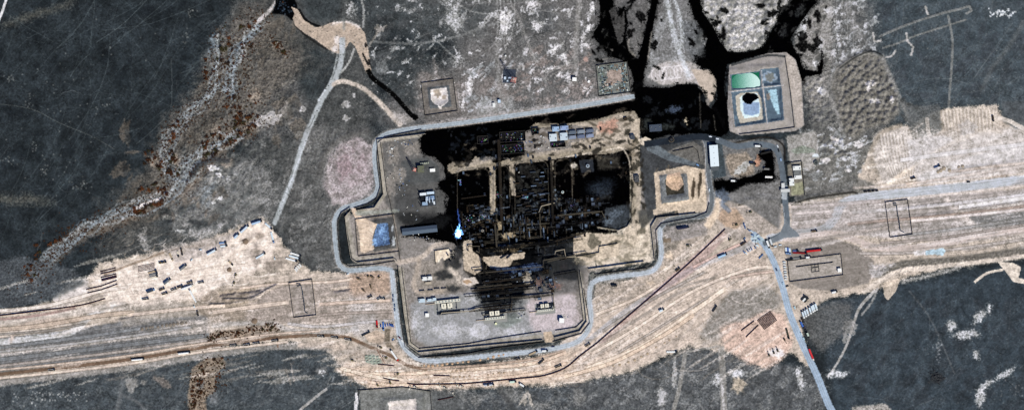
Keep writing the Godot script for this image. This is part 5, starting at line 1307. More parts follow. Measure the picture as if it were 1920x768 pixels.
func car(label: String, group: String, px: float, py: float, turn: float, paint_: Material, pickup := false) -> Node3D:
	var t := thing("pickup" if pickup else "parked_car", label, "pickup" if pickup else "car", group, px, py, turn)
	t.scale = Vector3.ONE * 1.15
	bx(t, "body", paint_, 0, 0.4, 0, 4.9, 0.75, 1.95)
	var c := bx(t, "cabin", paint_, 0.3 if pickup else -0.2, 1.15, 0, 1.9 if pickup else 2.7, 0.65, 1.7)
	part(c, "windscreen", unit_box, mat(24, 30, 40, 0.2, 0.5), Vector3(0.51, 0, 0), Vector3(0.08, 0.8, 0.9))
	if pickup:
		bx(t, "load_bed", mat(50, 52, 56), -1.55, 1.152, 0, 1.6, 0.04, 1.6)
	for x in [-1.5, 1.5]:
		for s in [-0.85, 0.85]:
			cy(t, "wheel", mat(14, 14, 16), x, 0.36, s, 0.36, 0.26, "z")
	return t

func excavator(label: String, group: String, px: float, py: float, turn: float, paint_: Material, reach := 7.0, called := "excavator") -> Node3D:
	var t := thing(called, label, "excavator" if called == "excavator" else "machine", group, px, py, turn)
	var black := mat(18, 17, 16)
	for s in [-1.3, 1.3]:
		bx(t, "track", black, 0, 0, s, 4.6, 1.0, 0.7)
	bx(t, "turntable", black, 0, 0.6, 0, 1.8, 0.6, 1.7)
	bx(t, "engine_deck", paint_, -0.7, 1.2, 0, 3.6, 1.3, 2.8)
	bx(t, "cab", mat(60, 64, 70, 0.4, 0.4), 0.8, 1.2, -0.8, 1.5, 2.0, 1.1)
	var b := part(t, "boom", unit_box, paint_, Vector3(reach * 0.33, 3.6, 0.3), Vector3(reach * 0.62, 0.6, 0.55), Vector3(0, 0, 0.45))
	part(t, "stick", unit_box, paint_, Vector3(reach * 0.72, 3.4, 0.3), Vector3(reach * 0.42, 0.45, 0.45), Vector3(0, 0, -0.9))
	bx(t, "bucket", black, reach * 0.86, 0.6, 0.3, 1.1, 1.2, 1.3)
	return t

# a run of wall or fence: panels between posts
func wall_run(called: String, label: String, category: String, p: Array, h: float, thick: float, panel: Material, post: Material, bay := 12.0, group := "") -> void:
	var q := straight(p)
	var mid := q[q.size() / 2]
	var t := thing(called, label, category, group, mid.x, mid.y)
	var o := t.position
	for i in q.size() - 1:
		var n := maxi(1, int(round(q[i].distance_to(q[i + 1]) / bay)))
		var d := (q[i + 1] - q[i]) / n
		for j in n:
			var a := q[i] + d * j
			var b := a + d
			var pa := at(a.x, a.y) - o
			var pb := at(b.x, b.y) - o
			var m := part(t, "panel", unit_box, panel, (pa + pb) * 0.5 + Vector3(0, h * 0.5 - 0.15, 0), Vector3(d.length() - 0.3, h + 0.3, thick), Vector3(0, -d.angle(), 0))
			m.rotation.z = asin(clampf((pb.y - pa.y) / d.length(), -0.6, 0.6))
			bx(t, "post", post, pa.x, pa.y - 0.3, pa.z, thick + 0.25, h + 0.6, thick + 0.25, Vector3(0, -d.angle(), 0))
	var e := at(q[q.size() - 1].x, q[q.size() - 1].y) - o
	bx(t, "post", post, e.x, e.y - 0.3, e.z, thick + 0.25, h + 0.6, thick + 0.25)

# pipe lying on sleepers along map points
func pipe_line(called: String, label: String, group: String, p: Array, r: float, m: Material, up := 0.0, smooth := true, sleepers := 0.0) -> Node3D:
	var q := spline(p, 8.0) if smooth else straight(p)
	var t := thing(called, label, "pipe", group, q[q.size() / 2].x, q[q.size() / 2].y)
	var pts := PackedVector3Array()
	for v in q:
		pts.append(at(v.x, v.y, r + up) - t.position)
	part(t, "tube", tube_mesh(pts, r), m)
	if sleepers > 0.0:
		var run := 0.0
		for i in q.size() - 1:
			var l := q[i].distance_to(q[i + 1])
			run += l
			if run > sleepers:
				run = 0.0
				var s := at(q[i].x, q[i].y) - t.position
				bx(t, "support", mat(120, 110, 100), s.x, s.y - 0.1, s.z, 0.8, up + 0.12, r * 2 + 1.2, Vector3(0, -(q[i + 1] - q[i]).angle(), 0))
	return t

# pipes on a steel trestle between two map points
func pipe_rack(label: String, group: String, x0: float, y0: float, x1: float, y1: float, pipes: int, h: float, m: Material, frame: Material) -> Node3D:
	var a := Vector2(x0, y0)
	var b := Vector2(x1, y1)
	var l := a.distance_to(b)
	var mid := (a + b) * 0.5
	var t := thing("pipe_rack", label, "pipe rack", group, mid.x, mid.y, rad_to_deg((b - a).angle()), 0.0)
	var w := pipes * 1.1 + 0.6
	for i in pipes:
		cy(t, "pipe", m, 0, h + 0.35, -w * 0.5 + 0.85 + i * 1.1, 0.35 + 0.1 * (i % 2), l)
	var n := maxi(2, int(l / 9.0))
	for i in n + 1:
		var f := bx(t, "trestle", frame, -l * 0.5 + l * i / n, h - 0.3, 0, 0.5, 0.3, w)
		for s in [-0.46, 0.46]:
			part(f, "leg", unit_box, frame, Vector3(0, -(h + 0.4) / 0.6 + 0.0, s), Vector3(0.8, (h + 0.3) / 0.3, 0.4 / w))
	return t

# lattice tower
func derrick(label: String, px: float, py: float, h: float, foot: float, m: Material, m2: Material) -> void:
	var t := thing("lattice_tower", label, "tower", "", px, py, 12.0)
	var top := 0.8
	for k in 4:
		var a := Vector3([-1, 1, 1, -1][k] * foot, -0.2, [-1, -1, 1, 1][k] * foot)
		var b := Vector3([-1, 1, 1, -1][k] * top, h, [-1, -1, 1, 1][k] * top)
		part(t, "leg", tube_mesh(PackedVector3Array([a, b]), 0.28, 5), m)
	for j in 9:
		var f := j / 9.0
		var g := (j + 1) / 9.0
		var r0 := lerpf(foot, top, f)
		var r1 := lerpf(foot, top, g)
		for k in 4:
			var c0 := Vector2([-1, 1, 1, -1][k], [-1, -1, 1, 1][k])
			var c1 := Vector2([1, 1, -1, -1][k], [-1, 1, 1, -1][k])
			part(t, "brace", tube_mesh(PackedVector3Array([Vector3(c0.x * r0, f * h, c0.y * r0), Vector3(c1.x * r1, g * h, c1.y * r1)]), 0.16, 4), m2 if j % 2 else m)
			part(t, "girt", tube_mesh(PackedVector3Array([Vector3(c0.x * r1, g * h, c0.y * r1), Vector3(c1.x * r1, g * h, c1.y * r1)]), 0.16, 4), m2 if j % 2 else m)
	bx(t, "platform", m2, 0, h, 0, 2.6, 0.3, 2.6)
	cy(t, "flare_tip", mat(30, 28, 28), 0, h + 1.5, 0, 0.5, 3.0, "y")
	cy(t, "riser", mat(90, 88, 86), 0, h * 0.5, 0, 0.45, h, "y")

# an uneven heap of earth, radius 1
func heap_mesh(seed_: int) -> ArrayMesh:
	var r := RandomNumberGenerator.new()
	r.seed = seed_
	var st := SurfaceTool.new()
	st.begin(Mesh.PRIMITIVE_TRIANGLES)
	st.set_smooth_group(0)
	var rings := []
	for j in 5:
		var f := j / 4.0
		var row := []
		for k in 11:
			var a := TAU * k / 11.0
			var rad := (1.0 - f) * r.randf_range(0.82, 1.1)
			row.append(Vector3(cos(a) * rad, sin(f * PI * 0.5) * 0.42 * r.randf_range(0.9, 1.1) - 0.04, sin(a) * rad))
		rings.append(row)
	for j in 4:
		for k in 11:
			var l := (k + 1) % 11
			for v: Vector3 in [rings[j][k], rings[j + 1][l], rings[j][l], rings[j][k], rings[j + 1][k], rings[j + 1][l]]:
				st.add_vertex(v)
	st.index()
	st.generate_normals()
	return st.commit()

# foliage of a desert bush: many small leaf sprays through a low crown, radius about 1
func crown_mesh(seed_: int) -> ArrayMesh:
	var r := RandomNumberGenerator.new()
	r.seed = seed_
	var st := SurfaceTool.new()
	st.begin(Mesh.PRIMITIVE_TRIANGLES)
	st.set_smooth_group(-1)
	for i in 150:
		var d := Vector3(r.randfn(), absf(r.randfn()) * 0.7, r.randfn()).normalized()
		var c := Vector3(d.x, 0.25 + d.y * 0.75, d.z) * r.randf_range(0.35, 1.0) * (0.8 + 0.3 * sin(3.0 * atan2(d.z, d.x) + seed_))
		c.y = maxf(c.y, 0.1)
		var u := Vector3(r.randfn(), r.randfn(), r.randfn()).normalized() * r.randf_range(0.12, 0.26)
		var w := u.cross(Vector3(r.randfn(), r.randfn(), r.randfn())).normalized() * r.randf_range(0.08, 0.18)
		for v: Vector3 in [c - u - w, c + u, c + w]:
			st.add_vertex(v)
	st.generate_normals()
	return st.commit()

# ---------------------------------------------------------------- walls and fences
func build_walls() -> void:
	var stone := mat(176, 170, 158)
	var post := mat(150, 146, 138)
	var mesh_ := mat(92, 88, 82)
	var dark := mat(64, 60, 56)
	for w in [
		["pale blast wall north of the open yard with the lattice tower", [798, 251, 707, 262, 719, 364, 702, 389, 669, 394]],
		["pale blast wall round the pit with blue water", [658, 394, 647, 406, 651, 440, 658, 484, 670, 492, 739, 484, 745, 490]],
		["long pale blast wall below the compressor stations", [747, 500, 758, 590, 767, 647, 784, 660, 879, 650, 930, 645, 1017, 637]],
		["pale blast wall beside the ring road east of the sandy ramp", [1040, 632, 1087, 620, 1100, 602, 1094, 550, 1088, 508]],
		["pale blast wall along the southern edge of the sand-strewn process block", [1104, 504, 1207, 490]],
		["pale blast wall hugging the bend of the ring road near the sand dyke", [1228, 487, 1221, 424, 1231, 408, 1305, 400]],
	]:
		wall_run("perimeter_wall", w[0], "wall", w[1], 4.2, 0.6, stone, post, 11.0, "blast walls round the plant")
	for w in [
		["thin inner fence behind the wall below the compressor stations", [754, 502, 771, 642, 786, 653, 879, 644, 930, 634, 1015, 621]],
		["thin inner fence behind the wall east of the sandy ramp", [1042, 619, 1080, 613, 1094, 600, 1083, 510]],
		["thin outer fence along the south-western bend of the ring road", [742, 508, 752, 600, 760, 650, 785, 670, 879, 662, 930, 652, 1020, 641]],
		["thin outer fence along the ring road by the parked lorries", [1037, 640, 1090, 625, 1106, 605, 1095, 542]],
		["thin fence along the ring road south of the sand-strewn block", [1115, 514, 1212, 502]],
		["thin fence inside the bend of the ring road near the sand dyke", [1234, 487, 1230, 432, 1240, 419, 1300, 408, 1325, 398, 1330, 380]],
		["thin fence along the ring road beside the pink lot", [790, 243, 722, 257, 708, 268, 707, 300, 713, 350, 706, 372, 690, 382, 664, 390]],
		["thin fence along the ring road west of the blue pit", [656, 388, 640, 398, 634, 412, 634, 440, 640, 490, 655, 499, 700, 496, 740, 489]],
		["straight fence between open yard and blue pit", [714, 268, 726, 360, 731, 375, 742, 430, 751, 489]],
		["square fence round the blue pit", [739, 401, 682, 409, 666, 411, 672, 480, 749, 471]],
		["square fence round the white sandy flare pit", [790, 156, 850, 148, 858, 208, 797, 217, 790, 156]],
		["fence along the embankment of the settling ponds", [1472, 106, 1482, 170, 1490, 239, 1440, 246, 1387, 252]],
		["rectangular fence round the valve station by the dirt road", [542, 530, 585, 523, 593, 590, 551, 595, 542, 530]],
		["rectangular fence round the valve station on the graded strip", [1660, 379, 1702, 374, 1711, 439, 1669, 445, 1660, 379]],
		["rectangular fence round the pigging station with the white hut", [1477, 489, 1577, 476, 1581, 515, 1481, 528, 1477, 489]],
		["fence round the empty pit south of the pipeline works", [676, 790, 672, 731, 755, 725, 807, 733, 812, 790]],
		["square fence round the crowded storage yard", [1118, 123, 1176, 116, 1183, 173, 1123, 181, 1118, 123]],
		["fence round the gate compound", [1474, 306, 1503, 302, 1507, 340, 1509, 366]],
		["low fence beside the plant road near the warehouse", [1262, 284, 1300, 276, 1309, 284, 1312, 302]],
		["wall of the white sand pad beside burnt units", [842, 466, 815, 470, 817, 495]],
		["low wall along the edge of the burnt basin", [1118, 424, 1160, 431, 1176, 424, 1184, 410, 1184, 380]],
		["fence across the sand beside the burnt process rows", [1050, 488, 1075, 482, 1123, 473, 1124, 462, 1158, 456]],
	]:
		wall_run("perimeter_fence", w[0], "fence", w[1], 2.6, 0.35, mesh_, dark, 10.0, "thin dark fences of the plant")

# ---------------------------------------------------------------- buildings
func build_buildings() -> void:
	var white := mat(236, 240, 242)
	var bright := mat(252, 254, 255)
	var grey := mat(120, 124, 126)
	var blue := mat(150, 176, 206)
	var soot := mat(26, 28, 32)
	var wall := mat(150, 148, 142)
	var w := building("warehouse", "long warehouse with brilliant white roof beside the oil-black belt", "", 1338.5, 292, 16, 40, 7.5, -4, mat(228, 242, 252), mat(150, 156, 160), 0, 0.0)
	bx(w, "porch_roof", mat(86, 92, 98), 0, 4.0, 24.0, 15.0, 0.5, 8.0)
	for i in 4:
		bx(w, "roof_vent", mat(214, 222, 228), 0, 7.92, -15.0 + i * 10, 1.4, 0.6, 1.4)
	building("gate_office", "white-roofed gate office next to a grey-roofed one", "gate buildings", 1494, 315, 15, 8, 4, -4, white, wall, 2)
	building("gate_office", "grey-roofed gate office between two white-roofed ones", "gate buildings", 1495, 323.5, 14, 8, 3.6, -4, grey, wall, 2)
	building("gate_office", "white-roofed gate office south of the grey-roofed one", "gate buildings", 1496, 332, 14, 7, 4, -4, white, wall, 1)
	building("gate_office", "tall narrow white gate office beside the plant road", "gate buildings", 1484, 341, 9, 14, 5, -4, white, wall, 2)
	var c := thing("gate_canopy", "flat canopy on posts over the plant road at the gate", "canopy", "", 1472, 357, -2)
	bx(c, "roof", mat(206, 210, 212), 0, 5, 0, 17, 0.5, 6)
	for x in [-7.5, 7.5]:
		for z in [-2.4, 2.4]:
			bx(c, "post", grey, x, -0.1, z, 0.5, 5.0, 0.5)
	building("guard_hut", "small white guard hut in the lane at the gate", "", 1468, 349, 6, 12, 3.2, -2, mat(214, 218, 222), wall, 0)
	building("machine_hall", "blue-grey flat-roofed hall in the blackened ground north of the plant road", "", 1229, 240, 23, 13, 6, -4, mat(72, 82, 98), soot, 3)
	# sooty block of workshops
	for b in [[1042, 242, 13, 9, 160, 188, 222, "north-western"], [1058, 240, 15, 8, 150, 172, 212, "north-eastern"], [1037, 258, 14, 14, 206, 220, 232, "south-western"], [1057, 256, 14, 14, 196, 212, 228, "south-eastern"]]:
		building("workshop", "%s workshop of the four pale roofs on scorched ground" % b[7], "scorched workshops", b[0], b[1], b[2], b[3], 5, -4, mat(b[4], b[5], b[6]), soot, 2)
	for i in 6:
		var x := 1073.0 + (i % 3) * 16.5
		building("store_shed", "%s store shed of the dull blue row beside the workshops" % ["first northern", "second northern", "third northern", "first southern", "second southern", "third southern"][i], "store sheds", x, 248.5 - (i % 3) * 1.5 + (9.0 if i > 2 else 0.0), 14, 6.5, 4, -5, mat(96 + (i * 37) % 70, 108 + (i * 37) % 70, 124 + (i * 37) % 64), soot, 1)
	# burnt shells: walls without roofs
	for b in [[961, 256, 48, 19, "long burnt shell with pale rubble inside"], [961, 279, 44, 17, "burnt shell south of the rubble-filled one"], [1004, 246, 12, 11, "small square burnt shell beside the workshops"], [1047, 272, 26, 8, "narrow burnt shell south of the pale roofs"], [905, 262, 20, 14, "burnt shell in the blackest yard"], [1390, 398, 0, 0, ""]]:
		if b[2] == 0:
			continue
		var t := thing("burnt_shell", b[4], "building", "burnt shells", b[0], b[1], -4, -0.1)
		bx(t, "floor_slab", mat(20, 21, 24), 0, 0, 0, b[2], 0.4, b[3])
		for s in [-1.0, 1.0]:
			bx(t, "wall", mat(60, 58, 56), 0, 0, s * b[3] * 0.5, b[2] + 0.6, 4.5, 0.6)
			bx(t, "wall", mat(60, 58, 56), s * b[2] * 0.5, 0, 0, 0.6, 4.4, b[3] - 0.7)
		for i in int(b[2] / 7.0):
			bx(t, "roof_beam", mat(40, 38, 38), -b[2] * 0.5 + 4 + i * 7, 4.0, 0, 0.5, 0.4, b[3] - 0.7)
		for i in int(b[2] * 0.8):
			var s := rng.randf_range(0.7, 2.4)
			bx(t, "rubble_block", mat(60 + rng.randi() % 100, 66 + rng.randi() % 100, 76 + rng.randi() % 110), rng.randf_range(-0.45, 0.45) * b[2], 0.3, rng.randf_range(-0.42, 0.42) * b[3], s, rng.randf_range(0.4, 1.6), s * 0.8, Vector3(0, rng.randf() * 3, rng.randfn(0, 0.15)))
	# small white boxes
	building("equipment_cabin", "white cabin with a wide shadow alone on grey ground by the storage yard", "", 1077, 149, 8, 7, 5, 3, bright, blue)
	building("equipment_cabin", "small white box on the ground beside the lone white cabin", "", 1104, 153, 4, 5, 2, 20, bright, blue)
	building("equipment_cabin", "tall bluish cabin of the pair by the ring road", "", 936, 190, 5, 6, 4, -4, mat(200, 224, 250), mat(70, 100, 150))
	building("equipment_cabin", "low white cabin of the pair by the ring road", "", 926, 197, 5, 8, 3, -4, white, blue)
	building("equipment_cabin", "tiny white cabin north of the lattice tower pad", "", 948, 105, 3, 3, 3, 0, white, blue)
	building("equipment_cabin", "white cube cabin on grey gravel beside the western compressor station", "", 801, 590, 7, 7, 4, -4, bright, wall)
	building("equipment_cabin", "white cabin with blue wall on pinkish gravel by the eastern compressor station", "", 1053, 600, 9, 9, 7, 2, bright, mat(80, 110, 160))
	building("equipment_cabin", "yellowish white box below the middle compressor station", "", 930, 606, 4, 4, 2.5, -4, mat(232, 236, 196), wall)
	building("equipment_cabin", "white hut in the corner of the fenced pigging station", "", 1574, 506, 7, 7, 4, -6, bright, blue)
	building("equipment_cabin", "white hut among small scraps north of the open yard wall", "", 735, 279, 4, 3, 2, 10, white, wall)
	for b in [[791, 563, 12, 7, "large"], [805, 562, 9, 5, "middle"], [814, 560.5, 8, 6, "small"]]:
		building("switch_room", "%s bluish switch room in a row of three by the compressors" % b[4], "switch rooms", b[0], b[1], b[2], b[3], 4, -5, mat(196, 216, 232), mat(60, 84, 120), 1)
	for b in [[796, 522, 9, 7, "western"], [806, 521, 9, 7, "eastern"]]:
		building("control_cabin", "%s white control cabin of a close pair on sandy ground" % b[4], "control cabins", b[0], b[1], b[2], b[3], 4.5, -4, white, wall, 1)
	building("control_cabin", "low beige cabin against the close pair of white cabins", "", 803, 530, 11, 4, 3, -4, mat(186, 176, 160), wall)
	for i in 4:
		building("site_container", "%s container cabin of four in a dashed row on sand" % ["first", "second", "third", "fourth"][i], "four container cabins", [792, 808, 820, 833][i], [546, 545, 542, 541.5][i], 10, 3, 3, -3, mat(150, 142, 132), mat(110, 104, 98))
	building("control_block", "olive flat-roofed block at the foot of the lattice tower in the yard", "", 789, 317, 12, 13, 7, -4, mat(104, 108, 92), mat(60, 64, 56), 2)
	building("white_shelter", "white shelter east of the olive block", "", 811, 319, 10, 6, 3.5, -4, bright, wall, 0)
	building("white_shelter", "row of white lean-tos north of the olive block", "", 796, 306, 16, 3, 3, -6, mat(170, 178, 160), wall, 4)
	building("long_shed", "long ridge-roofed blue-grey shed half covered in soot", "", 787, 431, 66, 13, 5, -6, mat(84, 98, 116), mat(40, 42, 46), 0, 3.0)
	building("tank_hut", "blackened hut on a tan patch by the eastern sand bank", "", 1173, 223, 6, 6, 3, -4, mat(58, 50, 42), soot)
	building("pump_house", "dark pump house on the scorched strip beside the sand bank", "", 1186, 257, 8, 9, 4, -4, mat(74, 80, 90), soot, 1)
	building("pump_house", "dark pump house in the gap of the eastern sand bank", "", 1194, 335, 9, 13, 4, -4, mat(76, 78, 84), soot, 3)
	# unit with blue-white skids
	var u := thing("treating_unit", "blue-white treating unit of stacked skids in a black frame", "process unit", "", 802, 372, -5)
	bx(u, "base_slab", mat(60, 66, 76), 0, -0.1, 0, 30, 0.5, 28)
	for s in [[-8, -9, 12, 5, 6, 226, 236, 246], [6, -10, 14, 5, 5, 200, 220, 240], [-10, -1, 6, 8, 7, 30, 34, 40], [0, 0, 8, 8, 5, 180, 200, 226], [9, -1, 7, 7, 6, 130, 160, 200], [-6, 9, 10, 6, 5, 150, 176, 206], [6, 8, 8, 8, 4, 60, 66, 74], [11, 9, 4, 6, 3, 220, 230, 240]]:
		bx(u, "skid", mat(s[5], s[6], s[7]), s[0], 0.4, s[1], s[2], s[4], s[3])
	for i in 3:
		cy(u, "vessel", mat(190, 206, 224), -3.0 + i * 6, 7.2, 3.5, 1.2, 9, "z")
	for i in 4:
		bx(u, "frame", mat(16, 17, 20), -14, 0.4, -12 + i * 8, 1, 8, 1)
	# two lattice towers
	derrick("tall red and white lattice flare tower on a dark square pad", 963, 150, 44, 5.0, mat(196, 96, 88), mat(214, 210, 204))
	derrick("short red and white lattice mast beside the olive block", 777, 318, 26, 3.2, mat(206, 90, 84), mat(220, 200, 190))
	var pad := thing("equipment_pad", "dark square concrete pad under the tall lattice tower", "pad", "", 955, 143, 3, -0.15)
	bx(pad, "slab", mat(62, 70, 84), 0, 0, 0, 24, 0.3, 26)
	for s in [[-8, 4, 4, 5, 3], [-3, 9, 3, 3, 2.5], [1, 3, 6, 3, 2]]:
		bx(pad, "knock_out_drum", mat(200, 218, 240), s[0], 0.3, s[1], s[2], s[4], s[3])
	# compressor stations
	station("western compressor station with two white blocks and a long pale roof", 838, 572, -6, 1.0)
	station("middle compressor station streaked with soot along a long white roof", 928, 592, -6, 0.9)
	station("eastern compressor station on pinkish gravel", 1022, 578, -6, 0.75)

func station(label: String, px: float, py: float, turn: float, k: float) -> void:
	var t := thing("compressor_station", label, "compressor", "compressor stations", px, py, turn)
	var white := mat(224, 222, 210)
	var steel := mat(126, 140, 156, 0.5, 0.3)
	var dark := mat(44, 52, 64)
	bx(t, "slab", mat(150, 152, 152), 0, -0.1, 0, 50 * k, 0.3, 28 * k)
	var roofs := [[2, -8, 48, 5]] if px < 900 else [[0, 4, 42, 5]]
	for r in roofs:
		bx(t, "cooler_bank", white, r[0] * k, 3.5, r[1] * k, r[2] * k, 1.6, r[3] * k)
		for i in 8:
			cy(t, "fan", mat(150, 160, 160), r[0] * k + (i - 3.5) * r[2] * k / 8.0, 5.2, r[1] * k, 1.7 * k, 0.5, "y")
			bx(t, "leg", dark, r[0] * k + (i - 3.5) * r[2] * k / 8.0, 0, r[1] * k, 0.5, 3.5, r[3] * k * 0.8)
	for i in 2:
		var e := bx(t, "compressor_house", mat(240, 236, 220), (-6 + i * 11.5) * k, 0.2, 0.5 * k - (6.0 if px > 900 else 0.0), 9 * k, 5.5, 9 * k)
		part(e, "roof_vent", unit_box, mat(170, 170, 164), Vector3(0, 0.55, 0), Vector3(0.25, 0.1, 0.5))
	for i in 5:
		cy(t, "scrubber", steel, (-18 + i * 9) * k, 2.2, (8 if px < 900 else -2) * k, 0.8, 4.4, "y")
	for i in 4:
		var z := (11.0 + i * 1.6) * k if px < 900 else (-12.0 + i * 1.8) * k
		cy(t, "pipe", dark, 2.0 * k, 1.4, z, 0.5, 44 * k)
	for i in 5:
		cy(t, "pipe", dark, (-18.0 + i * 9.0) * k, 1.9, (2.0 if px < 900 else -6.0) * k, 0.4, 18 * k, "z")
	cy(t, "exhaust_stack", mat(176, 160, 140), -30 * k, 1.2, (-6 if px < 900 else 5) * k, 0.7, 20 * k)

# ---------------------------------------------------------------- the burnt process area
func build_plant() -> void:
	var black := mat(15, 15, 17)
	var char_ := mat(34, 32, 30)
	var rust := mat(48, 42, 36)
	var pale := mat(86, 81, 72)
	var blue := mat(92, 110, 138)
	var n := 0
	for r in [[935, 262, 941, 420, 5, 7], [1033, 300, 1037, 420, 4, 7], [928, 420, 932, 470, 3, 6], [900, 470, 1040, 452, 5, 7], [1040, 452, 1098, 436, 3, 6], [1015, 462, 1092, 448, 2, 6], [893, 512, 1018, 499, 2, 6], [905, 520, 960, 513, 3, 6], [906, 530, 985, 520, 3, 5], [902, 474, 909, 512, 4, 7], [1020, 487, 1100, 474, 2, 5], [1000, 482, 1018, 480, 3, 5], [885, 545, 1000, 532, 3, 5], [872, 555, 960, 548, 2, 5], [930, 559, 1037, 552, 2, 5], [905, 562, 985, 553, 4, 5], [880, 583, 960, 575, 3, 5], [905, 571, 940, 567, 3, 6], [895, 538, 960, 531, 2, 5], [920, 548, 1000, 540, 3, 5], [900, 577, 965, 570, 2, 5], [965, 560, 1030, 553, 2, 5], [945, 585, 985, 580, 2, 4], [1040, 515, 1080, 508, 2, 4], [865, 372, 912, 366, 2, 5], [968, 362, 1028, 354, 2, 5], [1045, 404, 1125, 396, 3, 6], [1060, 420, 1125, 410, 3, 6], [985, 405, 990, 450, 2, 6], [960, 385, 963, 440, 2, 6], [1012, 400, 1014, 445, 2, 6], [880, 380, 884, 425, 2, 6], [866, 396, 870, 440, 2, 7], [846, 420, 860, 465, 2, 6], [1026, 490, 1075, 478, 2, 6]]:
		pipe_rack("%s pipe rack of %s lines %s" % [["rusty", "charred", "pale", "blackened"][n % 4], ["two", "three", "four", "five"][r[4] - 2], place((r[0] + r[2]) * 0.5, (r[1] + r[3]) * 0.5)], "scorched pipe racks", r[0], r[1], r[2], r[3], r[4], r[5], [rust, char_, pale, black][n % 4], black)
		n += 1
	# expansion loops
	for l in [[878, 470, 878, 461, 898, 461, 899, 472], [941, 470, 941, 462, 951, 461, 952, 468], [886, 505, 905, 503, 911, 503, 912, 495], [893, 470, 904, 476], [1040, 476, 1042, 470, 1058, 467, 1061, 482, 1080, 480], [1050, 482, 1052, 478, 1044, 477], [1018, 500, 1019, 487, 1060, 480], [826, 590, 828, 586, 870, 583, 884, 582, 892, 578, 905, 576], [1037, 552, 1039, 575, 1034, 580], [905, 590, 940, 586, 958, 583, 960, 562], [1010, 398, 1015, 386, 1040, 380], [1110, 400, 1128, 396, 1134, 408]]:
		pipe_line("expansion_loop", "%s pipe loop of %d bends %s" % ["pale" if n % 3 else "tan", l.size() / 2 - 2, place(l[0], l[1])], "pipe loops of the process rows", l, 0.8, pale if n % 3 else mat(176, 166, 148), 4.0, false, 6.0)
		n += 1
	# vessels, exchangers, frames
	var spots := [[870, 300, 1.0], [900, 340, 0.4]]
	for i in 270:
		var z := i % 6
		var x := 0.0
		var y := 0.0
		if z == 0:
			x = rng.randf_range(968, 1026)
			y = rng.randf_range(312, 400)
		elif z == 1:
			x = rng.randf_range(1042, 1130)
			y = rng.randf_range(372, 425)
		elif z == 2:
			x = rng.randf_range(870, 930)
			y = rng.randf_range(385, 455)
		elif z == 3:
			x = rng.randf_range(905, 1050)
			y = rng.randf_range(405, 455)
		elif z == 4:
			x = rng.randf_range(905, 1040)
			y = rng.randf_range(500, 560)
		else:
			x = rng.randf_range(845, 1190)
			y = rng.randf_range(240, 460)
		var turn: float = -5.0 + 90.0 * (i % 2)
		var pick := rng.randi() % 8
		var m: Material = [mat(30, 28, 27), mat(34, 37, 43), mat(54, 62, 74), mat(78, 88, 104), mat(56, 47, 38), mat(40, 41, 43), mat(48, 58, 76), mat(104, 122, 146)][pick]
		var tone: String = ["charred", "slate", "grey-blue", "pale grey", "rusty", "dull grey", "steel-blue", "pale blue"][pick]
		var where := place(x, y)
		if i % 3 == 0:
			var t := thing("burnt_vessel", tone + " horizontal vessel on saddles " + where, "vessel", "charred vessels", x, y, turn)
			var l := rng.randf_range(5, 11)
			cy(t, "shell", m, 0, 2.2, 0, rng.randf_range(0.9, 1.5), l)
			for s in [-0.3, 0.3]:
				bx(t, "saddle", black, s * l, -0.2, 0, 0.6, 1.7, 1.8)
		elif i % 3 == 1:
			var t := thing("burnt_steelwork", "burnt steelwork with " + tone + " deck plate " + where, "steelwork", "charred frames", x, y, turn)
			var l := rng.randf_range(6, 12)
			var w := rng.randf_range(4, 8)
			for a in [-0.5, 0.5]:
				for b in [-0.5, 0.5]:
					bx(t, "column", black, a * l, -0.2, b * w, 0.5, 6.2, 0.5)
				bx(t, "beam", char_, a * l, 5.6, 0, 0.4, 0.4, w)
				bx(t, "beam", char_, 0, 5.6, a * w, l, 0.4, 0.4)
			bx(t, "deck", m, l * 0.15, 4.2, 0, l * 0.6, 0.15, w * 0.9)
		else:
			var t := thing("burnt_exchanger", tone + " exchanger block with twin tubes " + where, "exchanger", "charred exchangers", x, y, turn)
			bx(t, "plinth", black, 0, -0.2, 0, 5, 0.8, 3.4)
			for s in [-0.8, 0.8]:
				cy(t, "tube_bundle", m, 0, 1.4, s, 0.7, rng.randf_range(4.5, 7))
	# standing columns and small tanks
	for c in [[1102, 311, 3.2, 4, 168, 186, 206], [905, 432, 2.4, 9, 160, 156, 148], [898, 412, 1.6, 7, 190, 200, 210], [973, 323, 1.0, 5, 200, 206, 212], [1055, 360, 2.4, 5, 206, 224, 226], [1530, 305, 4.5, 3, 92, 100, 100], [1259, 262, 4.5, 3, 30, 28, 28], [958, 300, 1.4, 6, 120, 116, 110], [1040, 330, 1.2, 6, 80, 78, 76]]:
		var t := thing("storage_tank", "upright round tank %s" % ["in a square bund amid the blackest basin", "beside the flare-lit ground in the burnt core", "pale and narrow near the burning spot", "thin and white in the rubble basin", "pale and short at the end of a burnt basin", "dark and low outside the gate fence", "black with a pale kerb beside the plant road", "standing at the corner of a sand-banked basin", "small and dull beside the tall pipe rack"][used.get("storage_tank", 0)], "tank", "", c[0], c[1], 0, -0.1)
		cy(t, "shell", mat(c[4], c[5], c[6]), 0, c[3] * 0.5, 0, c[2], c[3], "y")
		cy(t, "roof_rim", mat(60, 62, 66), 0, c[3] + 0.05, 0, c[2] * 0.55, 0.2, "y")
		cy(t, "base_ring", mat(110, 104, 96), 0, 0.2, 0, c[2] + 0.8, 0.3, "y")
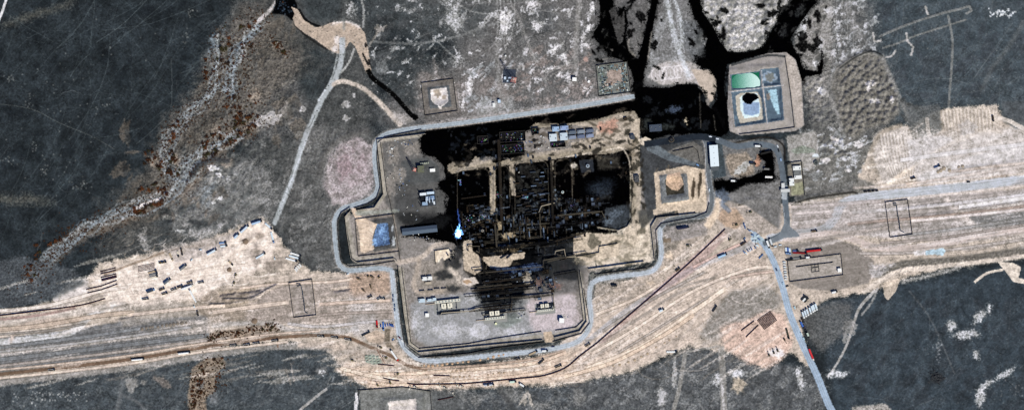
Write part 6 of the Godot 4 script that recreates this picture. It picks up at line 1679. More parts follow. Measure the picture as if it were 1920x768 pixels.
	# tall burnt columns south of the basins
	for c in [[866, 415, 12], [872, 405, 10], [955, 430, 11], [1005, 430, 9], [1070, 400, 10], [1090, 390, 12], [840, 478, 6], [846, 472, 6], [850, 484, 6], [845, 490, 6], [940, 575, 8], [948, 565, 8]]:
		var t := thing("burnt_column", "sooty upright process column of %d metres %s" % [c[2], place(c[0], c[1])], "column", "sooty process columns", c[0], c[1])
		cy(t, "shell", mat(64, 66, 72), 0, c[2] * 0.5, 0, 1.1, c[2], "y")
		cy(t, "skirt", black, 0, 0.6, 0, 1.5, 1.4, "y")
		bx(t, "ladder", char_, 1.2, 0, 0, 0.3, c[2], 0.7)
	# pumps beside the white sand pad
	for i in 6:
		var t := thing("pump_skid", "dark pump skid in a row beside the white sand pad", "pump", "pump skids by the sand pad", 846 + (i % 2) * 5, 470 + (i / 2) * 7, -5)
		bx(t, "base", black, 0, -0.1, 0, 4, 0.5, 3)
		cy(t, "pump_case", mat(190, 186, 172), -0.8, 1.0, 0, 0.7, 2.0)
		bx(t, "motor", char_, 1.0, 0.4, 0, 1.4, 1.2, 1.2)
	# fallen duct on the sand bank
	for d in [[938, 484, 952, 476, "one"], [950, 484, 960, 475, "two"]]:
		var t := pipe_line("fallen_duct", "dark duct fallen aslant on the sand between pipe racks", "fallen ducts", [d[0], d[1], d[2], d[3]], 1.3, mat(60, 64, 74), 0.0, false)
		t.set_meta("category", "duct")
	# the gas fire: blue-white flames
	var f := thing("gas_fire", "blue-white flames of a gas fire burning in the black core", "fire", "", 859, 438)
	var glow := StandardMaterial3D.new()
	glow.albedo_color = Color(0.5, 0.7, 0.95)
	glow.emission_enabled = true
	glow.emission = Color(0.42, 0.68, 0.92)
	glow.emission_energy_multiplier = 0.85
	var hot := StandardMaterial3D.new()
	hot.albedo_color = Color(0.9, 0.95, 1.0)
	hot.emission_enabled = true
	hot.emission = Color(0.82, 0.93, 1.0)
	hot.emission_energy_multiplier = 1.3
	var dim := StandardMaterial3D.new()
	dim.albedo_color = Color(0.1, 0.2, 0.4)
	dim.emission_enabled = true
	dim.emission = Color(0.05, 0.16, 0.38)
	dim.emission_energy_multiplier = 0.5
	for i in 90:
		var hotness := rng.randf()
		var p := Vector3(rng.randfn(0, 4.2), 0, rng.randfn(0, 5.2))
		p.x -= p.z * 0.35
		var l := rng.randf_range(2.5, 7.0)
		part(f, "flame_tongue", flame_mesh(i), hot if p.length() < 5.5 else (glow if p.length() < 9.0 else dim), p + Vector3(0, 0.2, 0), Vector3(1.0, rng.randf_range(2, 5), l * 0.5), Vector3(-0.5, rng.randf_range(-0.9, 0.5), 0))
	for i in 15:
		var k := i / 15.0
		part(f, "flame_tongue", flame_mesh(i + 60), dim if k > 0.3 else glow, Vector3(1.0 + sin(k * 5.0) * 1.6 + rng.randfn(0, 0.7), 1.0 + k * 6.0, -8.0 - k * 38.0), Vector3(1.8 - k * 0.8, 2.0, 5.0), Vector3(-0.3, rng.randf_range(-0.3, 0.3), 0))
	var o := OmniLight3D.new()
	o.name = "fire_light"
	o.light_color = Color(0.5, 0.74, 1.0)
	o.light_energy = 60.0
	o.omni_range = 120.0
	o.omni_attenuation = 2.0
	o.light_size = 3.0
	o.shadow_enabled = true
	o.position = Vector3(0, 9, 0)
	f.add_child(o)
	# pools of blue foam and water lying in the wreckage
	for w in [[880, 410, 9], [908, 408, 7], [935, 366, 8], [985, 368, 8], [1075, 385, 10], [862, 340, 6]]:
		var t := thing("roof_sheet_heap", "heap of torn bluish roof sheets in the burnt core", "scrap", "torn roof sheets", w[0], w[1], rng.randf() * 90)
		for i in 16:
			bx(t, "sheet", mat(90 + rng.randi() % 110, 110 + rng.randi() % 110, 140 + rng.randi() % 100), rng.randfn(0, 0.4) * w[2], 0.1 + i * 0.07, rng.randfn(0, 0.4) * w[2], rng.randf_range(0.8, 3.2), 0.06, rng.randf_range(0.5, 1.6), Vector3(rng.randfn(0, 0.2), rng.randf() * 3, rng.randfn(0, 0.2)))

func flame_mesh(seed_: int) -> ArrayMesh:
	var r := RandomNumberGenerator.new()
	r.seed = seed_ + 900
	var pts := PackedVector3Array()
	var st := SurfaceTool.new()
	st.begin(Mesh.PRIMITIVE_TRIANGLES)
	st.set_smooth_group(0)
	var rings := []
	for j in 6:
		var f := j / 5.0
		var row := []
		for k in 6:
			var rad := sin(PI * minf(0.98, f * 0.85 + 0.12)) * 0.8 * r.randf_range(0.7, 1.2)
			row.append(Vector3(cos(TAU * k / 6.0) * rad + r.randfn(0, 0.1), f, sin(TAU * k / 6.0) * rad))
		rings.append(row)
	for j in 5:
		for k in 6:
			var l := (k + 1) % 6
			for v: Vector3 in [rings[j][k], rings[j + 1][l], rings[j][l], rings[j][k], rings[j + 1][k], rings[j + 1][l]]:
				st.add_vertex(v)
	st.index()
	st.generate_normals()
	return st.commit()

# ---------------------------------------------------------------- pipes laid out and stacked
func build_pipes() -> void:
	var red := mat(62, 30, 32, 0.7)
	var rust := mat(110, 70, 62, 0.8)
	pipe_line("pipeline", "long dark red pipeline string running up the sandy slope to the road junction", "", [764, 718, 780, 720, 822, 719.5, 852, 719, 880, 718, 922, 714, 977, 708.5, 1012, 705, 1042, 697, 1065, 686, 1087, 667, 1119, 643, 1135, 629, 1280, 504, 1360, 429], 0.85, red, 0.5, true, 22.0)
	pipe_line("pipeline", "dark red pipeline string beside the western graded strip", "", [-60, 597, 0, 591, 100, 579, 150, 572, 175, 566, 198, 559], 0.85, red, 0.5, true, 22.0)
	pipe_line("pipe_length", "single pipe length on the sand north of the long pipeline", "", [813, 703, 844, 704], 0.8, red, 0.2, false, 14.0)
	pipe_line("pipe_length", "slanting pipe length on grey ground south of the long pipeline", "", [821, 749, 850, 743], 0.8, red, 0.2, false, 14.0)
	pipe_line("pipe_length", "short pipe string beside the excavators at the pipeline end", "", [719, 708, 730, 711, 749, 713], 0.8, red, 0.2, true, 14.0)
	pipe_line("pipe_length", "pipe length south of the greenish pallets", "", [709, 682, 739, 685], 0.8, red, 0.2, false, 14.0)
	pipe_line("pipe_length", "thin rusty pipe aslant beside the greenish pallets", "", [707, 655, 722, 681], 0.5, rust, 0.1, false, 14.0)
	pipe_line("pipe_length", "northern of two loose pipe lengths beside the big pipe stack", "", [1390, 619, 1414, 601], 0.8, red, 0.2, false, 10.0)
	pipe_line("pipe_length", "southern of two loose pipe lengths beside the big pipe stack", "", [1399, 631, 1422, 609], 0.8, red, 0.2, false, 10.0)
	for i in 10:
		var k := i / 9.0
		pipe_line("stacked_pipe", "dark red pipe of the big stack of ten on pinkish sand", "ten stacked pipes", [1420 + 13 * k, 600 + 17 * k, 1445 + 12 * k, 582 + 17 * k], 0.5, red, 0.05, false, 9.0)
	var row := 0
	for y in [0.0, 4.0, 11.0, 14.5, 17.0]:
		pipe_line("stacked_pipe", "dark red pipe of the upper rows in the western pipe yard", "pipes of the western yard", [188 + row * 0.7, 509 + y, 217 + row * 0.6, 502 + y], 0.75, red, 0.25, false, 12.0)
		row += 1
	for y in [0.0, 7.0]:
		pipe_line("stacked_pipe", ("upper" if y < 1.0 else "lower") + " long pipe below the rows of the western pipe yard", "long pipes of the western yard", [162 + y * 0.3, 542 + y, 190, 536 + y, 219 + y * 0.2, 525 + y], 0.75, red, 0.25, false, 12.0)
	for i in 5:
		pipe_line("stacked_pipe", "dark red pipe of the neat stack of five by the flatbed lorries", "five stacked pipes", [259, 499 + i * 2.5, 290, 492.5 + i * 2.5], 0.42, red, 0.05, false, 12.0)
	# valve stations
	for s in [["western valve line with a square loop inside its fence", [563, 532, 556, 531, 558, 536, 564, 534, 567, 545, 570, 565, 572, 584, 577, 587]], ["valve line with a square loop inside the fence on the graded strip", [1681, 381, 1675, 381, 1676, 385, 1681, 385, 1683, 400, 1686, 415, 1688, 432, 1696, 436]]]:
		var t := pipe_line("valve_line", s[0], "valve lines", s[1], 0.75, mat(70, 82, 98), 0.6, false, 7.0)
		for i in 5:
			var p: float = 0.2 + i * 0.17
			var q := at(lerpf(s[1][8], s[1][12], p), lerpf(s[1][9], s[1][13], p)) - t.position
			cy(t, "valve", mat(40, 52, 70), q.x, q.y + 1.6, q.z, 0.9, 1.8, "y")
	pipe_line("launcher_pipe", "long straight pig launcher pipe inside the station fence", "", [1493, 500, 1500, 499, 1530, 495, 1556, 492, 1562, 491], 0.7, mat(36, 38, 42), 0.6, false, 8.0)
	for l in [[1521, 497, 1522, 510, 1536, 508, 1534, 495], [1523, 502, 1535, 500], [1528, 496, 1529, 509]]:
		pipe_line("launcher_manifold", "square pipe manifold hanging below the launcher pipe", "launcher manifold pipes", l, 0.5, mat(60, 62, 66), 0.6, false, 8.0)

# ---------------------------------------------------------------- vehicles and machines
func build_vehicles() -> void:
	var white := mat(236, 240, 244)
	var blue := mat(120, 150, 196)
	var sky := mat(214, 230, 244)
	var dark := mat(48, 52, 58)
	var tan := mat(176, 160, 136)
	var grey := mat(128, 130, 132)
	var red := mat(196, 40, 44)
	var cream := mat(214, 206, 190)
	var yellow := mat(150, 124, 60)
	# the truck yard: x, y, heading, length, kind, load, cab
	var yard := "lorries in the sandy truck yard"
	for v in [
		[418, 455, -8, 12, "flat", blue, dark, "blue flatbed lorry, northern of a pair under the desert bank"], [420, 461, -8, 12, "flat", sky, dark, "pale blue flatbed lorry, southern of a pair under the desert bank"],
		[398, 472, -30, 18, "box", sky, dark, "long pale blue trailer lorry waiting near the paired flatbeds"], [344, 501, -40, 14, "box", grey, dark, "grey box lorry angled alone across the middle of the yard"],
		[321, 481, 65, 14, "flat", tan, tan, "tan low-loader standing at the bank of the yard"], [334, 476, 80, 10, "flat", cream, dark, "short cream flatbed beside the tan low-loader"], [341, 472, 78, 11, "dump", grey, dark, "grey tipper at the end of the row by the bank"],
		[286, 509, -15, 15, "flat", tan, dark, "uppermost of three flatbed lorries by the pipe stack"], [288, 514, -15, 15, "flat", grey, dark, "middle one of three flatbed lorries by the pipe stack"], [289, 519, -15, 14, "flat", cream, dark, "lowest of three flatbed lorries by the pipe stack"],
		[314, 527, -40, 14, "box", mat(104, 112, 122), dark, "slate box lorry angled toward the row of tippers"], [283, 545, -20, 14, "box", mat(60, 70, 84), blue, "dark slate box lorry at the western end of the tipper row"],
		[352, 538, -20, 21, "box", white, cream, "long white box trailer lying along the tipper row"], [362, 555, 62, 22, "box", white, white, "long white box trailer standing across the track"], [273, 560, -8, 11, "dump", white, dark, "white tipper alone below the tipper row"],
		[433, 493, 45, 10, "flat", tan, dark, "tan flatbed by itself near the bank of trenches"], [371, 587, 80, 8, "dump", grey, dark, "small grey tipper on the track below the white trailer"],
		[302, 492, -5, 7, "dump", yellow, dark, "small ochre tipper by the five-pipe stack"], [309, 491, -5, 6, "dump", tan, dark, "small tan tipper beside the ochre one"],
		[444, 442, -45, 11, "box", mat(190, 212, 236), dark, "short blue-white box lorry first on the road out of the yard"], [459, 429, -42, 18, "box", mat(206, 222, 240), dark, "long blue-white trailer lorry second on the road out of the yard"], [482, 417, -18, 18, "box", mat(176, 204, 236), dark, "pale blue trailer lorry on the crest of the road bend"], [504, 424, 40, 15, "flat", sky, dark, "pale blue flatbed just past the crest of the bend"], [511, 445, 75, 18, "flat", sky, blue, "pale flatbed heading down beside the dirt track"],
		[489, 479, -30, 18, "flat", sky, dark, "pale blue flatbed alone on the hollow of the yard"],
		[555, 477, 18, 19, "flat", white, dark, "northern of three white flatbeds parked side by side"], [553, 482, 16, 20, "flat", sky, dark, "middle one of three white flatbeds parked side by side"], [547, 487, 16, 20, "flat", white, dark, "southern of three white flatbeds parked side by side"],
	]:
		lorry(v[7], yard, v[0], v[1], v[2], v[3], v[4], v[5], v[6])
	for v in [[304, 542, -20, tan], [309, 550, -15, cream], [326, 542, -18, white], [338, 537, -18, grey], [356, 529, -18, cream], [377, 529, -8, white]]:
		lorry("tipper lorry in the loose row across the sandy truck yard", "row of tippers in the truck yard", v[0], v[1], v[2], 10, "dump", v[3], dark, "tipper_lorry")
	for v in [[359, 487, -40], [364, 574, 60], [515, 484, 80], [376, 468, 0]]:
		car("pale blue pickup alone in the sandy truck yard", "pickups in the truck yard", v[0], v[1], v[2], sky, true)
	for i in 5:
		var t := thing("freight_container", ["dark container at the end of the three white flatbeds", "pale container first below the dark one", "pale container second below the dark one", "pale container third below the dark one", "pale container fourth below the dark one"][i], "container", "containers by the flatbeds", [563, 563, 560, 557, 555][i], [490, 497, 500, 503, 506][i], 55 if i else 40)
		bx(t, "body", dark if i == 0 else mat(214, 220, 226), 0, 0, 0, 7, 2.6, 2.5)
		bx(t, "roof", dark if i == 0 else mat(226, 230, 234), 0, 2.6, 0, 7.1, 0.1, 2.4)
		bx(t, "door", grey, 3.55, 0.1, 0, 0.1, 2.3, 2.2)
	# haul road
	for v in [[259, 673, -5, 21, "tank", "white road tanker on the brown haul road west of the brush"], [346, 661, -6, 20, "tank", "white road tanker on the haul road above the brushy hollow"], [740, 666, 55, 20, "box", "white trailer lorry with red nose turning below the ring road"]]:
		lorry(v[5], "", v[0], v[1], v[2], v[3], v[4], white, red if v[4] == "box" else dark)
	for v in [[97, 693, -5], [438, 647, -5], [463, 646, -6], [481, 643, -6], [516, 638, -8], [602, 630, 4], [628, 632, 8], [653, 636, 10]]:
		lorry("white-topped tipper lorry driving on the brown haul road", "tippers on the haul road", v[0], v[1], v[2], 11.5, "dump", white, dark, "tipper_lorry")
	# vehicles by the western gate of the ring road
	for v in [[737, 554, 85], [737, 562, 85], [740, 572, 85], [740, 580, 85]]:
		car("dark car parked along the track beside the blast wall", "cars beside the blast wall", v[0], v[1], v[2], mat(90, 110, 140))
	for v in [[714, 610, 88], [723, 609, 80], [727, 608, 75], [731, 608, 75], [734, 609, 75], [737, 610, 75]]:
		car("blue car in the tight cluster beside the brown brush pile", "blue car cluster", v[0], v[1], v[2], mat(60, 96, 170))
	lorry("red lorry at the end of the tight blue car cluster", "", 707, 607, 85, 12, "flat", red, mat(120, 30, 34))
	lorry("blue flatbed standing in the tight car cluster", "", 719, 611, 86, 14, "flat", mat(80, 120, 190), blue)
	car("blue pickup stopped beside the brown brush pile", "", 737, 636, -45, blue, true)
	car("dark red car on the ring road bend", "", 749, 632, 40, mat(100, 40, 44))
	car("white car on the ring road bend", "", 754, 638, 50, white)
	car("pale blue pickup at the corner of the ring road by the valve station", "", 652, 513, -20, sky, true)
	lorry("dark empty low-loader beside the sand heap", "", 686, 625, -25, 15, "flat", dark, dark)
	var dig := "machines on the red earth"
	for v in [[672, 522, 10], [690, 517, 170], [697, 518, 20], [711, 519, -35], [695, 536, 70], [681, 543, 40]]:
		excavator("dusty excavator digging the red earth by the wall corner", dig, v[0], v[1], v[2], mat(96, 84, 60), 6.0)
	for v in [[694, 556, -25, grey], [711, 559, -30, sky], [718, 559, 10, sky]]:
		lorry("small tipper waiting below the red earth diggings", "tippers at the red earth", v[0], v[1], v[2], 8, "dump", v[3], dark, "tipper_lorry")
	# pipe-laying gang
	for v in [[714, 651, 200], [724, 670, 190], [746, 700, 160], [708, 721, 240], [732, 717, 260], [442, 515, 100], [439, 530, 110], [661, 675, 20]]:
		excavator("olive excavator at the western pipeline works", "excavators of the pipeline works", v[0], v[1], v[2], mat(110, 104, 70), 7.0)
	for v in [[768, 727, 290], [778, 724.5, 20], [825, 722.5, 250], [834, 726, 20], [857, 722, 250], [865, 723, 15], [850, 737, 60]]:
		excavator("white side-boom machine holding the long pipeline", "side-boom machines", v[0], v[1], v[2], mat(226, 222, 210), 5.5, "pipe_layer")
	for v in [[1000, 661, -25, 16, "flat", tan, "tan flatbed parked on the sand below the ramp"], [1022, 657, -5, 10, "box", white, "white box lorry parked below the ramp"], [971, 672, -10, 8, "dump", grey, "small grey tipper on the sand south of the ring road"], [1015, 677, -40, 12, "flat", dark, "dark flatbed aslant on the sand below the ramp"], [1102, 646, -30, 10, "dump", cream, "cream tipper beside the ring road bend and pipeline"], [1047, 686, -20, 12, "dump", cream, "cream tipper right above the pipeline curve".replace("right ", "just ")], [962, 715, -5, 11, "box", mat(206, 232, 220), "pale green box lorry under the pipeline"], [980, 722, 32, 11, "box", white, "white box lorry aslant under the pipeline"], [1241, 581, -25, 9, "box", sky, "pale blue box lorry on the wide sandy slope"], [1281, 427, -8, 20, "box", mat(44, 46, 70), "dark violet trailer lorry on grey ground inside the road bend"], [1355, 479, -22, 16, "box", mat(170, 206, 240), "pale blue trailer lorry driving to the road junction"], [1271, 505, -40, 9, "dump", mat(84, 92, 70), "olive tipper on the track beside the long pipeline"], [1152, 535, 0, 9, "box", dark, "dark van with pale bonnet south of the ring road"], [1260, 659, 0, 18, "flat", white, "white low-loader at the edge of the grey ground"], [1340, 578, -55, 12, "flat", dark, "dark flatbed on the sand ridge path"], [1394, 456, -35, 11, "dump", dark, "dark tipper beside the road junction"], [1440, 458, 70, 13, "box", white, "western of two white box lorries at the junction"], [1446, 455, 70, 13, "box", mat(206, 214, 222), "eastern of two white box lorries at the junction"], [1527, 433, -5, 10, "dump", tan, "tan tipper on the road east of the junction"], [1480, 486, -8, 12, "flat", dark, "dark flatbed outside the pigging station fence"], [1494, 484, -6, 17, "flat", grey, "grey empty trailer outside the pigging station fence"], [1516, 482, -6, 9, "box", white, "white van body outside the pigging station fence"], [1565, 547, -15, 10, "box", white, "white box lorry south of the pigging station"], [1757, 312, -18, 11, "flat", mat(60, 80, 120), "blue flatbed beside the little round heaps"], [1712, 334, -15, 8, "dump", dark, "dark tipper on the pale fan below the quarry"], [1862, 222, 80, 10, "dump", dark, "dark tipper at the edge of the sand platform"], [1422, 274, 4, 12, "box", white, "white box lorry on the plant road bend"], [1376, 339, 4, 10, "box", white, "white box lorry on the blackened ground by the warehouse"], [1477, 625, 75, 18, "flat", mat(60, 64, 56), "dark long flatbed beside the big pipe stack"], [1504, 609, 65, 12, "box", mat(70, 110, 190), "bright blue box lorry on the verge of the access road"], [1509, 614, 65, 10, "dump", mat(60, 90, 150), "blue tipper behind the bright blue box lorry"], [1505, 600, 65, 8, "dump", dark, "dark tipper in front of the bright blue box lorry"], [1515, 628, 68, 9, "box", mat(190, 206, 196), "pale green van on the verge of the access road"], [1516, 651, 68, 6, "dump", dark, "dark small tipper ahead of the red fire engine"]]:
		lorry(v[6], "", v[0], v[1], v[2], v[3], v[4], v[5], dark)
	for v in [[1506, 558, 0], [1509, 560, 1], [1512, 562, 2]]:
		lorry("flatbed of the three abreast beside the access road", "three flatbeds abreast", v[0], v[1], -48, 10, "flat", [dark, white, dark][v[2]], dark)
	for v in [[1506, 590], [1510, 587.5], [1514, 585], [1519, 582], [1523, 579], [1526, 577], [1530, 575]]:
		lorry("pale blue box lorry in the slanting row of seven", "row of seven lorries", v[0], v[1], 72, 11, "box", sky, white)
	for v in [[912, 721], [922, 720]]:
		lorry("pale grey water bowser of the pair below the pipeline", "pair of bowsers", v[0], v[1], -6, 8, "tank", mat(180, 190, 206), dark)
	for v in [[1474, 470, 0], [1477.5, 470, 1], [1481, 471, 0]]:
		lorry("blue-cabbed lorry of three abreast by the pigging station", "three lorries abreast", v[0], v[1], 85, 11, "flat", sky if v[2] == 0 else mat(80, 110, 180), blue)
	# red engines
	lorry("long bright red fire engine with black ends north of the pigging station", "", 1527, 469.5, -6, 26, "box", red, dark, "fire_engine")
	lorry("dark red ladder engine coupled behind the bright red fire engine", "", 1500, 474, 3, 24, "flat", mat(130, 36, 40), mat(60, 30, 36), "fire_engine")
	lorry("red and white fire engine on the verge of the access road", "", 1521, 664, 68, 20, "box", mat(206, 60, 66), mat(226, 220, 220), "fire_engine")
	lorry("blue equipment lorry beside the dark red ladder engine", "", 1492, 470, 0, 10, "flat", mat(80, 100, 150), dark)
	# cars at the junction
	for v in [[1411, 440, 20], [1415, 446, 60], [1421, 441, -30], [1423, 448, 40], [1413, 452, 0], [1418, 452, 75], [1395, 472, 60], [1399, 474, 50], [1402, 469, 55], [1406, 468, 60], [1409, 466, 62], [1416, 463, 60], [1418, 459, 60], [1421, 460, 55], [1425, 482, -50], [1429, 478, -50], [1396, 447, -40], [1409, 433, 30], [1395, 420, 80], [1397, 426, 75], [1404, 431, 40]]:
		car("pale car or pickup parked anyhow round the road junction", "cars at the junction", v[0], v[1], v[2], [white, sky, mat(200, 220, 240), mat(90, 120, 170)][int(v[0] + v[1]) % 4], int(v[0]) % 2 == 0)
	for v in [[1454, 462, -10], [1463, 459, 0]]:
		car("pale blue car beside the dirt lane east of the junction", "two cars east of the junction", v[0], v[1], v[2], sky)
	for i in 8:
		car("%s car in the parked column, %s from its northern end" % ["white" if i % 2 else "pale blue", ["first", "second", "third", "fourth", "fifth", "sixth", "seventh", "eighth"][i]], "parked column by the station fence", 1470.5 + i * 0.45, 491 + i * 4.6, 8, white if i % 2 else sky)
	for v in [[1456, 505, "dark blue car driving on the access road", 66, 40, 60, 100], [1468, 531, "pale car on the access road beside the parked column", 70, 170, 200, 226], [1476, 536, "dark car off the road below the parked column", -15, 40, 42, 46], [1490, 576, "pale blue pickup alone on the verge by the seven lorries", 70, 180, 220, 240], [1502, 625, "white car on the verge opposite the pipe stack", 68, 200, 226, 240], [1507, 634, "white car on the verge next to the pale green van", 68, 190, 220, 236], [1037, 649, "dark blue car on the ring road below the ramp", 0, 50, 56, 90], [1332, 256, "white car on the blackened plant road", 8, 230, 240, 255], [1345, 260, "white car following on the blackened plant road", 15, 230, 240, 255], [1458, 274, "white car in the plant road bend", 60, 220, 230, 240], [1460, 282, "dark car in the plant road bend", 75, 40, 44, 50], [1464, 299, "pale blue car on the plant road above the gate", 75, 160, 190, 230], [1308, 309, "pale blue car beside the sand dyke", 30, 130, 170, 220], [1330, 356, "white car on the sooty road beside the sand dyke", 85, 210, 226, 240], [1816, 341, "dark car on the wide pale east road", -6, 40, 40, 44]]:
		car(v[2], "", v[0], v[1], v[3], mat(v[4], v[5], v[6]))
	# machines at the east
	for v in [[1442, 665, 250], [1451, 660, 250], [1458, 656, 250]]:
		excavator("side-boom tractor in the row of three below the pipe stack", "three side-boom tractors", v[0], v[1], v[2], mat(70, 66, 48), 8.0, "pipe_layer")
	excavator("large dark crane tractor beside the long flatbed", "", 1471, 636, 60, mat(60, 58, 44), 9.0, "pipe_layer")
	for v in [[1368, 449, 280, "green excavator in the sandy cutting by the pipeline end"], [1381, 421, 170, "dark excavator at the head of the pipeline"], [1407, 397, 170, "dark excavator on the bank north of the junction"], [1290, 460, 0, "dark excavator inside the ring road bend"]]:
		excavator(v[3], "", v[0], v[1], v[2], mat(80, 84, 60), 8.0)
	for i in 4:
		excavator("dark roller in the row of four beside the east road", "four rollers", 1623 + i * 7, 359 - i * 0.6, 175, mat(50, 46, 44), 4.0, "road_roller")
	# burnt lorries in the black fan
	for v in [[1443, 332, 2, 15, 236], [1439, 317, 2, 12, 120], [1412, 307, 4, 10, 60], [1437, 286, -14, 20, 40]]:
		lorry("trailer stranded on the black scorched fan near the gate", "stranded trailers", v[0], v[1], v[2], v[3], "box", mat(v[4], v[4], v[4]), mat(20, 20, 22))

# ---------------------------------------------------------------- small things, plants, heaps
func build_small_things() -> void:
	# green water in the north-western settling pond
	var st := SurfaceTool.new()
	st.begin(Mesh.PRIMITIVE_TRIANGLES)
	for v in [[1371, 141], [1425, 134.5], [1427, 164.5], [1371, 141], [1427, 164.5], [1373, 168.5]]:
		st.set_normal(Vector3.UP)
		st.set_uv(Vector2((v[0] - 1371.0) / 56.0, (v[1] - 134.0) / 35.0))
		st.add_vertex(Vector3(v[0] - CX, 0.9, v[1] - CY))
	var im := Image.create(224, 140, false, Image.FORMAT_RGB8)
	for y in 140:
		for x in 224:
			var px := 1371.0 + x / 4.0
			var py := 134.0 + y / 4.0
			var d := Vector2(px - 1398.0, (py - 158.0) * 1.25).length()
			var whitening := clampf((px - 1366.0) / 52.0, 0.0, 1.0) * 1.1 if d < 28.0 else 0.0  # pale dome in the green colour, whiter towards the east
			var k := clampf(whitening + (nz[0][(y * 2) * TW + x * 2] - 128) / 150.0 * (0.9 if d < 27.0 else 0.12), 0.0, 1.0)
			im.set_pixel(x, y, base_colour(16, 104, 74).lerp(base_colour(216, 248, 244), k))
	var wm := StandardMaterial3D.new()
	wm.albedo_texture = ImageTexture.create_from_image(im)
	wm.roughness = 0.35
	wm.metallic_specular = 0.3
	structure("pond_water", st.commit(), wm)
	# round heaps
	var heaps := [heap_mesh(1), heap_mesh(2), heap_mesh(3)]
	var i := 0
	for g in [["small round grey heap dumped beside the blue flatbed", "heaps by the blue flatbed", [1759, 322, 1764, 319, 1770, 315, 1780, 319, 1798, 313, 1805, 312], 4.2, mat(164, 152, 138)], ["grey gravel heap in the tidy row on the western strip", "row of gravel heaps", [266, 616, 274, 614, 281, 613, 286, 612, 296, 612, 304, 610, 312, 609, 319, 608, 326, 607, 333, 606, 341, 605, 349, 604], 3.8, mat(128, 120, 112)], ["pinkish sand heap in the row below the ring road", "sand heaps below the ring road", [795, 684, 803, 685, 811, 685, 820, 684, 829, 683, 838, 681, 848, 681, 858, 679, 868, 678, 878, 677, 900, 674, 915, 671, 925, 668, 935, 666, 944, 664], 3.2, mat(196, 166, 138)], ["grey sand heap in the second row near the pipeline", "second row of sand heaps", [848, 695, 856, 694, 864, 693, 872, 692, 846, 706, 854, 706, 862, 705, 870, 706, 880, 704, 915, 702, 925, 700, 935, 698, 945, 698], 2.8, mat(176, 156, 136)], ["low sand heap dumped on the wide slope", "heaps on the wide slope", [1150, 685, 1162, 683, 1178, 678, 1190, 674, 1202, 668, 1214, 662, 1230, 650, 1246, 642, 1255, 637, 1268, 630], 3.0, mat(178, 160, 140)], ["brown spoil heap dumped among the trench works", "heaps by the trenches", [430, 505, 477, 601, 460, 452], 6.0, mat(128, 112, 98)]]:
		for k in range(0, g[2].size(), 2):
			var t := thing("earth_heap", g[0], "heap", g[1], g[2][k], g[2][k + 1], rng.randf() * 360)
			var s: float = g[3] * rng.randf_range(0.8, 1.2)
			part(t, "mound", heaps[i % 3], g[4], Vector3(0, -0.1, 0), Vector3(s, s * 0.8, s))
			i += 1
	# greenish pallets
	for k in 12:
		var t := thing("sheet_pallet", "greenish pallet of sheets in rows beside the haul road", "pallet", "greenish pallets", 687 + (k % 4) * 7 + (k / 4), 667 + (k / 4) * 5 + (k % 4) * 0.5, -15)
		bx(t, "base", mat(110, 96, 80), 0, -0.05, 0, 4.6, 0.25, 2.6)
		bx(t, "sheets", mat(164, 178, 166), 0, 0.2, 0, 4.4, 0.9, 2.4)
	for k in 6:
		var t := thing("timber_plank", "long plank in the flat stack inside the road bend", "plank", "flat stack of planks", 1251, 446.5 + k * 1.4, -2)
		bx(t, "board", mat(140, 122, 100), 0, 0, 0, 14, 0.3, 0.8)
		bx(t, "batten", mat(90, 78, 66), 3, -0.1, 0, 0.4, 0.2, 1.0)
	# storage yard
	for k in 210:
		var x := rng.randf_range(0.02, 0.98)
		var y := rng.randf_range(0.03, 0.97)
		if x > 0.3 and x < 0.8 and y > 0.22 and y < 0.62:
			continue
		var p := Vector2(1118, 123).lerp(Vector2(1176, 116), x).lerp(Vector2(1123, 181).lerp(Vector2(1183, 173), x), y)
		p = p.lerp(Vector2(1150, 148), 0.06)
		var kind := rng.randi() % 3
		var tone := rng.randi() % 6
		var c: Material = [mat(150, 176, 186), mat(206, 214, 214), mat(62, 66, 70), mat(118, 132, 122), mat(140, 116, 96), mat(90, 108, 124)][tone]
		var hue: String = ["pale blue", "white", "black", "grey-green", "brown", "slate"][tone]
		var side := "by the northern fence" if y < 0.25 else ("by the roadside fence" if y > 0.75 else ("by the western fence" if x < 0.4 else "by the fence facing the oil stream"))
		if kind == 0:
			var t := thing("storage_crate", hue + " crate in the crowded storage yard " + side, "crate", "crates of the storage yard", p.x, p.y, rng.randi() % 2 * 90 - 7)
			bx(t, "box", c, 0, -0.1, 0, rng.randf_range(1.6, 4), rng.randf_range(1, 2.4), rng.randf_range(1.4, 2.4))
			bx(t, "lid", mat(80, 84, 84), 0, 0.9, 0, 1.2, 0.3, 1.0)
		elif kind == 1:
			var t := thing("pipe_spool", hue + " pipe spool in the crowded storage yard " + side, "pipe", "pipe spools of the storage yard", p.x, p.y, rng.randi() % 2 * 90 - 7)
			cy(t, "tube", c, 0, 0.5, 0, 0.5, rng.randf_range(3, 7))
			cy(t, "flange", mat(60, 62, 64), 1.2, 0.5, 0, 0.8, 0.3)
		else:
			var t := thing("steel_section", hue + " steel bundle in the crowded storage yard " + side, "steel bundle", "steel bundles of the storage yard", p.x, p.y, rng.randi() % 2 * 90 - 7)
			for j in 3:
				bx(t, "beam", c, 0, -0.1, (j - 1) * 0.8, rng.randf_range(3, 6), 0.5, 0.5)
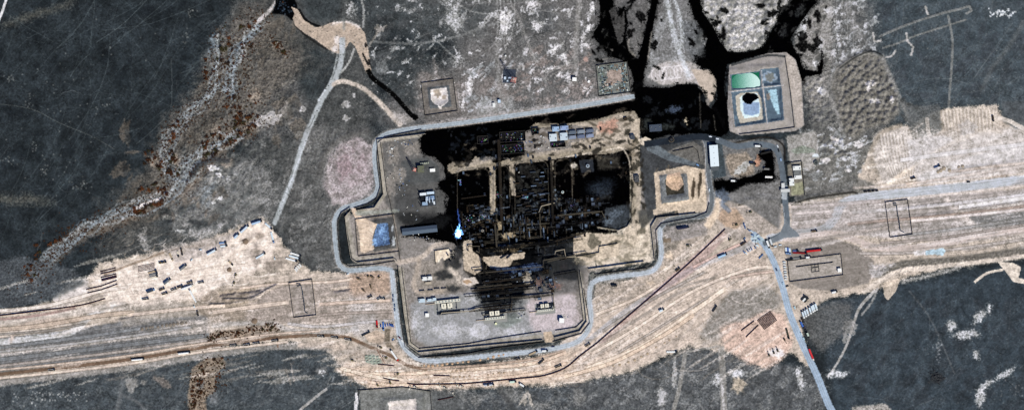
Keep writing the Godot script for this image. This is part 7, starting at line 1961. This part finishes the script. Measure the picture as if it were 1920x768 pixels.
	# scraps on the open yard and elsewhere
	for k in 150:
		var s := [[746, 330, 16, 14], [753, 355, 10, 12], [764, 268, 14, 6], [738, 285, 14, 18], [786, 445, 28, 8], [774, 395, 20, 16], [985, 272, 12, 14], [1018, 268, 14, 14], [1035, 525, 14, 10], [1060, 590, 10, 10], [975, 590, 8, 8], [1000, 525, 30, 16]]
		var q: Array = s[k % s.size()]
		var tone := rng.randi() % 5
		var t := thing("steel_scrap", ["white", "black", "grey-blue", "cream", "blue"][tone] + " steel scrap " + ["in the litter west of the olive block", "in the litter below the olive block", "on pale gravel behind the north blast wall", "on tan gravel inside the west wall", "south of the long soot-covered shed", "between treating unit and long shed", "beside the rubble-filled burnt shell", "on dark gravel beside the workshops", "on reddish sooty ground", "beside the white cabin with blue wall", "between middle and eastern compressor stations", "in the sooty rows"][k % s.size()], "scrap", "steel scraps on gravel", q[0] + rng.randfn(0, 0.55) * q[2], q[1] + rng.randfn(0, 0.55) * q[3], rng.randf() * 180)
		var c: Material = [mat(214, 220, 226), mat(40, 42, 46), mat(150, 160, 176), mat(226, 226, 220), mat(90, 110, 150)][tone]
		bx(t, "plate", c, 0, -0.05, 0, rng.randf_range(1.2, 3.6), rng.randf_range(0.5, 1.4), rng.randf_range(0.8, 2.0))
		bx(t, "bracket", mat(60, 62, 66), 0.4, 0.2, 0.3, 0.6, 0.9, 0.5)
	# ruin on the southern plain and blocks by the western bank
	for k in 30:
		var t := thing("stone_block", "broken stone block of the square ruin on the dark plain", "stone", "ruin stones", 1757 + rng.randfn(0, 7), 707 + rng.randfn(0, 6), rng.randf() * 90)
		bx(t, "block", mat(60, 62, 66), 0, -0.2, 0, rng.randf_range(1.5, 4), rng.randf_range(1, 2.5), rng.randf_range(1, 2.5), Vector3(rng.randfn(0, 0.1), 0, rng.randfn(0, 0.1)))
		bx(t, "chip", mat(100, 102, 104), 1.2, -0.1, 1.0, 0.7, 0.6, 0.6)
	# desert bushes along the dry river
	var crowns := [crown_mesh(1), crown_mesh(2), crown_mesh(3), crown_mesh(4)]
	var leaf := [mat(78, 50, 34), mat(92, 60, 40), mat(62, 48, 38), mat(70, 66, 44), mat(112, 70, 44)]
	for g in [["beside the pale northern bed of the dry river", [388, 95, 384, 150], 5, 11], ["on the braided upper banks of the dry river", [420, 55, 480, 45, 460, 90, 430, 92, 412, 130, 462, 108], 13, 34], ["on the brown bank between two river branches", [335, 225, 322, 262, 325, 285, 320, 330], 8, 30], ["round the sandy bar west of the river", [290, 275, 275, 300, 302, 310, 303, 325, 290, 345], 7, 20], ["on the lower river bank by the earth mound", [268, 358, 285, 350, 310, 365, 300, 380, 260, 396, 238, 402], 7, 40], ["in the rusty thicket along the eastern river branch", [382, 275, 400, 258, 430, 238, 476, 222], 9, 42], ["in the rusty thicket below the eastern branch", [392, 288, 440, 258, 482, 238], 7, 30], ["on the tan gravel slope", [440, 175, 440, 220, 476, 190], 10, 26], ["on the pinkish hollow under the dark slope", [512, 78, 520, 90, 535, 98], 5, 9], ["scattered along the lower dry river", [122, 440, 60, 478, 55, 500, 60, 545], 8, 16]]:
		bushes(g[0], g[1], g[2], g[3], crowns, leaf, 4.8)
	scrub([[[405, 70, 410, 110, 400, 168, 358, 214, 322, 256, 310, 290, 318, 330], 13.0, 520], [[490, 40, 450, 90, 436, 140, 440, 200, 470, 190], 20.0, 480], [[490, 232, 440, 250, 395, 280, 350, 338, 310, 362, 250, 395, 180, 424, 120, 455, 60, 520], 14.0, 760], [[505, 74, 540, 100], 6.0, 60], [[392, 634, 440, 624, 520, 612], 6.0, 150], [[372, 700, 362, 760, 380, 690, 412, 678, 405, 720, 378, 735], 9.0, 260], [[150, 425, 100, 470, 40, 540], 12.0, 160]], crowns)
	bushes("in the brushy strip beside the haul road", [392, 634, 440, 624, 480, 617, 520, 612], 6, 46, crowns, leaf, 3.4)
	bushes("in the brushy hollow below the haul road", [372, 700, 362, 745, 366, 768, 380, 690, 412, 678, 405, 720, 392, 735, 375, 735], 8, 60, crowns, leaf, 3.4)

# low scrub too small and thick to count, along the same banks
func scrub(banks: Array, crowns: Array) -> void:
	var where := PackedVector3Array()
	for b in banks:
		var q := spline(b[0], 4.0)
		for i in b[2]:
			var c: Vector2 = q[rng.randi() % q.size()] + Vector2(rng.randfn(), rng.randfn()) * float(b[1])
			where.append(at(c.x, c.y, -0.05))
	var mm := MultiMesh.new()
	mm.transform_format = MultiMesh.TRANSFORM_3D
	mm.mesh = crowns[0]
	mm.instance_count = where.size()
	for i in where.size():
		var s := rng.randf_range(0.8, 2.3)
		mm.set_instance_transform(i, Transform3D(Basis(Vector3.UP, rng.randf() * TAU).scaled(Vector3(s, s * 0.7, s)), where[i]))
	var o := MultiMeshInstance3D.new()
	o.name = "dry_scrub"
	o.multimesh = mm
	o.material_override = mat(86, 60, 42)
	o.set_meta("kind", "stuff")
	o.set_meta("label", "low brown scrub thickly dotted along the dry river banks")
	o.set_meta("category", "scrub")
	add_child(o)

func bushes(where: String, p: Array, spread: float, n: int, crowns: Array, leaf: Array, size: float) -> void:
	var q := spline(p, 4.0)
	for i in n:
		var c := q[rng.randi() % q.size()] + Vector2(rng.randfn(), rng.randfn()) * spread * 0.6
		var s := size * rng.randf_range(0.45, 1.15)
		var k := rng.randi() % 5
		var t := thing("desert_bush", "%s %s bush %s" % ["small" if s < size * 0.65 else ("large" if s > size * 0.95 else "middling"), ["brown", "chestnut", "umber", "olive-brown", "rust-red"][k], where], "bush", "bushes " + where, c.x, c.y, rng.randf() * 360, -0.1)
		part(t, "crown", crowns[rng.randi() % 4], leaf[k], Vector3(0, 0.2, 0), Vector3(s, s * 0.75, s))
		cy(t, "trunk", mat(70, 54, 42), 0, 0.4, 0, 0.16, 1.2, "y")

func light_and_camera() -> void:
	var cam := Camera3D.new()
	cam.name = "camera"
	add_child(cam)
	cam.position = Vector3(0, 5200, 0)
	cam.rotation_degrees = Vector3(-90, 0, 0)
	cam.fov = rad_to_deg(2.0 * atan(383.5 / 5200.0))
	cam.near = 10.0
	cam.far = 60000.0
	cam.current = true
	var sky_mat := ProceduralSkyMaterial.new()
	sky_mat.sky_top_color = Color(0.22, 0.34, 0.58)
	sky_mat.sky_horizon_color = Color(0.62, 0.68, 0.74)
	sky_mat.sky_curve = 0.12
	sky_mat.ground_bottom_color = Color(0.2, 0.19, 0.18)
	sky_mat.ground_horizon_color = Color(0.5, 0.5, 0.5)
	var sky := Sky.new()
	sky.sky_material = sky_mat
	var env := Environment.new()
	env.background_mode = Environment.BG_SKY
	env.sky = sky
	env.background_energy_multiplier = 0.7
	env.tonemap_mode = Environment.TONE_MAPPER_LINEAR
	env.tonemap_exposure = 1.6
	env.sdfgi_enabled = true
	env.ssao_enabled = true
	env.ssil_enabled = true
	var we := WorldEnvironment.new()
	we.name = "daylight"
	we.environment = env
	add_child(we)
	var sun := DirectionalLight3D.new()
	sun.name = "sun"
	sun.light_energy = 1.4
	sun.light_color = Color(1.0, 0.97, 0.92)
	sun.light_angular_distance = 0.5
	sun.shadow_enabled = true
	add_child(sun)
	sun.look_at_from_position(Vector3.ZERO, Vector3(-0.52, -0.92, -0.80))

func _ready() -> void:
	rng.seed = 20
	unit_box = BoxMesh.new()
	unit_cyl = CylinderMesh.new()
	unit_cyl.top_radius = 0.5
	unit_cyl.bottom_radius = 0.5
	unit_cyl.height = 1.0
	unit_cyl.radial_segments = 10
	unit_cyl.rings = 1
	gable = gable_mesh()
	light_and_camera()
	paint_ground()
	paint_works()
	paint_fire()
	calm_ground()
	shape_ground()
	build_ground()
	road("ring_road", ring_road, 8.5)
	road("ring_road", ring_road_south, 9.0, 0.065)
	road("access_road", access_road, 13.0, 0.08)
	road("plant_road", plant_road, 11.0, 0.07)
	road("east_road", east_road, 17.0, 0.06)
	road("corridor_road", corridor_road, 13.0, 0.05)
	road("dirt_track", west_track, 10.0)
	road("haul_road", haul_road, 7.0)
	build_walls()
	build_buildings()
	build_plant()
	build_pipes()
	build_vehicles()
	build_small_things()
